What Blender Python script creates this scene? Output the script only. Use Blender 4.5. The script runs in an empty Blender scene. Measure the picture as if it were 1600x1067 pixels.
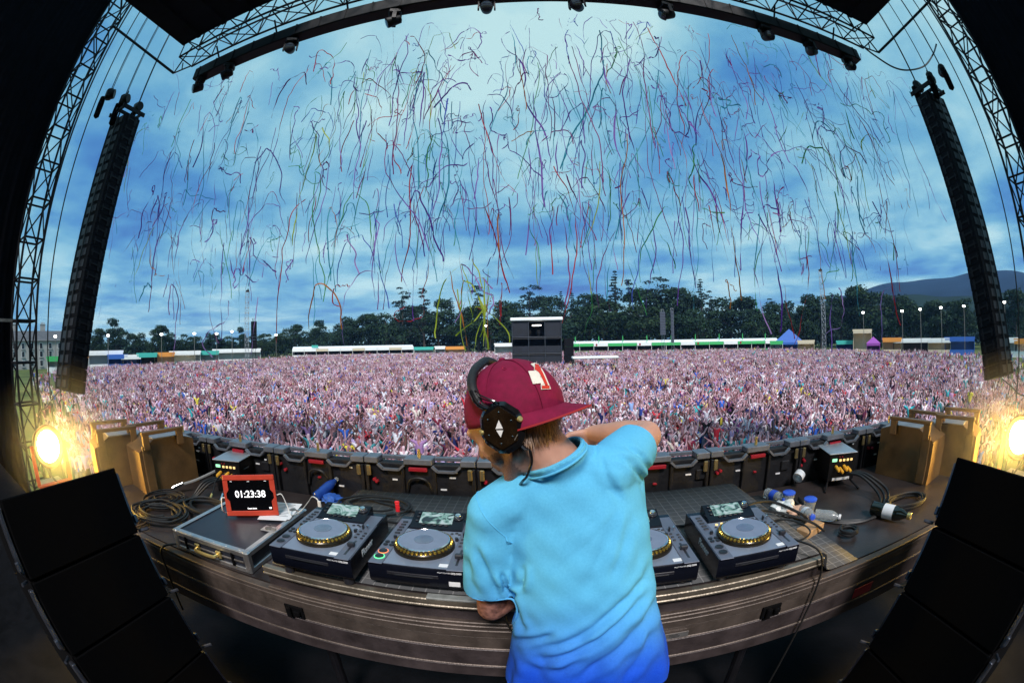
import bpy, bmesh, math, random
import numpy as np
from mathutils import Vector, Matrix, Euler
from math import radians as rad, sin, cos, pi, tan

random.seed(7)
SC = bpy.context.scene
COL = SC.collection

# ------------------------------------------------------------------ camera (15 mm fisheye on a 36 mm sensor)
YAW, PITCH, ROLL = rad(3.5), rad(0.0), rad(-1.0)
CAM = Vector((0.0, 0.0, 1.75))
RC = Matrix.Rotation(YAW, 3, 'Z') @ Matrix.Rotation(pi / 2 + PITCH, 3, 'X') @ Matrix.Rotation(ROLL, 3, 'Z')
cd = bpy.data.cameras.new('camera')
cam = bpy.data.objects.new('camera', cd)
COL.objects.link(cam)
cam.matrix_world = Matrix.Translation(CAM) @ RC.to_4x4()
cd.type = 'PANO'
cd.panorama_type = 'FISHEYE_EQUISOLID'
cd.fisheye_lens = 15.0
cd.fisheye_fov = rad(200)
cd.sensor_fit = 'HORIZONTAL'
cd.sensor_width = 36.0
cd.sensor_height = 24.0
cd.clip_start = 0.02
cd.clip_end = 9000
SC.camera = cam

# ------------------------------------------------------------------ light
SUN_EL = rad(47)
SUN_AZ = rad(6)             # the sun stands behind the stage, a little to the side
w = bpy.data.worlds.new('World')
SC.world = w
w.use_nodes = True
nt = w.node_tree
for n in list(nt.nodes):
    nt.nodes.remove(n)


def wn(t, **kw):
    n = nt.nodes.new(t)
    for k, v in kw.items():
        setattr(n, k, v)
    return n


def wl(a, b):
    nt.links.new(a, b)


def wmath(op, a, b=None, c=None):
    n = wn('ShaderNodeMath', operation=op)
    for i, v in enumerate((a, b, c)):
        if v is None:
            continue
        if isinstance(v, (int, float)):
            n.inputs[i].default_value = v
        else:
            wl(v, n.inputs[i])
    return n.outputs[0]


out = wn('ShaderNodeOutputWorld')
bg = wn('ShaderNodeBackground')
bg.inputs[1].default_value = 0.1
wl(bg.outputs[0], out.inputs[0])
sky = wn('ShaderNodeTexSky')
sky.sky_type = 'NISHITA'
sky.sun_disc = False
sky.sun_elevation = SUN_EL
sky.sun_rotation = pi - SUN_AZ
sky.air_density = 1.0
sky.dust_density = 0.6
sky.ozone_density = 3.0
tc = wn('ShaderNodeTexCoord')
sep = wn('ShaderNodeSeparateXYZ')
wl(tc.outputs['Generated'], sep.inputs[0])
zc = wmath('MAXIMUM', sep.outputs[2], 0.0)
inv = wmath('DIVIDE', 1.0, wmath('ADD', zc, 0.10))
comb = wn('ShaderNodeCombineXYZ')
wl(wmath('MULTIPLY', sep.outputs[0], inv), comb.inputs[0])
wl(wmath('MULTIPLY', sep.outputs[1], inv), comb.inputs[1])


def wnoise(scale, detail, rough, dist, off):
    mp = wn('ShaderNodeMapping')
    mp.inputs['Location'].default_value = off
    wl(comb.outputs[0], mp.inputs['Vector'])
    n = wn('ShaderNodeTexNoise')
    n.inputs['Scale'].default_value = scale
    n.inputs['Detail'].default_value = detail
    n.inputs['Roughness'].default_value = rough
    n.inputs['Distortion'].default_value = dist
    wl(mp.outputs[0], n.inputs['Vector'])
    return n.outputs[0]


def wramp(fac, stops):
    top = max(1.0, stops[-1][0])
    fac = wmath('DIVIDE', fac, top)
    stops = [(p / top, c) for p, c in stops]
    r = wn('ShaderNodeValToRGB')
    wl(fac, r.inputs[0])
    e = r.color_ramp.elements
    while len(e) > 1:
        e.remove(e[-1])
    e[0].position, e[0].color = stops[0][0], (*stops[0][1], 1)
    for p, c in stops[1:]:
        x = e.new(p)
        x.color = (*c, 1)
    return r.outputs[0]


big = wnoise(0.62, 3.0, 0.5, 0.1, (3.7, 1.2, 0))
fine = wnoise(1.7, 10.0, 0.58, 0.2, (4.0, 0.6, 0))
# the cloud layer is thinner, so brighter, overhead than towards the horizon
thin = wmath('ADD', wmath('MULTIPLY', zc, 0.22), wmath('MULTIPLY', wmath('POWER', wmath('SUBTRACT', 1.0, zc), 4.0), 0.17))
m = wmath('ADD', wmath('ADD', wmath('MULTIPLY', big, 1.25), wmath('MULTIPLY', fine, 0.70)), thin)
cl = wramp(m, [(0.76, (0.040, 0.160, 0.52)), (0.91, (0.085, 0.31, 0.64)), (1.03, (0.17, 0.47, 0.70)),
               (1.15, (0.32, 0.65, 0.79)), (1.32, (0.60, 0.89, 0.91))])
scl = wn('ShaderNodeVectorMath', operation='SCALE')
wl(cl, scl.inputs[0])
scl.inputs[3].default_value = 10.0
mix = wn('ShaderNodeMix', data_type='RGBA')
mix.inputs[0].default_value = 0.86            # how much of the sky the cloud covers
wl(sky.outputs[0], mix.inputs[6])
wl(scl.outputs[0], mix.inputs[7])
wl(mix.outputs[2], bg.inputs[0])

sd = bpy.data.lights.new('sun', 'SUN')
sd.energy = 4.7
sd.angle = rad(14)
sd.color = (1.0, 0.93, 0.90)
sun = bpy.data.objects.new('sun', sd)
COL.objects.link(sun)
sv = Vector((sin(SUN_AZ) * cos(SUN_EL), -cos(SUN_AZ) * cos(SUN_EL), sin(SUN_EL)))
sun.rotation_euler = sv.to_track_quat('Z', 'Y').to_euler()

vs = SC.view_settings
vs.view_transform = 'Standard'
vs.look = 'None'
vs.exposure = 0.0
vs.gamma = 1.0
vs.use_curve_mapping = False
SC.cycles.max_bounces = 6
SC.cycles.diffuse_bounces = 3
SC.cycles.glossy_bounces = 3
SC.cycles.transparent_max_bounces = 8
SC.cycles.use_denoising = True


# ------------------------------------------------------------------ layout helper: a photo pixel to a point at a real distance
F = 15.0 / 36.0 * 1600


def ray(px, py):
    u, v = px - 800, 533.5 - py
    r = math.hypot(u, v) + 1e-9
    t = 2 * math.asin(min(1, r / (2 * F)))
    return RC @ Vector((sin(t) * u / r, sin(t) * v / r, -cos(t)))


def at(px, py, x=None, y=None, z=None, d=None):
    q = ray(px, py)
    s = d if d is not None else (x / q.x if x is not None else (y / q.y if y is not None else (z - CAM.z) / q.z))
    return CAM + q * s


KD = 1.4                      # real distance of the far field


def azp(az, dist, z=0.0):
    return Vector((sin(rad(az)) * dist * KD, cos(rad(az)) * dist * KD, z))


# ------------------------------------------------------------------ materials
MATS = {}


def mat(name, col, rough=0.6, metal=0.0, var=0.15, scale=8.0, bump=0.0, bscale=60.0, emit=0.0, ecol=None, coat=0.0,
        spec=0.5, aniso=None):
    if name in MATS:
        return MATS[name]
    m = bpy.data.materials.new(name)
    m.use_nodes = True
    t = m.node_tree
    p = t.nodes['Principled BSDF']
    p.inputs['Roughness'].default_value = rough
    p.inputs['Metallic'].default_value = metal
    p.inputs['Specular IOR Level'].default_value = spec
    if coat:
        p.inputs['Coat Weight'].default_value = coat
        p.inputs['Coat Roughness'].default_value = 0.1
    p.inputs['Base Color'].default_value = (*col, 1)
    tcn = t.nodes.new('ShaderNodeTexCoord')
    if var > 0:
        no = t.nodes.new('ShaderNodeTexNoise')
        no.inputs['Scale'].default_value = scale
        no.inputs['Detail'].default_value = 6
        no.inputs['Roughness'].default_value = 0.6
        t.links.new(tcn.outputs['Object'], no.inputs['Vector'])
        r = t.nodes.new('ShaderNodeValToRGB')
        r.color_ramp.elements[0].position = 0.3
        r.color_ramp.elements[1].position = 0.7
        r.color_ramp.elements[0].color = (*[max(0, c * (1 - var)) for c in col], 1)
        r.color_ramp.elements[1].color = (*[min(1, c * (1 + var)) for c in col], 1)
        t.links.new(no.outputs[0], r.inputs[0])
        t.links.new(r.outputs[0], p.inputs['Base Color'])
        rr = t.nodes.new('ShaderNodeMapRange')
        rr.inputs[3].default_value = max(0.03, rough - 0.12)
        rr.inputs[4].default_value = min(1, rough + 0.12)
        t.links.new(no.outputs[0], rr.inputs[0])
        t.links.new(rr.outputs[0], p.inputs['Roughness'])
    if bump > 0:
        nb = t.nodes.new('ShaderNodeTexNoise')
        nb.inputs['Scale'].default_value = bscale
        nb.inputs['Detail'].default_value = 4
        t.links.new(tcn.outputs['Object'], nb.inputs['Vector'])
        b = t.nodes.new('ShaderNodeBump')
        b.inputs['Strength'].default_value = bump
        b.inputs['Distance'].default_value = 0.01
        t.links.new(nb.outputs[0], b.inputs['Height'])
        t.links.new(b.outputs[0], p.inputs['Normal'])
    if emit > 0:
        p.inputs['Emission Color'].default_value = (*(ecol or col), 1)
        p.inputs['Emission Strength'].default_value = emit
    MATS[name] = m
    return m


# ------------------------------------------------------------------ mesh helpers
def cat_rom(pts, k=6):
    pts = [Vector(p) for p in pts]
    if len(pts) < 3:
        return pts
    o = []
    q = [pts[0] * 2 - pts[1]] + pts + [pts[-1] * 2 - pts[-2]]
    for i in range(1, len(q) - 2):
        a, b, c, d = q[i - 1], q[i], q[i + 1], q[i + 2]
        for j in range(k):
            s = j / k
            o.append(0.5 * ((2 * b) + (c - a) * s + (2 * a - 5 * b + 4 * c - d) * s * s + (3 * b - a - 3 * c + d) * s ** 3))
    o.append(pts[-1])
    return o


class MB:
    def __init__(s):
        s.v, s.f, s.m = [], [], []

    def add(s, vs, fs, mi=0, M=None):
        o = len(s.v)
        if M is not None:
            vs = [M @ Vector(q) for q in vs]
        s.v += [tuple(q) for q in vs]
        s.f += [tuple(o + i for i in f) for f in fs]
        s.m += [mi] * len(fs)
        return s

    def box(s, c, d, mi=0, M=None, ch=0.0):
        x, y, z = d[0] / 2, d[1] / 2, d[2] / 2
        c = Vector(c)
        if ch <= 0:
            vs = [c + Vector((a * x, b * y, e * z)) for a in (-1, 1) for b in (-1, 1) for e in (-1, 1)]
            fs = [(0, 1, 3, 2), (4, 6, 7, 5), (0, 4, 5, 1), (2, 3, 7, 6), (0, 2, 6, 4), (1, 5, 7, 3)]
            return s.add(vs, fs, mi, M)
        bm = bmesh.new()
        bmesh.ops.create_cube(bm, size=1.0)
        for q in bm.verts:
            q.co = Vector((q.co.x * 2 * x, q.co.y * 2 * y, q.co.z * 2 * z))
        bmesh.ops.bevel(bm, geom=list(bm.edges), offset=min(ch, 0.45 * min(d)), segments=1, affect='EDGES')
        bm.verts.index_update()
        s.add([q.co + c for q in bm.verts], [[q.index for q in f.verts] for f in bm.faces], mi, M)
        bm.free()
        return s

    def bar(s, a, b, wd, ht, mi=0):
        a, b = Vector(a), Vector(b)
        d = b - a
        q = d.to_track_quat('X', 'Z').to_matrix().to_4x4()
        return s.box((0, 0, 0), (d.length, wd, ht), mi, Matrix.Translation((a + b) / 2) @ q)

    def tube(s, pts, r, n=6, mi=0, cap=True):
        pts = [Vector(p) for p in pts]
        rs = r if isinstance(r, (list, tuple)) else [r] * len(pts)
        vs, fs = [], []
        up = Vector((0.03, 0.07, 1)).normalized()
        t0 = (pts[1] - pts[0]).normalized()
        if abs(t0.dot(up)) > 0.97:
            up = Vector((1, 0.1, 0)).normalized()
        nrm = (up - t0 * up.dot(t0)).normalized()
        for i, p in enumerate(pts):
            a = pts[max(i - 1, 0)]
            b = pts[min(i + 1, len(pts) - 1)]
            t = (b - a).normalized() if (b - a).length > 1e-9 else t0
            nrm = nrm - t * nrm.dot(t)
            nrm = nrm.normalized() if nrm.length > 1e-6 else t.orthogonal().normalized()
            bi = t.cross(nrm)
            for k in range(n):
                an = 2 * pi * k / n
                vs.append(p + (nrm * cos(an) + bi * sin(an)) * rs[i])
        for i in range(len(pts) - 1):
            for k in range(n):
                fs.append((i * n + k, i * n + (k + 1) % n, (i + 1) * n + (k + 1) % n, (i + 1) * n + k))
        if cap:
            fs.append(tuple(range(n - 1, -1, -1)))
            fs.append(tuple((len(pts) - 1) * n + k for k in range(n)))
        return s.add(vs, fs, mi)

    def cyl(s, a, b, r0, r1=None, n=12, mi=0):
        return s.tube([a, b], [r0, r0 if r1 is None else r1], n, mi)

    def lathe(s, prof, n=24, mi=0, M=None, close=True):
        """profile of (radius, height) round the local Z axis"""
        vs, fs = [], []
        for r, z in prof:
            for k in range(n):
                a = 2 * pi * k / n
                vs.append(Vector((r * cos(a), r * sin(a), z)))
        for i in range(len(prof) - 1):
            for k in range(n):
                fs.append((i * n + k, i * n + (k + 1) % n, (i + 1) * n + (k + 1) % n, (i + 1) * n + k))
        if close:
            if prof[0][0] > 1e-6:
                fs.append(tuple(range(n - 1, -1, -1)))
            if prof[-1][0] > 1e-6:
                fs.append(tuple((len(prof) - 1) * n + k for k in range(n)))
        return s.add(vs, fs, mi, M)

    def ball(s, c, r, n=12, mi=0, M=None):
        r = (r, r, r) if isinstance(r, (int, float)) else r
        c = Vector(c)
        k2 = n // 2
        vs, fs = [], []
        for i in range(1, k2):
            a = pi * i / k2
            for k in range(n):
                b = 2 * pi * k / n
                vs.append(c + Vector((r[0] * sin(a) * cos(b), r[1] * sin(a) * sin(b), r[2] * cos(a))))
        for i in range(k2 - 2):
            for k in range(n):
                fs.append((i * n + k, (i + 1) * n + k, (i + 1) * n + (k + 1) % n, i * n + (k + 1) % n))
        t = len(vs)
        vs += [c + Vector((0, 0, r[2])), c - Vector((0, 0, r[2]))]
        for k in range(n):
            fs.append((t, k, (k + 1) % n))
            fs.append((t + 1, (k2 - 2) * n + (k + 1) % n, (k2 - 2) * n + k))
        return s.add(vs, fs, mi, M)

    def caps(s, a, b, r0, r1, n=14, mi=0):
        a, b = Vector(a), Vector(b)
        s.ball(a, r0, n, mi)
        s.ball(b, r1, n, mi)
        if (b - a).length > 1e-5:
            s.cyl(a, b, r0, r1, n, mi)
        return s

    def prism(s, poly, x0, x1, mi=0, M=None):
        """polygon of (y, z), counter-clockwise seen from +X, pulled from x0 to x1"""
        n = len(poly)
        vs = [Vector((x0, a, b)) for a, b in poly] + [Vector((x1, a, b)) for a, b in poly]
        fs = [(i, i + n, (i + 1) % n + n, (i + 1) % n) for i in range(n)]
        fs += [tuple(range(n)), tuple(range(2 * n - 1, n - 1, -1))]
        return s.add(vs, fs, mi, M)

    def plate(s, poly, z0, z1, mi=0, M=None):
        """polygon of (x, y) counter-clockwise, pulled from z0 to z1"""
        n = len(poly)
        vs = [Vector((a, b, z0)) for a, b in poly] + [Vector((a, b, z1)) for a, b in poly]
        fs = [(i, (i + 1) % n, (i + 1) % n + n, i + n) for i in range(n)]
        fs += [tuple(range(n - 1, -1, -1)), tuple(range(n, 2 * n))]
        return s.add(vs, fs, mi, M)

    def mesh(s, name, mats, smooth=35):
        me = bpy.data.meshes.new(name)
        me.from_pydata(s.v, [], s.f)
        for q in (mats if isinstance(mats, (list, tuple)) else [mats]):
            me.materials.append(q)
        me.polygons.foreach_set('material_index', s.m)
        bm = bmesh.new()
        bm.from_mesh(me)
        bmesh.ops.recalc_face_normals(bm, faces=bm.faces)
        bm.to_mesh(me)
        bm.free()
        if smooth:
            me.polygons.foreach_set('use_smooth', [True] * len(me.polygons))
            me.set_sharp_from_angle(angle=rad(smooth))
        me.update()
        return me

    def build(s, name, mats, parent=None, smooth=35):
        return link(name, s.mesh(name, mats, smooth), parent)


def link(name, data, parent=None, M=None):
    o = bpy.data.objects.new(name, data)
    COL.objects.link(o)
    if parent is not None:
        o.parent = parent
    if M is not None:
        o.matrix_local = M
    return o


def tag(o, label=None, cat=None, group=None, kind=None):
    if label:
        o['label'] = label
    if cat:
        o['category'] = cat
    if group:
        o['group'] = group
    if kind:
        o['kind'] = kind
    return o


def thing(name, label, cat, loc=(0, 0, 0), rz=0.0, group=None, M=None):
    o = bpy.data.objects.new(name, None)
    COL.objects.link(o)
    o.empty_display_size = 0.1
    if M is not None:
        o.matrix_world = M
    else:
        o.location = loc
        o.rotation_euler = (0, 0, rz)
    return tag(o, label, cat, group)


def copy_tree(o, parent=None):
    c = o.copy()
    COL.objects.link(c)
    c.parent = parent
    if parent is not None:
        c.matrix_parent_inverse = o.matrix_parent_inverse.copy()
    for ch in o.children:
        if ch.name in COL.objects:
            copy_tree(ch, c)
    return c


def text_mesh(txt, size, extrude=0.0004, align='CENTER', bold=0.0, shear=0.0):
    cu = bpy.data.curves.new('lettering', 'FONT')
    cu.body = txt
    cu.size = size
    cu.align_x = align
    cu.align_y = 'CENTER'
    cu.extrude = extrude
    cu.offset = bold
    cu.shear = shear
    cu.resolution_u = 3
    o = bpy.data.objects.new('lettering', cu)
    COL.objects.link(o)
    dg = bpy.context.evaluated_depsgraph_get()
    me = bpy.data.meshes.new_from_object(o.evaluated_get(dg))
    bpy.data.objects.remove(o)
    bpy.data.curves.remove(cu)
    return me


def put_text(txt, size, material, parent, M, name='lettering', **kw):
    me = text_mesh(txt, size, **kw)
    me.materials.clear()
    me.materials.append(material)
    o = link(name, me, parent, M)
    return o


def evaluated(me, mods):
    """run modifiers on a mesh and hand back the resulting mesh"""
    o = bpy.data.objects.new('work', me)
    COL.objects.link(o)
    for t, kw in mods:
        md = o.modifiers.new(t, t)
        for k, v in kw.items():
            setattr(md, k, v)
    dg = bpy.context.evaluated_depsgraph_get()
    r = bpy.data.meshes.new_from_object(o.evaluated_get(dg))
    bpy.data.objects.remove(o)
    return r


def T(x, y, z):
    return Matrix.Translation((x, y, z))


def R4(a, ax):
    return Matrix.Rotation(a, 4, ax)


def frame(o, x, y, z):
    """matrix with these axes at o"""
    m = Matrix((x, y, z)).transposed().to_4x4()
    m.translation = o
    return m


# palette
black = mat('black_paint', (0.004, 0.004, 0.005), 0.5, var=0.3, spec=0.25)
matte = mat('matte_black', (0.0025, 0.0025, 0.003), 0.9, var=0.3, spec=0.08)
drapem = mat('black_drape', (0.004, 0.004, 0.006), 0.95, var=0.3, scale=2.0, spec=0.05)
steel = mat('dark_steel', (0.005, 0.005, 0.007), 0.55, 0.0, var=0.3, spec=0.25)
alu = mat('brushed_aluminium', (0.62, 0.61, 0.60), 0.32, 0.9, var=0.18, scale=20, bump=0.1, bscale=150)
dullalu = mat('worn_aluminium', (0.30, 0.27, 0.24), 0.45, 0.75, var=0.4, scale=14, bump=0.15, bscale=120)
white = mat('white_print', (0.8, 0.8, 0.8), 0.5, var=0.05)
redp = mat('red_plastic', (0.30, 0.010, 0.022), 0.4, var=0.15)
brass = mat('yellow_latch', (0.75, 0.58, 0.22), 0.3, 0.8, var=0.2)
rubber = mat('cable_rubber', (0.010, 0.010, 0.011), 0.5, var=0.2)

# ================================================================== the setting
def terrain_mat():
    m = mat('field_grass', (0.05, 0.085, 0.025), 0.95, var=0.0, spec=0.1)
    t = m.node_tree
    p = t.nodes['Principled BSDF']
    tcn = t.nodes.new('ShaderNodeTexCoord')
    a = t.nodes.new('ShaderNodeTexNoise')
    a.inputs['Scale'].default_value = 0.12
    a.inputs['Detail'].default_value = 8
    t.links.new(tcn.outputs['Object'], a.inputs['Vector'])
    r = t.nodes.new('ShaderNodeValToRGB')
    e = r.color_ramp.elements
    e[0].position, e[0].color = 0.35, (0.035, 0.06, 0.02, 1)
    e[1].position, e[1].color = 0.68, (0.13, 0.15, 0.05, 1)
    t.links.new(a.outputs[0], r.inputs[0])
    t.links.new(r.outputs[0], p.inputs['Base Color'])
    return m


GZ = -4.2
b = MB()
b.add([(-2300, -300, GZ), (2300, -300, GZ), (2300, 2300, GZ), (-2300, 2300, GZ)], [(0, 1, 2, 3)])
tag(b.build('ground', terrain_mat(), smooth=0), 'trampled grass field under the crowd', kind='structure')

deckm = mat('stage_deck_black', (0.004, 0.004, 0.005), 0.6, spec=0.12, var=0.4, scale=5, bump=0.2, bscale=40)
b = MB()
b.box((0, -2.0, -1.06), (27.6, 8.8, 0.12))
tag(b.build('stage_floor', deckm), 'black main stage floor', kind='structure')
b = MB()
b.box((0, -0.2, -0.05), (6.4, 4.7, 0.1))
b.box((0, 2.1, -0.55), (6.4, 0.08, 0.86))
tag(b.build('riser_floor', deckm), 'black riser floor the performer stands on', kind='structure')


# rods share one unit cylinder
def unit_rod(material, n=8):
    key = 'rod_' + material.name
    if key not in bpy.data.meshes:
        b = MB()
        b.cyl((0, 0, 0), (0, 0, 1), 1.0, 1.0, n)
        me = b.mesh(key, material)
        me.name = key
    return bpy.data.meshes[key]


def rod(name, a, c, r, material, parent=None):
    a, c = Vector(a), Vector(c)
    d = c - a
    q = d.to_track_quat('Z', 'Y').to_matrix().to_4x4()
    M = T(*a) @ q @ Matrix.Diagonal((r, r, d.length, 1))
    return link(name, unit_rod(material), parent, M)


def truss(root, a, c, s, bays, up=Vector((0, 0, 1)), rc=0.04, rb=0.022, m=None, faces=(0, 1, 2, 3), xbrace=False):
    """square lattice truss: four chords, rungs and diagonals as parts"""
    m = m or steel
    a, c = Vector(a), Vector(c)
    t = (c - a).normalized()
    u = (up - t * up.dot(t)).normalized()
    v = t.cross(u)
    cs = [(u + v) * (s / 2), (u - v) * (s / 2), (-u - v) * (s / 2), (-u + v) * (s / 2)]
    for k in range(4):
        rod('chord', a + cs[k], c + cs[k], rc, m, root)
    L = (c - a).length
    for i in range(bays + 1):
        p = a + t * (L * i / bays)
        for k in faces:
            rod('rung', p + cs[k], p + cs[(k + 1) % 4], rb * 1.15, m, root)
        if i < bays:
            p2 = a + t * (L * (i + 1) / bays)
            for k in faces:
                j = (k + 1) % 4
                if i % 2:
                    rod('brace', p + cs[k], p2 + cs[j], rb, m, root)
                else:
                    rod('brace', p + cs[j], p2 + cs[k], rb, m, root)
                if xbrace:
                    rod('brace', p + (cs[j] if i % 2 else cs[k]), p2 + (cs[k] if i % 2 else cs[j]), rb, m, root)


TWR = 13.55
for sx, side in ((-1, 'beside the stone house'), (1, 'below the dark hill')):
    x = sx * TWR
    t = thing('truss_tower', 'black lattice truss tower at the edge of the stage opening, ' + side, 'truss', (0, 0, 0),
              group='truss towers flanking the stage')
    truss(t, (x, 4.05, GZ), (x, 4.05, 16.0), 0.80, 18, Vector((0, 1, 0)), 0.05, 0.028, xbrace=False)
    b = MB()
    b.box((x, 4.05, GZ + 0.05), (1.4, 1.4, 0.1), ch=0.02)
    b.build('base_plate', steel, t)
    # drape that closes the wing behind the tower, hung in soft pleats
    b = MB()
    n = 120
    vs, fs = [], []
    for i in range(n + 1):
        y = -7 + (3.72 + 7) * i / n
        off = 0.05 * sin(i * 1.9) + 0.03 * sin(i * 0.7 + 1)
        for z in (GZ, 1.0, 6.0, 17.0):
            vs.append((x + sx * (0.45 + off * (1.3 - z / 20)), y, z))
    for i in range(n):
        for k in range(3):
            fs.append((i * 4 + k, i * 4 + k + 1, i * 4 + 5 + k, i * 4 + 4 + k))
    b.add(vs, fs)
    o = b.build('stage_drape', drapem, smooth=80)
    md = o.modifiers.new('thickness', 'SOLIDIFY')
    md.thickness = 0.02
    tag(o, 'black pleated drape closing the wing behind the truss tower, ' + side, 'drape', 'black drapes closing the stage wings')
    # wing roof
    b = MB()
    b.box((sx * 12.3, -2.0, 16.7), (3.6, 10.2, 0.25))
    tag(b.build('wing_roof', drapem), 'black canopy over the stage wing', kind='structure')
    b = MB()                                    # crossbar and pale case tops low against the drape
    b.box((sx * 13.7, 2.6, 2.55), (0.06, 2.3, 0.08))
    o = b.build('wing_rail', dullalu)
    tag(o, 'worn metal rail crossing the black drape, ' + side, 'rail', 'rails across the stage drapes')

# roof canopy and its front edge
roofm = mat('roof_canopy', (0.012, 0.013, 0.022), 0.9, var=0.3, scale=1.2, spec=0.1)
b = MB()
b.box((0.05, -4.0, 11.45), (21.3, 6.0, 0.3))          # rear bay, added out of view: blocks sky light, lets the sun in
for sx in (-1, 1):                                     # front bays cut to corners, middle left open, to shade less of the crowd
    po = [(sx * 10.7, 2.3), (sx * 10.7, 6.7), (sx * 5.9, 6.7)]
    b.plate(po if sx < 0 else po, 11.3, 11.6)
    for i in range(3):
        x = 7.6 + i * 1.1
        y0 = 6.7 - (x - 5.9) * 0.9
        b.box((sx * x, (y0 + 6.65) / 2, 11.25), (0.14, 6.65 - y0, 0.16))
tag(b.build('stage_roof', roofm), 'dark underside of the stage roof, with an added unseen bay blocking sky light', kind='structure')

b = MB()
b.box((0, -6.2, 2.0), (27.4, 0.12, 6.0))  # added out of view against low sky light; the sun clears its top
tag(b.build('sky_block_wall', drapem), 'unseen black wall added behind the stage to block sky light', kind='structure')

t = thing('roof_truss', 'long black lattice truss along the front edge of the stage roof', 'truss')
truss(t, (-10.75, 7.15, 11.25), (10.9, 7.15, 11.25), 0.75, 22, Vector((0, 0, 1)), 0.038, 0.02)
for sx in (-1, 1):
    p = Vector((sx * 12.0, 7.62, 11.2))
    rod('outrigger', p, (sx * TWR, 4.4, 12.6), 0.05, steel, t)
    rod('outrigger', p, (sx * 10.8, 7.5, 10.9), 0.03, steel, t)
    rod('outrigger', p, (sx * 10.8, 7.2, 11.62), 0.03, steel, t)
    rod('outrigger', (sx * 11.5, 7.55, 11.4), (sx * 11.4, 7.56, 11.05), 0.025, steel, t)

t = thing('header_beam', 'heavy black beam carrying lamps across the top of the stage opening', 'beam')
b = MB()
b.box((0, 7.75, 10.42), (20.9, 0.42, 0.46), ch=0.03)
b.build('beam_box', black, t)
b = MB()
for i in range(27):
    b.box((-10.2 + i * 0.785, 7.535, 10.42), (0.05, 0.03, 0.42))
o = b.build('beam_ribs', steel, t)
tag(o, kind='stuff')
for i in range(9):
    x = -9.4 + 2.35 * i
    rod('hanger', (x, 7.7, 10.6), (x, 7.3, 11.0), 0.03, steel, t)


def cable_swag(pts, r, m=rubber, k=8):
    b = MB()
    b.tube(cat_rom(pts, k), r, 6)
    return b


b = MB()
b.tube(cat_rom([at(1345, 70, y=7.6), at(1365, 86, y=7.5), at(1395, 105, y=7.3), at(1420, 110, y=7.1), at(1445, 103, y=6.9), at(1458, 85, y=6.7), at(1463, 70, x=13)], 8), 0.035, 6)
tag(b.build('power_cable', rubber), 'thick black cable swagged from the header beam towards the hanging speakers', 'cable')

# moving head lamps along the beam
lensm = mat('lamp_lens', (0.02, 0.02, 0.03), 0.08, var=0, coat=0.5)
proto = None
MHX = [-10.15, -8.8, -6.4, -3.3, -0.95, 1.25, 3.55, 6.55, 8.2, 9.85]
WHERE = ['at the beam end by the house', 'second from the end by the house', 'third from the end by the house',
         'fourth from the end by the house', 'at the middle of the beam, house side', 'at the middle of the beam, hill side',
         'fourth from the end by the hill', 'third from the end by the hill', 'second from the end by the hill',
         'at the beam end by the hill']
for i, x in enumerate(MHX):
    lab = 'black moving head lamp under the header beam, ' + WHERE[i]
    if proto is None:
        t = thing('moving_head_lamp', lab, 'stage lamp', (0, 0, 0), group='moving head lamps under the header beam')
        b = MB()
        b.box((0, 0, -0.08), (0.36, 0.34, 0.16), ch=0.03)
        b.build('base', black, t)
        b = MB()
        b.bar((-0.19, 0, -0.12), (-0.20, 0, -0.42), 0.1, 0.04)
        b.bar((0.19, 0, -0.12), (0.20, 0, -0.42), 0.1, 0.04)
        b.bar((-0.2, 0, -0.16), (0.2, 0, -0.16), 0.1, 0.05)
        b.build('yoke', black, t)
        b = MB()
        b.lathe([(0.06, -0.2), (0.13, -0.17), (0.15, 0.0), (0.165, 0.17), (0.15, 0.2)], 16, 0,
                T(0, 0, -0.36) @ R4(rad(115), 'X'))
        h = b.build('head', black, t)
        b = MB()
        b.lathe([(0.14, 0.201), (0.1, 0.215), (0.0, 0.22)], 16, 0, T(0, 0, -0.36) @ R4(rad(115), 'X'))
        b.build('lens', lensm, h)
        proto = t
    else:
        t = copy_tree(proto)
    t['label'] = lab
    t.location = (x, 7.75, 10.19)
    t.rotation_euler = (0, 0, random.uniform(-1.5, 1.5))

# ------------------------------------------------------------------ hanging line arrays
cabm = mat('speaker_cabinet', (0.004, 0.0045, 0.007), 0.75, spec=0.15, var=0.25, scale=6, bump=0.15, bscale=80)
backm = mat('speaker_back_panel', (0.022, 0.024, 0.030), 0.55, var=0.25, scale=5)
grillm = mat('speaker_grille', (0.008, 0.008, 0.009), 0.7, var=0.3)


def cabinet_meshes():
    b = MB()                                   # trapezoid side: deep at the front, tapered to the rear
    W, D, H = 1.05, 0.74, 0.345
    b.prism([(-D / 2, -H * 0.485), (D / 2, -H / 2), (D / 2, H / 2), (-D / 2, H * 0.485)], -W / 2, W / 2)
    body = b.mesh('cabinet', cabm)
    b = MB()
    b.box((0, D / 2 + 0.012, 0), (W * 0.97, 0.02, H * 0.92))
    gr = b.mesh('grille', grillm)
    b = MB()
    b.box((0.0, -D / 2 - 0.012, 0), (W * 0.62, 0.022, H * 0.62))
    bk = b.mesh('rear_panel', backm)
    rg = []
    for s in (-1, 1):
        b = MB()
        b.box((s * (W / 2 + 0.012), 0.0, 0.02), (0.022, 0.56, 0.05))
        b.box((s * (W / 2 + 0.014), 0.18, 0), (0.020, 0.10, H * 0.8))
        b.box((s * (W / 2 + 0.014), -0.22, 0), (0.020, 0.06, H * 0.6))
        rg.append(b.mesh('rigging_plate', steel))
    return body, gr, bk, rg


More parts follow.
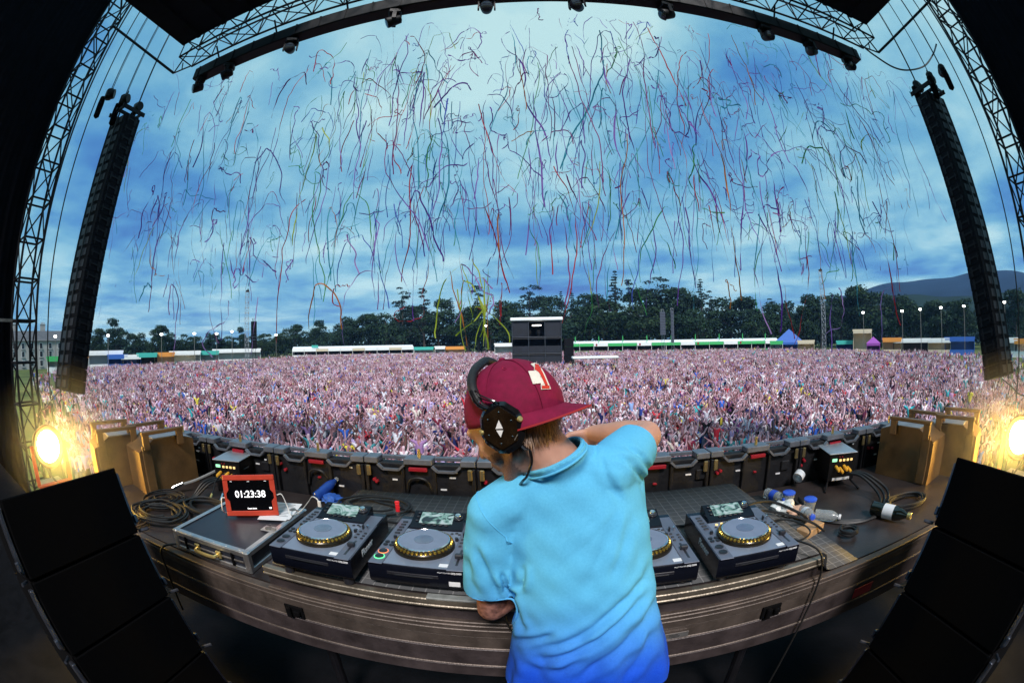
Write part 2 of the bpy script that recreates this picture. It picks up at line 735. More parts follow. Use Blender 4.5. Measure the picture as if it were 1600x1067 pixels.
CAB = cabinet_meshes()
NC = 25
for sx, side in ((-1, 'hanging in front of the stone house'), (1, 'hanging in front of the dark hill')):
    ang = sx * rad(-6)
    t = thing('line_array', 'tall curved black line array of speakers ' + side, 'speaker array', (sx * 13.0, 0, 0), 0,
              group='line arrays hung beside the stage')
    pts = []
    for i in range(NC + 1):
        s = i / NC
        pts.append(Vector((0, 6.70 - 1.0 * s ** 2.2, 9.20 - 8.66 * s + 0.0)))
    for i in range(NC):
        c = (pts[i] + pts[i + 1]) / 2
        d = (pts[i] - pts[i + 1]).normalized()
        tilt = math.atan2(d.y, d.z)
        M = T(*c) @ R4(ang, 'Z') @ R4(-tilt, 'X')
        cb = link('cabinet', CAB[0], t, M)
        link('grille', CAB[1], cb)
        link('rear_panel', CAB[2], cb)
        for q in CAB[3]:
            link('rigging_plate', q, cb)
    b = MB()
    for dx in (-0.5, 0.5):
        b.bar((dx, 6.1, 9.42), (dx, 7.25, 9.42), 0.06, 0.14)
    b.bar((-0.55, 6.2, 9.42), (0.55, 6.2, 9.42), 0.06, 0.12)
    b.bar((-0.55, 7.1, 9.42), (0.55, 7.1, 9.42), 0.06, 0.12)
    b.bar((0, 6.1, 9.46), (0, 7.3, 9.46), 0.09, 0.1)
    b.build('flying_frame', steel, t)
    # cable loom taped down the rear
    b = MB()
    lo = [Vector((sx * -0.1 + 0.02 * sin(i * 2.1), p.y - 0.44, p.z)) for i, p in enumerate(pts)]
    b.tube(cat_rom([Vector((0.1, 6.3, 10.2))] + lo, 3), 0.035, 6)
    b.build('cable_loom', rubber, t)
    b = MB()
    p = pts[-1]
    b.tube(cat_rom([p + Vector((-0.4, -0.3, 0.0)), p + Vector((-0.2, -0.9, -0.35)), p + Vector((0.0, -1.5, -0.9)), (0, 4.2, GZ + 0.3)], 5), 0.02, 5)
    b.build('pull_back_strap', rubber, t)

    # chain hoists above the array
    for k, (dx, y, zt, nm) in enumerate(((0.0, 7.05, 9.85, 'front'), (0.05, 6.25, 9.85, 'rear'), (0.55 * sx, 5.75, 10.15, 'spare'))):
        h = thing('chain_hoist', 'black chain hoist above the hanging speakers %s, %s of three' % ('near the house' if sx < 0 else 'near the hill', ['nearest the crowd', 'middle', 'nearest the tower'][k]),
                  'hoist', (sx * 13.0 + dx, y, zt), 0.4 * k, group='chain hoists over the line arrays')
        b = MB()
        b.box((0, 0, 0), (0.34, 0.30, 0.44), ch=0.08)
        b.lathe([(0.17, -0.12), (0.19, 0), (0.17, 0.12)], 14, 0, T(0.12, 0, 0) @ R4(pi / 2, 'Y'))
        b.build('motor_housing', black, h)
        b = MB()
        b.lathe([(0.12, 0.0), (0.14, -0.25), (0.13, -0.75), (0.05, -0.82)], 12, 0, T(-0.25, 0.05, -0.1))
        b.build('chain_bag', matte, h)
        rod('chain', (0, 0, 0.2), (0.02 * k, 0.1, 6.2), 0.020, steel, h)
        rod('chain', (0.06, 0, 0.2), (0.1, 0.1, 6.2), 0.014, steel, h)
        if k < 2:
            rod('hook_chain', (0, 0, -0.2), (0, 0, 9.46 - zt), 0.03, steel, h)
    # loose ropes between array and tower
    for k, (dx, y) in enumerate(((0.35, 5.2), (0.55, 4.75))):
        b = MB()
        x = sx * (13.0 + dx)
        b.tube(cat_rom([(x, y, 15), (x + 0.1, y - 0.1, 8), (x + sx * 0.1, y - 0.15, 2), (x, y - 0.1, GZ + 0.05)], 5), 0.035 if k else 0.025, 6)
        tag(b.build('hanging_rope', rubber), ('thick' if k else 'thin') + ' black rope between tower and hanging speakers, ' + ('near the house' if sx < 0 else 'near the hill'), 'rope', 'ropes beside the line arrays')

# ================================================================== trees, hills, stalls and masts behind the crowd
def leaf_mat(name, c0, c1):
    m = bpy.data.materials.new(name)
    m.use_nodes = True
    t = m.node_tree
    p = t.nodes['Principled BSDF']
    p.inputs['Roughness'].default_value = 0.8
    p.inputs['Specular IOR Level'].default_value = 0.15
    g = t.nodes.new('ShaderNodeNewGeometry')
    oi = t.nodes.new('ShaderNodeObjectInfo')
    r = t.nodes.new('ShaderNodeValToRGB')
    r.color_ramp.elements[0].color = (*c0, 1)
    r.color_ramp.elements[1].color = (*c1, 1)
    t.links.new(g.outputs['Random Per Island'], r.inputs[0])
    h = t.nodes.new('ShaderNodeHueSaturation')
    t.links.new(r.outputs[0], h.inputs['Color'])
    mr = t.nodes.new('ShaderNodeMapRange')
    mr.inputs[3].default_value = 0.47
    mr.inputs[4].default_value = 0.53
    t.links.new(oi.outputs['Random'], mr.inputs[0])
    t.links.new(mr.outputs[0], h.inputs['Hue'])
    t.links.new(h.outputs[0], p.inputs['Base Color'])
    return m


leafA = leaf_mat('leaf_broad', (0.008, 0.022, 0.015), (0.026, 0.056, 0.026))
leafB = leaf_mat('leaf_dark', (0.005, 0.012, 0.012), (0.014, 0.030, 0.022))
barkm = mat('bark', (0.045, 0.035, 0.028), 0.9, var=0.3, scale=3)


def leaves(rng, lobes, n, size):
    """many small leaf clumps spread through the lobes, denser towards their skin"""
    vs, fs = [], []
    wts = np.array([l[3] * l[4] * l[5] for l in lobes]) ** 0.67
    pick = rng.choice(len(lobes), n, p=wts / wts.sum())
    for k in pick:
        cx, cy, cz, rx, ry, rz = lobes[k]
        d = rng.normal(size=3)
        d /= np.linalg.norm(d)
        if d[2] < -0.5:
            d[2] *= -0.6
        rr = rng.uniform(0.35, 1.06) ** 0.45
        rr *= 1 + 0.16 * sin(5 * d[0] + 3 * k) * cos(4 * d[1] + k)
        c = Vector((cx + d[0] * rx * rr, cy + d[1] * ry * rr, cz + d[2] * rz * rr))
        nrm = Vector(d * 0.7 + rng.normal(size=3) * 0.6).normalized()
        a = nrm.orthogonal().normalized()
        a = (Matrix.Rotation(rng.uniform(0, 6.28), 3, nrm) @ a)
        b_ = nrm.cross(a)
        s = size * rng.uniform(0.5, 1.35)
        o = len(vs)
        vs += [c + a * s * 0.6, c + b_ * s * 0.45 + nrm * s * 0.12, c - a * s * 0.6, c - b_ * s * 0.45 + nrm * s * 0.12]
        fs.append((o, o + 1, o + 2, o + 3))
    return vs, fs


def crown_of(rng, kind):
    lobes = []
    limbs = []
    if kind == 'broad':
        H, W = 18.0, 8.5
        for i in range(15):
            a = rng.uniform(0, 6.28)
            h = rng.uniform(0.30, 0.93)
            rad_ = W * 0.62 * math.sqrt(max(0.05, 1 - ((h - 0.5) / 0.52) ** 2)) * rng.uniform(0.35, 1.0)
            s = rng.uniform(0.20, 0.36) * W
            lobes.append((cos(a) * rad_, sin(a) * rad_, h * H, s, s, s * 0.78))
            limbs.append(Vector((cos(a) * rad_, sin(a) * rad_, h * H)))
        lobes.append((0, 0, 0.5 * H, W * 0.42, W * 0.42, H * 0.32))
        n, size, m = 5200, 0.50, leafA
    elif kind == 'wide':
        H, W = 13.0, 9.5
        for i in range(14):
            a = rng.uniform(0, 6.28)
            h = rng.uniform(0.25, 0.9)
            rad_ = W * 0.68 * math.sqrt(max(0.05, 1 - ((h - 0.42) / 0.58) ** 2)) * rng.uniform(0.4, 1.0)
            s = rng.uniform(0.18, 0.33) * W
            lobes.append((cos(a) * rad_, sin(a) * rad_, h * H, s, s, s * 0.7))
            limbs.append(Vector((cos(a) * rad_, sin(a) * rad_, h * H)))
        lobes.append((0, 0, 0.4 * H, W * 0.5, W * 0.5, H * 0.32))
        n, size, m = 4800, 0.50, leafA
    elif kind == 'cedar':
        H, W = 24.0, 9.0
        for i in range(30):
            h = 0.22 + 0.75 * i / 29 + rng.uniform(-0.02, 0.02)
            a = rng.uniform(0, 6.28)
            sp = W * (0.75 - 0.45 * h) * rng.uniform(0.5, 1.0)
            s = W * rng.uniform(0.13, 0.27) * (1.15 - 0.5 * h)
            lobes.append((cos(a) * sp, sin(a) * sp, h * H, s * 1.25, s * 1.25, s * 0.42))
            limbs.append(Vector((cos(a) * sp, sin(a) * sp, h * H - 0.5)))
        lobes.append((0, 0, 0.55 * H, 1.6, 1.6, H * 0.36))
        n, size, m = 3600, 0.45, leafB
    elif kind == 'spruce':
        H, W = 22.0, 5.0
        for i in range(26):
            h = 0.12 + 0.86 * i / 25
            for k in range(3):
                a = rng.uniform(0, 6.28)
                sp = W * (1.0 - h) * rng.uniform(0.45, 0.95)
                s = 0.35 + W * 0.24 * (1.05 - h)
                lobes.append((cos(a) * sp, sin(a) * sp, h * H, s * 1.3, s * 1.3, s * 0.5))
        n, size, m = 3200, 0.42, leafB
    else:                                        # gaunt pine with a few ragged tufts
        H, W = 26.0, 4.5
        for i in range(20):
            h = 0.40 + 0.57 * i / 19 + rng.uniform(-0.02, 0.02)
            a = rng.uniform(0, 6.28)
            sp = W * rng.uniform(0.1, 0.75) * (1.2 - 0.6 * h)
            s = rng.uniform(0.5, 1.25)
            lobes.append((cos(a) * sp, sin(a) * sp, h * H, s * 1.35, s * 1.35, s * 0.55))
            limbs.append(Vector((cos(a) * sp, sin(a) * sp, h * H - 0.3)))
        n, size, m = 1000, 0.5, leafB
    b = MB()
    vs, fs = leaves(rng, lobes, n, size)
    b.add(vs, fs)
    cr = b.mesh('crown', m, smooth=0)
    b = MB()
    top = H * (0.93 if kind in ('spruce', 'pine', 'cedar') else 0.72)
    b.tube([(0, 0, -0.3), (0.1, 0, H * 0.15), (-0.1, 0.1, H * 0.4), (0.05, 0, top)], [H * 0.024, H * 0.019, H * 0.013, 0.05], 8)
    for q in limbs[:10]:
        st = Vector((0, 0, q.z * 0.62))
        b.tube([st, st.lerp(q, 0.55) + Vector((0, 0, 0.4)), q], [H * 0.009, H * 0.006, 0.04], 5)
    tr = b.mesh('trunk', barkm)
    return cr, tr, H


RNG = np.random.default_rng(11)
PROT = {k: [crown_of(RNG, k) for _ in range(c)] for k, c in (('broad', 4), ('wide', 3), ('cedar', 2), ('spruce', 2), ('pine', 2))}
KIND_WORD = {'broad': 'leafy broad tree', 'wide': 'low spreading tree', 'cedar': 'dark layered cedar', 'spruce': 'pointed dark conifer', 'pine': 'gaunt tall pine'}
tree_n = {}
tree_count = 0


def tree(kind, az, el, dist, sw=1.0, where='', grp='trees beyond the field'):
    """EL: the angle at which its top stands above the eye"""
    global tree_count
    el *= float(np.interp(az, [-70, -30, -20, 5, 12, 26, 40], [0.92, 0.95, 1.05, 1.08, 1.10, 1.05, 1.0]))
    h = KD * dist * tan(rad(el)) + CAM.z - GZ
    v = PROT[kind][tree_count % len(PROT[kind])]
    tree_count += 1
    s = h / v[2] * 0.97
    p = azp(az, dist, GZ)
    q = tree_n.get((kind, where), 0)
    tree_n[(kind, where)] = q + 1
    o = thing('tree', KIND_WORD[kind] + ' ' + where, 'tree', p, (tree_count * 2.4) % 6.28, grp)
    o.scale = (s * sw, s * sw, s)
    c = link('crown', v[0], o)
    link('trunk', v[1], o)
    return o


# the skyline, told apart by what each tree stands behind or beside
SKY = [
    ('broad', -58.8, 3.9, 150, 1.25, 'tallest beside the hanging speakers near the stone house'),
    ('broad', -61.5, 2.9, 150, 1.2, 'half hidden by the hanging speakers near the house'),
    ('broad', -55.6, 2.5, 155, 1.3, 'with a rounded top, second from the hanging speakers near the house'),
    ('broad', -52.4, 3.3, 150, 1.25, 'tall, third from the hanging speakers near the house'),
    ('wide', -49.8, 2.3, 160, 1.2, 'low, fourth from the hanging speakers near the house'),
    ('wide', -47.2, 1.6, 170, 1.3, 'behind the food stalls'),
    ('broad', -44.8, 2.4, 165, 0.9, 'standing alone above the food stalls'),
    ('wide', -42.5, 1.7, 170, 1.2, 'just before the thin lattice mast by the food stalls'),
    ('broad', -40.2, 2.6, 165, 0.9, 'behind the thin lattice mast by the food stalls'),
    ('wide', -37.6, 1.9, 165, 1.1, 'pale, between the mast and the white marquee'),
    ('wide', -35.4, 2.2, 160, 1.0, 'at the start of the white marquee'),
    ('broad', -33.0, 3.2, 165, 1.2, 'rising over the near end of the white marquee'),
    ('broad', -30.2, 3.4, 165, 1.2, 'with a rounded top over the white marquee'),
    ('wide', -27.8, 3.3, 160, 1.15, 'filling the gap over the white marquee'),
    ('broad', -25.4, 4.3, 165, 1.3, 'big and round over the middle of the white marquee'),
    ('broad', -22.6, 4.3, 165, 1.2, 'leaning on the big round tree over the marquee'),
    ('wide', -20.4, 4.6, 160, 1.1, 'just before the tall conifer'),
    ('cedar', -18.2, 7.4, 158, 0.75, 'tallest over the far end of the white marquee'),
    ('pine', -15.3, 7.3, 162, 0.9, 'beside the tallest cedar'),
    ('broad', -16.6, 5.3, 168, 1.1, 'at the foot of the tall cedar'),
    ('broad', -13.4, 5.6, 165, 1.2, 'between the pine and the leaning pine'),
    ('spruce', -11.6, 5.9, 172, 1.0, 'peeking up behind the broad trees'),
    ('broad', -9.4, 5.2, 160, 1.2, 'next to the leaning pine'),
    ('pine', -8.0, 7.5, 160, 0.9, 'leaning between marquee and mixing tower'),
    ('wide', -6.4, 5.0, 158, 1.2, 'just before the mixing tower'),
    ('broad', -4.0, 5.6, 162, 1.1, 'behind the near side of the mixing tower'),
    ('cedar', -1.0, 7.3, 162, 1.05, 'domed, straight behind the mixing tower'),
    ('broad', 1.4, 6.2, 168, 1.1, 'behind the far corner of the mixing tower'),
    ('spruce', 3.2, 6.4, 165, 0.9, 'slim, first after the mixing tower'),
    ('spruce', 4.6, 6.7, 165, 0.9, 'slim, second after the mixing tower'),
    ('wide', 3.9, 4.6, 150, 1.3, 'bright, in front of the slim conifers'),
    ('broad', 7.0, 6.2, 165, 1.1, 'round topped after the slim conifers'),
    ('wide', 8.8, 5.0, 150, 1.3, 'bright, in front of the tallest conifer'),
    ('spruce', 10.6, 8.7, 158, 1.15, 'the tallest of the skyline'),
    ('pine', 12.5, 7.6, 162, 0.9, 'close beside the tallest conifer'),
    ('broad', 14.6, 6.8, 165, 1.2, 'big, where the skyline is highest'),
    ('cedar', 16.4, 7.8, 162, 1.1, 'dark and domed, over the green fronted bar'),
    ('broad', 18.6, 6.8, 165, 1.3, 'massive, over the green fronted bar'),
    ('wide', 14.8, 4.4, 148, 1.3, 'bright, low over the green fronted bar'),
    ('broad', 20.4, 5.6, 165, 1.0, 'falling away from the massive tree'),
    ('spruce', 22.3, 7.6, 162, 1.1, 'standing alone over the far end of the bar'),
    ('cedar', 23.6, 6.0, 165, 0.8, 'beside the lone conifer over the bar'),
    ('broad', 26.3, 5.9, 165, 1.35, 'broad and round after the lone conifer'),
    ('wide', 21.6, 4.2, 150, 1.2, 'bright, below the lone conifer'),
    ('broad', 29.4, 5.0, 160, 1.2, 'before the blue peaked tent'),
    ('cedar', 31.8, 5.0, 160, 1.0, 'flat topped, before the blue peaked tent'),
    ('broad', 33.6, 5.3, 158, 1.1, 'over the blue peaked tent'),
    ('wide', 31.0, 3.2, 145, 1.3, 'bushy, behind the blue peaked tent'),
    ('broad', 36.4, 5.2, 158, 1.2, 'just after the blue peaked tent'),
    ('broad', 39.0, 5.4, 160, 1.2, 'behind the tall lattice mast near the hill'),
    ('broad', 41.9, 6.1, 165, 1.3, 'rising to the wooded slope'),
    ('broad', 44.9, 6.6, 165, 1.3, 'highest on the wooded slope'),
    ('wide', 47.6, 6.0, 165, 1.3, 'on the wooded slope before it falls'),
    ('broad', 50.0, 5.2, 160, 1.2, 'at the end of the wooded slope'),
    ('wide', 52.6, 4.4, 155, 1.2, 'low under the blue hill'),
    ('broad', 55.2, 4.3, 150, 1.1, 'under the middle of the blue hill'),
    ('wide', 57.8, 4.2, 150, 1.2, 'close to the hanging speakers near the hill'),
    ('broad', 60.6, 4.4, 145, 1.1, 'behind the hanging speakers near the hill'),
    ('broad', 65.0, 4.6, 140, 1.2, 'between the hanging speakers and the tower near the hill'),
    ('broad', 69.0, 5.2, 140, 1.2, 'behind the truss tower near the hill'),
    ('wide', -64.5, 2.0, 190, 1.0, 'behind the roof of the stone house'),
]
for a in SKY:
    tree(*a)

# the wood behind them reads as one mass
b = MB()
rng = np.random.default_rng(5)
lob = []
for az in np.arange(-62, 76, 1.3):
    el = np.interp(az, [-62, -48, -40, -34, -26, -18, 0, 15, 25, 32, 40, 46, 55, 75],
                   [0.9, 0.4, 0.4, 0.8, 1.8, 2.6, 3.0, 3.6, 2.8, 2.6, 3.2, 4.0, 3.0, 2.8])
    dist = 186 + rng.uniform(-8, 8)
    top = KD * dist * tan(rad(el)) + CAM.z
    p = azp(az, dist)
    h = top - GZ
    lob.append((p.x, p.y, GZ + h * 0.55, 8.0, 8.0, h * 0.45))
    lob.append((p.x + rng.uniform(-3, 3), p.y, GZ + h * 0.25, 7.5, 5.5, h * 0.3))
    lob.append((p.x + rng.uniform(-3, 3), p.y - 4, GZ + 2.2, 6.3, 4.2, 3.6))
vs, fs = leaves(rng, lob, 60000, 1.45)
b.add(vs, fs)
tag(b.build('forest', leafA, smooth=0), 'dark mass of woodland closing the far side of the field', 'woodland', kind='stuff')

# hills
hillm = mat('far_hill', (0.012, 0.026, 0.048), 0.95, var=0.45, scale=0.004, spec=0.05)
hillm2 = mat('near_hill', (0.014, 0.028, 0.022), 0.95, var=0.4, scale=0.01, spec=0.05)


def ridge(name, label, az0, az1, d0, d1, els, m, seed):
    rng = np.random.default_rng(seed)
    n, k = 90, 10
    vs, fs = [], []
    ph = rng.uniform(0, 6, 6)
    for i in range(n + 1):
        az = az0 + (az1 - az0) * i / n
        el = np.interp(az, [e[0] for e in els], [e[1] for e in els])
        for j in range(k + 1):
            s = j / k
            d = d0 + (d1 - d0) * s
            hz = (KD * d1 * tan(rad(el)) + CAM.z - GZ) * (s ** 1.15)
            hz *= 1 + 0.03 * sin(az * 0.35 + ph[0] + s * 3) + 0.012 * sin(az * 0.9 + ph[1] + 7 * s)
            vs.append(azp(az, d, GZ - 2 + hz))
    for i in range(n):
        for j in range(k):
            a = i * (k + 1) + j
            fs.append((a, a + k + 1, a + k + 2, a + 1))
    o0 = len(vs)                                 # closed behind
    for i in range(n + 1):
        az = az0 + (az1 - az0) * i / n
        vs.append(azp(az, d1 * 1.35, GZ - 2))
    for i in range(n):
        fs.append((i * (k + 1) + k, (i + 1) * (k + 1) + k, o0 + i + 1, o0 + i))
    b = MB()
    b.add(vs, fs)
    tag(b.build(name, m, smooth=80), label, kind='structure')


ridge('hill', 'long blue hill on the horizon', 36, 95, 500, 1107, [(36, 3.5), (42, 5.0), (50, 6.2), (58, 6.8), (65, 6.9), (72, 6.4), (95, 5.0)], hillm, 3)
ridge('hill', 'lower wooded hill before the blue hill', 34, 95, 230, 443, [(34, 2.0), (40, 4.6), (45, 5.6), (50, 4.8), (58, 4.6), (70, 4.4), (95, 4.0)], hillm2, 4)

# ------------------------------------------------------------------ stone house
stone = mat('house_stone', (0.30, 0.30, 0.29), 0.9, var=0.2, scale=0.6)
slate = mat('house_slate', (0.07, 0.075, 0.085), 0.8, var=0.2, scale=1.0)
paneglass = mat('dark_glass', (0.02, 0.025, 0.03), 0.1, var=0)
HP = azp(-70.5, 118, GZ)
t = thing('stone_house', 'grey three storey stone house with slate roof behind the truss tower', 'house', HP, rad(70.5))
t.scale = (KD, KD, KD)
W_, D_, H_ = 26.0, 11.0, 6.2
b = MB()
b.box((0, 0, H_ / 2), (W_, D_, H_))
b.build('wall', stone, t)
b = MB()
b.prism([(-D_ / 2 - 0.4, H_), (D_ / 2 + 0.4, H_), (D_ / 2 - 3.2, H_ + 2.3), (-D_ / 2 + 3.2, H_ + 2.3)], -W_ / 2 - 0.3, W_ / 2 + 0.3)
rf = b.build('roof', slate, t)
for x in (-9, 0.5, 8.0):
    b = MB()
    b.box((x, 0, H_ + 2.5), (1.7, 1.0, 2.6))
    b.box((x, 0, H_ + 3.85), (1.9, 1.2, 0.16))
    for k in (-0.45, 0, 0.45):
        b.cyl((x + k, 0, H_ + 3.9), (x + k, 0, H_ + 4.4), 0.14, 0.12, 8)
    b.build('chimney', stone, rf)
b = MB()
b.box((0, -D_ / 2 - 0.12, H_ + 0.02), (W_ + 0.5, 0.3, 0.3))
b.build('cornice', stone, t)
wb = MB().box((0, 0, 0), (1.0, 0.1, 1.35)).mesh('window', white)
gb = MB().box((0, -0.06, 0), (0.84, 0.04, 1.2)).mesh('pane', paneglass)
sb = MB().box((0, -0.1, -0.74), (1.25, 0.25, 0.12)).mesh('sill', stone)
for row, z in ((0, 1.3), (1, 3.3), (2, 5.1)):
    for k in range(9):
        x = -11.5 + k * 2.88
        o = link('window', wb, t, T(x, -D_ / 2 - 0.02, z))
        link('pane', gb, o)
        link('sill', sb, o)

# ------------------------------------------------------------------ marquees, stalls, tents
whitem = mat('marquee_white', (0.78, 0.80, 0.80), 0.6, var=0.06, scale=0.5)
greenm = mat('banner_green', (0.05, 0.42, 0.12), 0.6, var=0.1)
bluem = mat('tent_blue', (0.03, 0.12, 0.45), 0.6, var=0.1)
tealm = mat('banner_teal', (0.05, 0.42, 0.36), 0.6, var=0.1)
orangem = mat('banner_orange', (0.70, 0.28, 0.05), 0.6, var=0.1)
purplem = mat('tent_purple', (0.28, 0.06, 0.35), 0.6, var=0.1)
darkm = mat('stall_dark', (0.015, 0.015, 0.018), 0.8, var=0.2)  # one dark tone for walls, decks and consoles
creamm = mat('stall_cream', (0.60, 0.52, 0.38), 0.6, var=0.1)
glowm = mat('stall_light', (1.0, 0.85, 0.55), 0.5, var=0, emit=3.0, ecol=(1.0, 0.78, 0.45))
floodm = mat('flood_light', (1, 1, 1), 0.5, var=0, emit=16.0, ecol=(1.0, 0.96, 0.88))


def marquee(name, label, az0, az1, dist, h, fascia, bays, cat='marquee', text=None):
    a, c = azp(az0, dist, GZ), azp(az1, dist, GZ)
    mid = (a + c) / 2
    d = c - a
    W = d.length
    rz = math.atan2(d.y, d.x)
    t = thing(name, label, cat, mid, rz)
    t.scale = (1, 1, KD)
    D = 7.0
    b = MB()
    b.prism([(-D / 2 - 0.2, h), (D / 2, h), (0, h + 0.75)], -W / 2, W / 2)
    b.build('roof', whitem, t)
    b = MB()
    b.box((0, D / 2, h / 2), (W, 0.1, h))
    b.build('back_wall', darkm, t)
    for s in (-1, 1):
        b = MB()
        b.box((s * W / 2, 0, h / 2), (0.1, D, h))
        b.build('side_wall', whitem, t)
    pm = MB().box((0, 0, h / 2), (0.14, 0.14, h)).mesh('post', whitem)
    bw = W / bays
    fm = [MB().box((0, 0, 0), (bw * 0.97, 0.08, 0.85)).mesh('fascia_panel', q) for q in fascia]
    cm = MB().box((0, 0, 0.55), (bw * 0.96, 0.6, 1.1)).mesh('counter', fascia[0])
    for i in range(bays):
        x = -W / 2 + bw * (i + 0.5)
        link('fascia_panel', fm[i % len(fm)], t, T(x, -D / 2 - 0.28, h - 0.35))
        link('counter', cm, t, T(x, -D / 2 + 0.2, 0))
        link('post', pm, t, T(x - bw / 2, -D / 2, 0))
    return t, W, D


t, W, D = marquee('marquee', 'long white marquee bar beyond the crowd, below the round trees', -33.2, -16.9, 140, 3.0, [whitem, whitem, creamm], 10)
b = MB()
b.box((-W * 0.31, -D / 2 - 0.1, 3.75), (3.0, 0.2, 0.8))
b.build('sign_board', tealm, t)
t, W, D = marquee('marquee', 'long white bar marquee with bright green front beyond the crowd', 4.0, 32.6, 128, 3.2, [greenm, greenm, whitem], 15)
for k in range(9):
    b = MB()
    x = -W / 2 + W * (k + 0.4) / 9
    b.add([(x, -D / 2, 3.6), (x + 0.35, -D / 2, 3.7), (x + 0.2, -D / 2 + 0.03, 5.6), (x, -D / 2 + 0.03, 5.0)], [(0, 1, 2, 3)])
    b.tube([(x, -D / 2, 3.0), (x, -D / 2 + 0.02, 5.2)], 0.05, 5)
    b.build('feather_flag', greenm, t)
for k in (2, 5, 9, 12):
    b = MB()
    b.lathe([(0.35, -0.03), (0.35, 0.03)], 16, 0, T(-W / 2 + W * k / 15 + 1.2, -D / 2 - 0.36, 2.85) @ R4(pi / 2, 'X'))
    b.build('round_sign', redp, t)


def stall(label, az, dist, w, h, wallm, roofm_, kind='flat', lit=False, name='food_stall', cat='stall'):
    p = azp(az, dist, GZ)
    t = thing(name, label, cat, p, -rad(az), group='stalls round the field')
    t.scale = (KD, KD, KD)
    D = 3.0
    b = MB()
    b.box((0, D / 2, h / 2), (w, 0.1, h))
    b.box((-w / 2, 0, h / 2), (0.1, D - 0.15, h))
    b.box((w / 2, 0, h / 2), (0.1, D - 0.15, h))
    b.build('shell', wallm, t)
    b = MB()
    b.box((0, -D / 2, 0.55), (w * 0.96, 0.25, 1.1))
    b.build('counter', wallm, t)
    b = MB()
    if kind == 'peak':
        vs = [(-w / 2 - .2, -D / 2 - .2, h), (w / 2 + .2, -D / 2 - .2, h), (w / 2 + .2, D / 2 + .2, h), (-w / 2 - .2, D / 2 + .2, h), (0, 0, h + w * 0.42)]
        b.add(vs, [(0, 1, 4), (1, 2, 4), (2, 3, 4), (3, 0, 4), (3, 2, 1, 0)])
    else:
        b.prism([(-D / 2 - 0.5, h), (D / 2, h), (D / 2, h + 0.3), (-D / 2 - 0.5, h + 0.45)], -w / 2 - 0.15, w / 2 + 0.15)
    b.build('roof', roofm_, t)
    b = MB()
    b.box((0, -D / 2 - 0.55, h - 0.22), (w, 0.06, 0.55))
    b.build('sign_board', roofm_ if kind != 'peak' else wallm, t)
    if lit:
        b = MB()
        b.box((0, -0.6, h - 0.35), (w * 0.7, 0.1, 0.12))
        b.build('strip_light', glowm, t)
    return t


ST = [
    (-68.0, 92, 5, 2.6, whitem, greenm, 'flat', False, 'white cabin with a green base seen through the truss tower'),
    (-64.6, 95, 5, 2.6, whitem, orangem, 'flat', True, 'stall glowing orange beside the hanging speakers near the house'),
    (-60.4, 100, 9, 3.4, whitem, whitem, 'flat', False, 'white stall next to the hanging speakers near the house'),
    (-58.6, 98, 5, 2.6, bluem, bluem, 'flat', False, 'blue food stall, first of the food row'),
    (-56.6, 98, 5, 2.5, bluem, whitem, 'flat', True, 'blue and white food stall, second of the food row'),
    (-54.2, 98, 5, 2.8, darkm, tealm, 'flat', True, 'dark food stall with teal sign'),
    (-51.6, 100, 5, 2.8, creamm, orangem, 'flat', True, 'food stall with bright orange front'),
    (-48.6, 104, 8, 3.0, whitem, whitem, 'flat', True, 'wide white food stall before the marquee row'),
    (-45.4, 106, 6, 2.9, whitem, tealm, 'flat', False, 'white stall with pale teal front'),
    (-41.2, 112, 13, 3.2, whitem, whitem, 'flat', False, 'long white stall by the thin mast near the food row'),
    (-15.4, 135, 6, 2.6, whitem, tealm, 'flat', False, 'teal roofed stall after the white marquee'),
    (-13.2, 130, 3, 2.8, whitem, whitem, 'flat', False, 'small white cabin after the teal stall'),
    (-11.2, 132, 6, 2.6, creamm, orangem, 'flat', True, 'orange lit stall before the mixing tower'),
    (-4.6, 118, 5, 3.4, whitem, whitem, 'flat', False, 'white lorry-like cabin beside the mixing tower'),
    (34.4, 118, 8.5, 2.7, bluem, bluem, 'peak', False, 'large blue tent with a pointed peak'),
    (32.6, 116, 3.5, 2.8, whitem, greenm, 'flat', False, 'small white and green stall beside the blue peaked tent'),
    (36.8, 112, 4.5, 2.9, creamm, creamm, 'flat', True, 'cream stall just after the blue peaked tent'),
    (42.4, 110, 4.5, 2.7, bluem, tealm, 'flat', False, 'teal and blue stall after the tall mast near the hill'),
    (45.0, 108, 5, 5.2, creamm, creamm, 'flat', True, 'tall cream lit kiosk near the hill'),
    (46.6, 102, 3.4, 2.5, purplem, purplem, 'peak', False, 'small purple peaked tent'),
    (49.4, 104, 5, 3.2, creamm, orangem, 'flat', True, 'orange lit stall after the purple tent'),
    (52.4, 104, 10, 3.0, darkm, whitem, 'flat', True, 'long dark stall with white roof under the hill'),
    (56.6, 100, 6, 3.0, creamm, whitem, 'flat', True, 'bright cream stall beside the hanging speakers near the hill'),
    (59.8, 100, 8, 3.2, bluem, bluem, 'flat', True, 'blue stall with white sign beside the hanging speakers'),
    (66.6, 92, 8, 3.0, whitem, whitem, 'flat', False, 'white stall between hanging speakers and tower near the hill'),
    (70.2, 92, 5, 2.8, whitem, orangem, 'flat', True, 'lit stall behind the truss tower near the hill'),
]
for az, di, w_, h_, wm, rm, kd, li, lab in ST:
    stall(lab, az, di, w_, h_, wm, rm, kd, li)

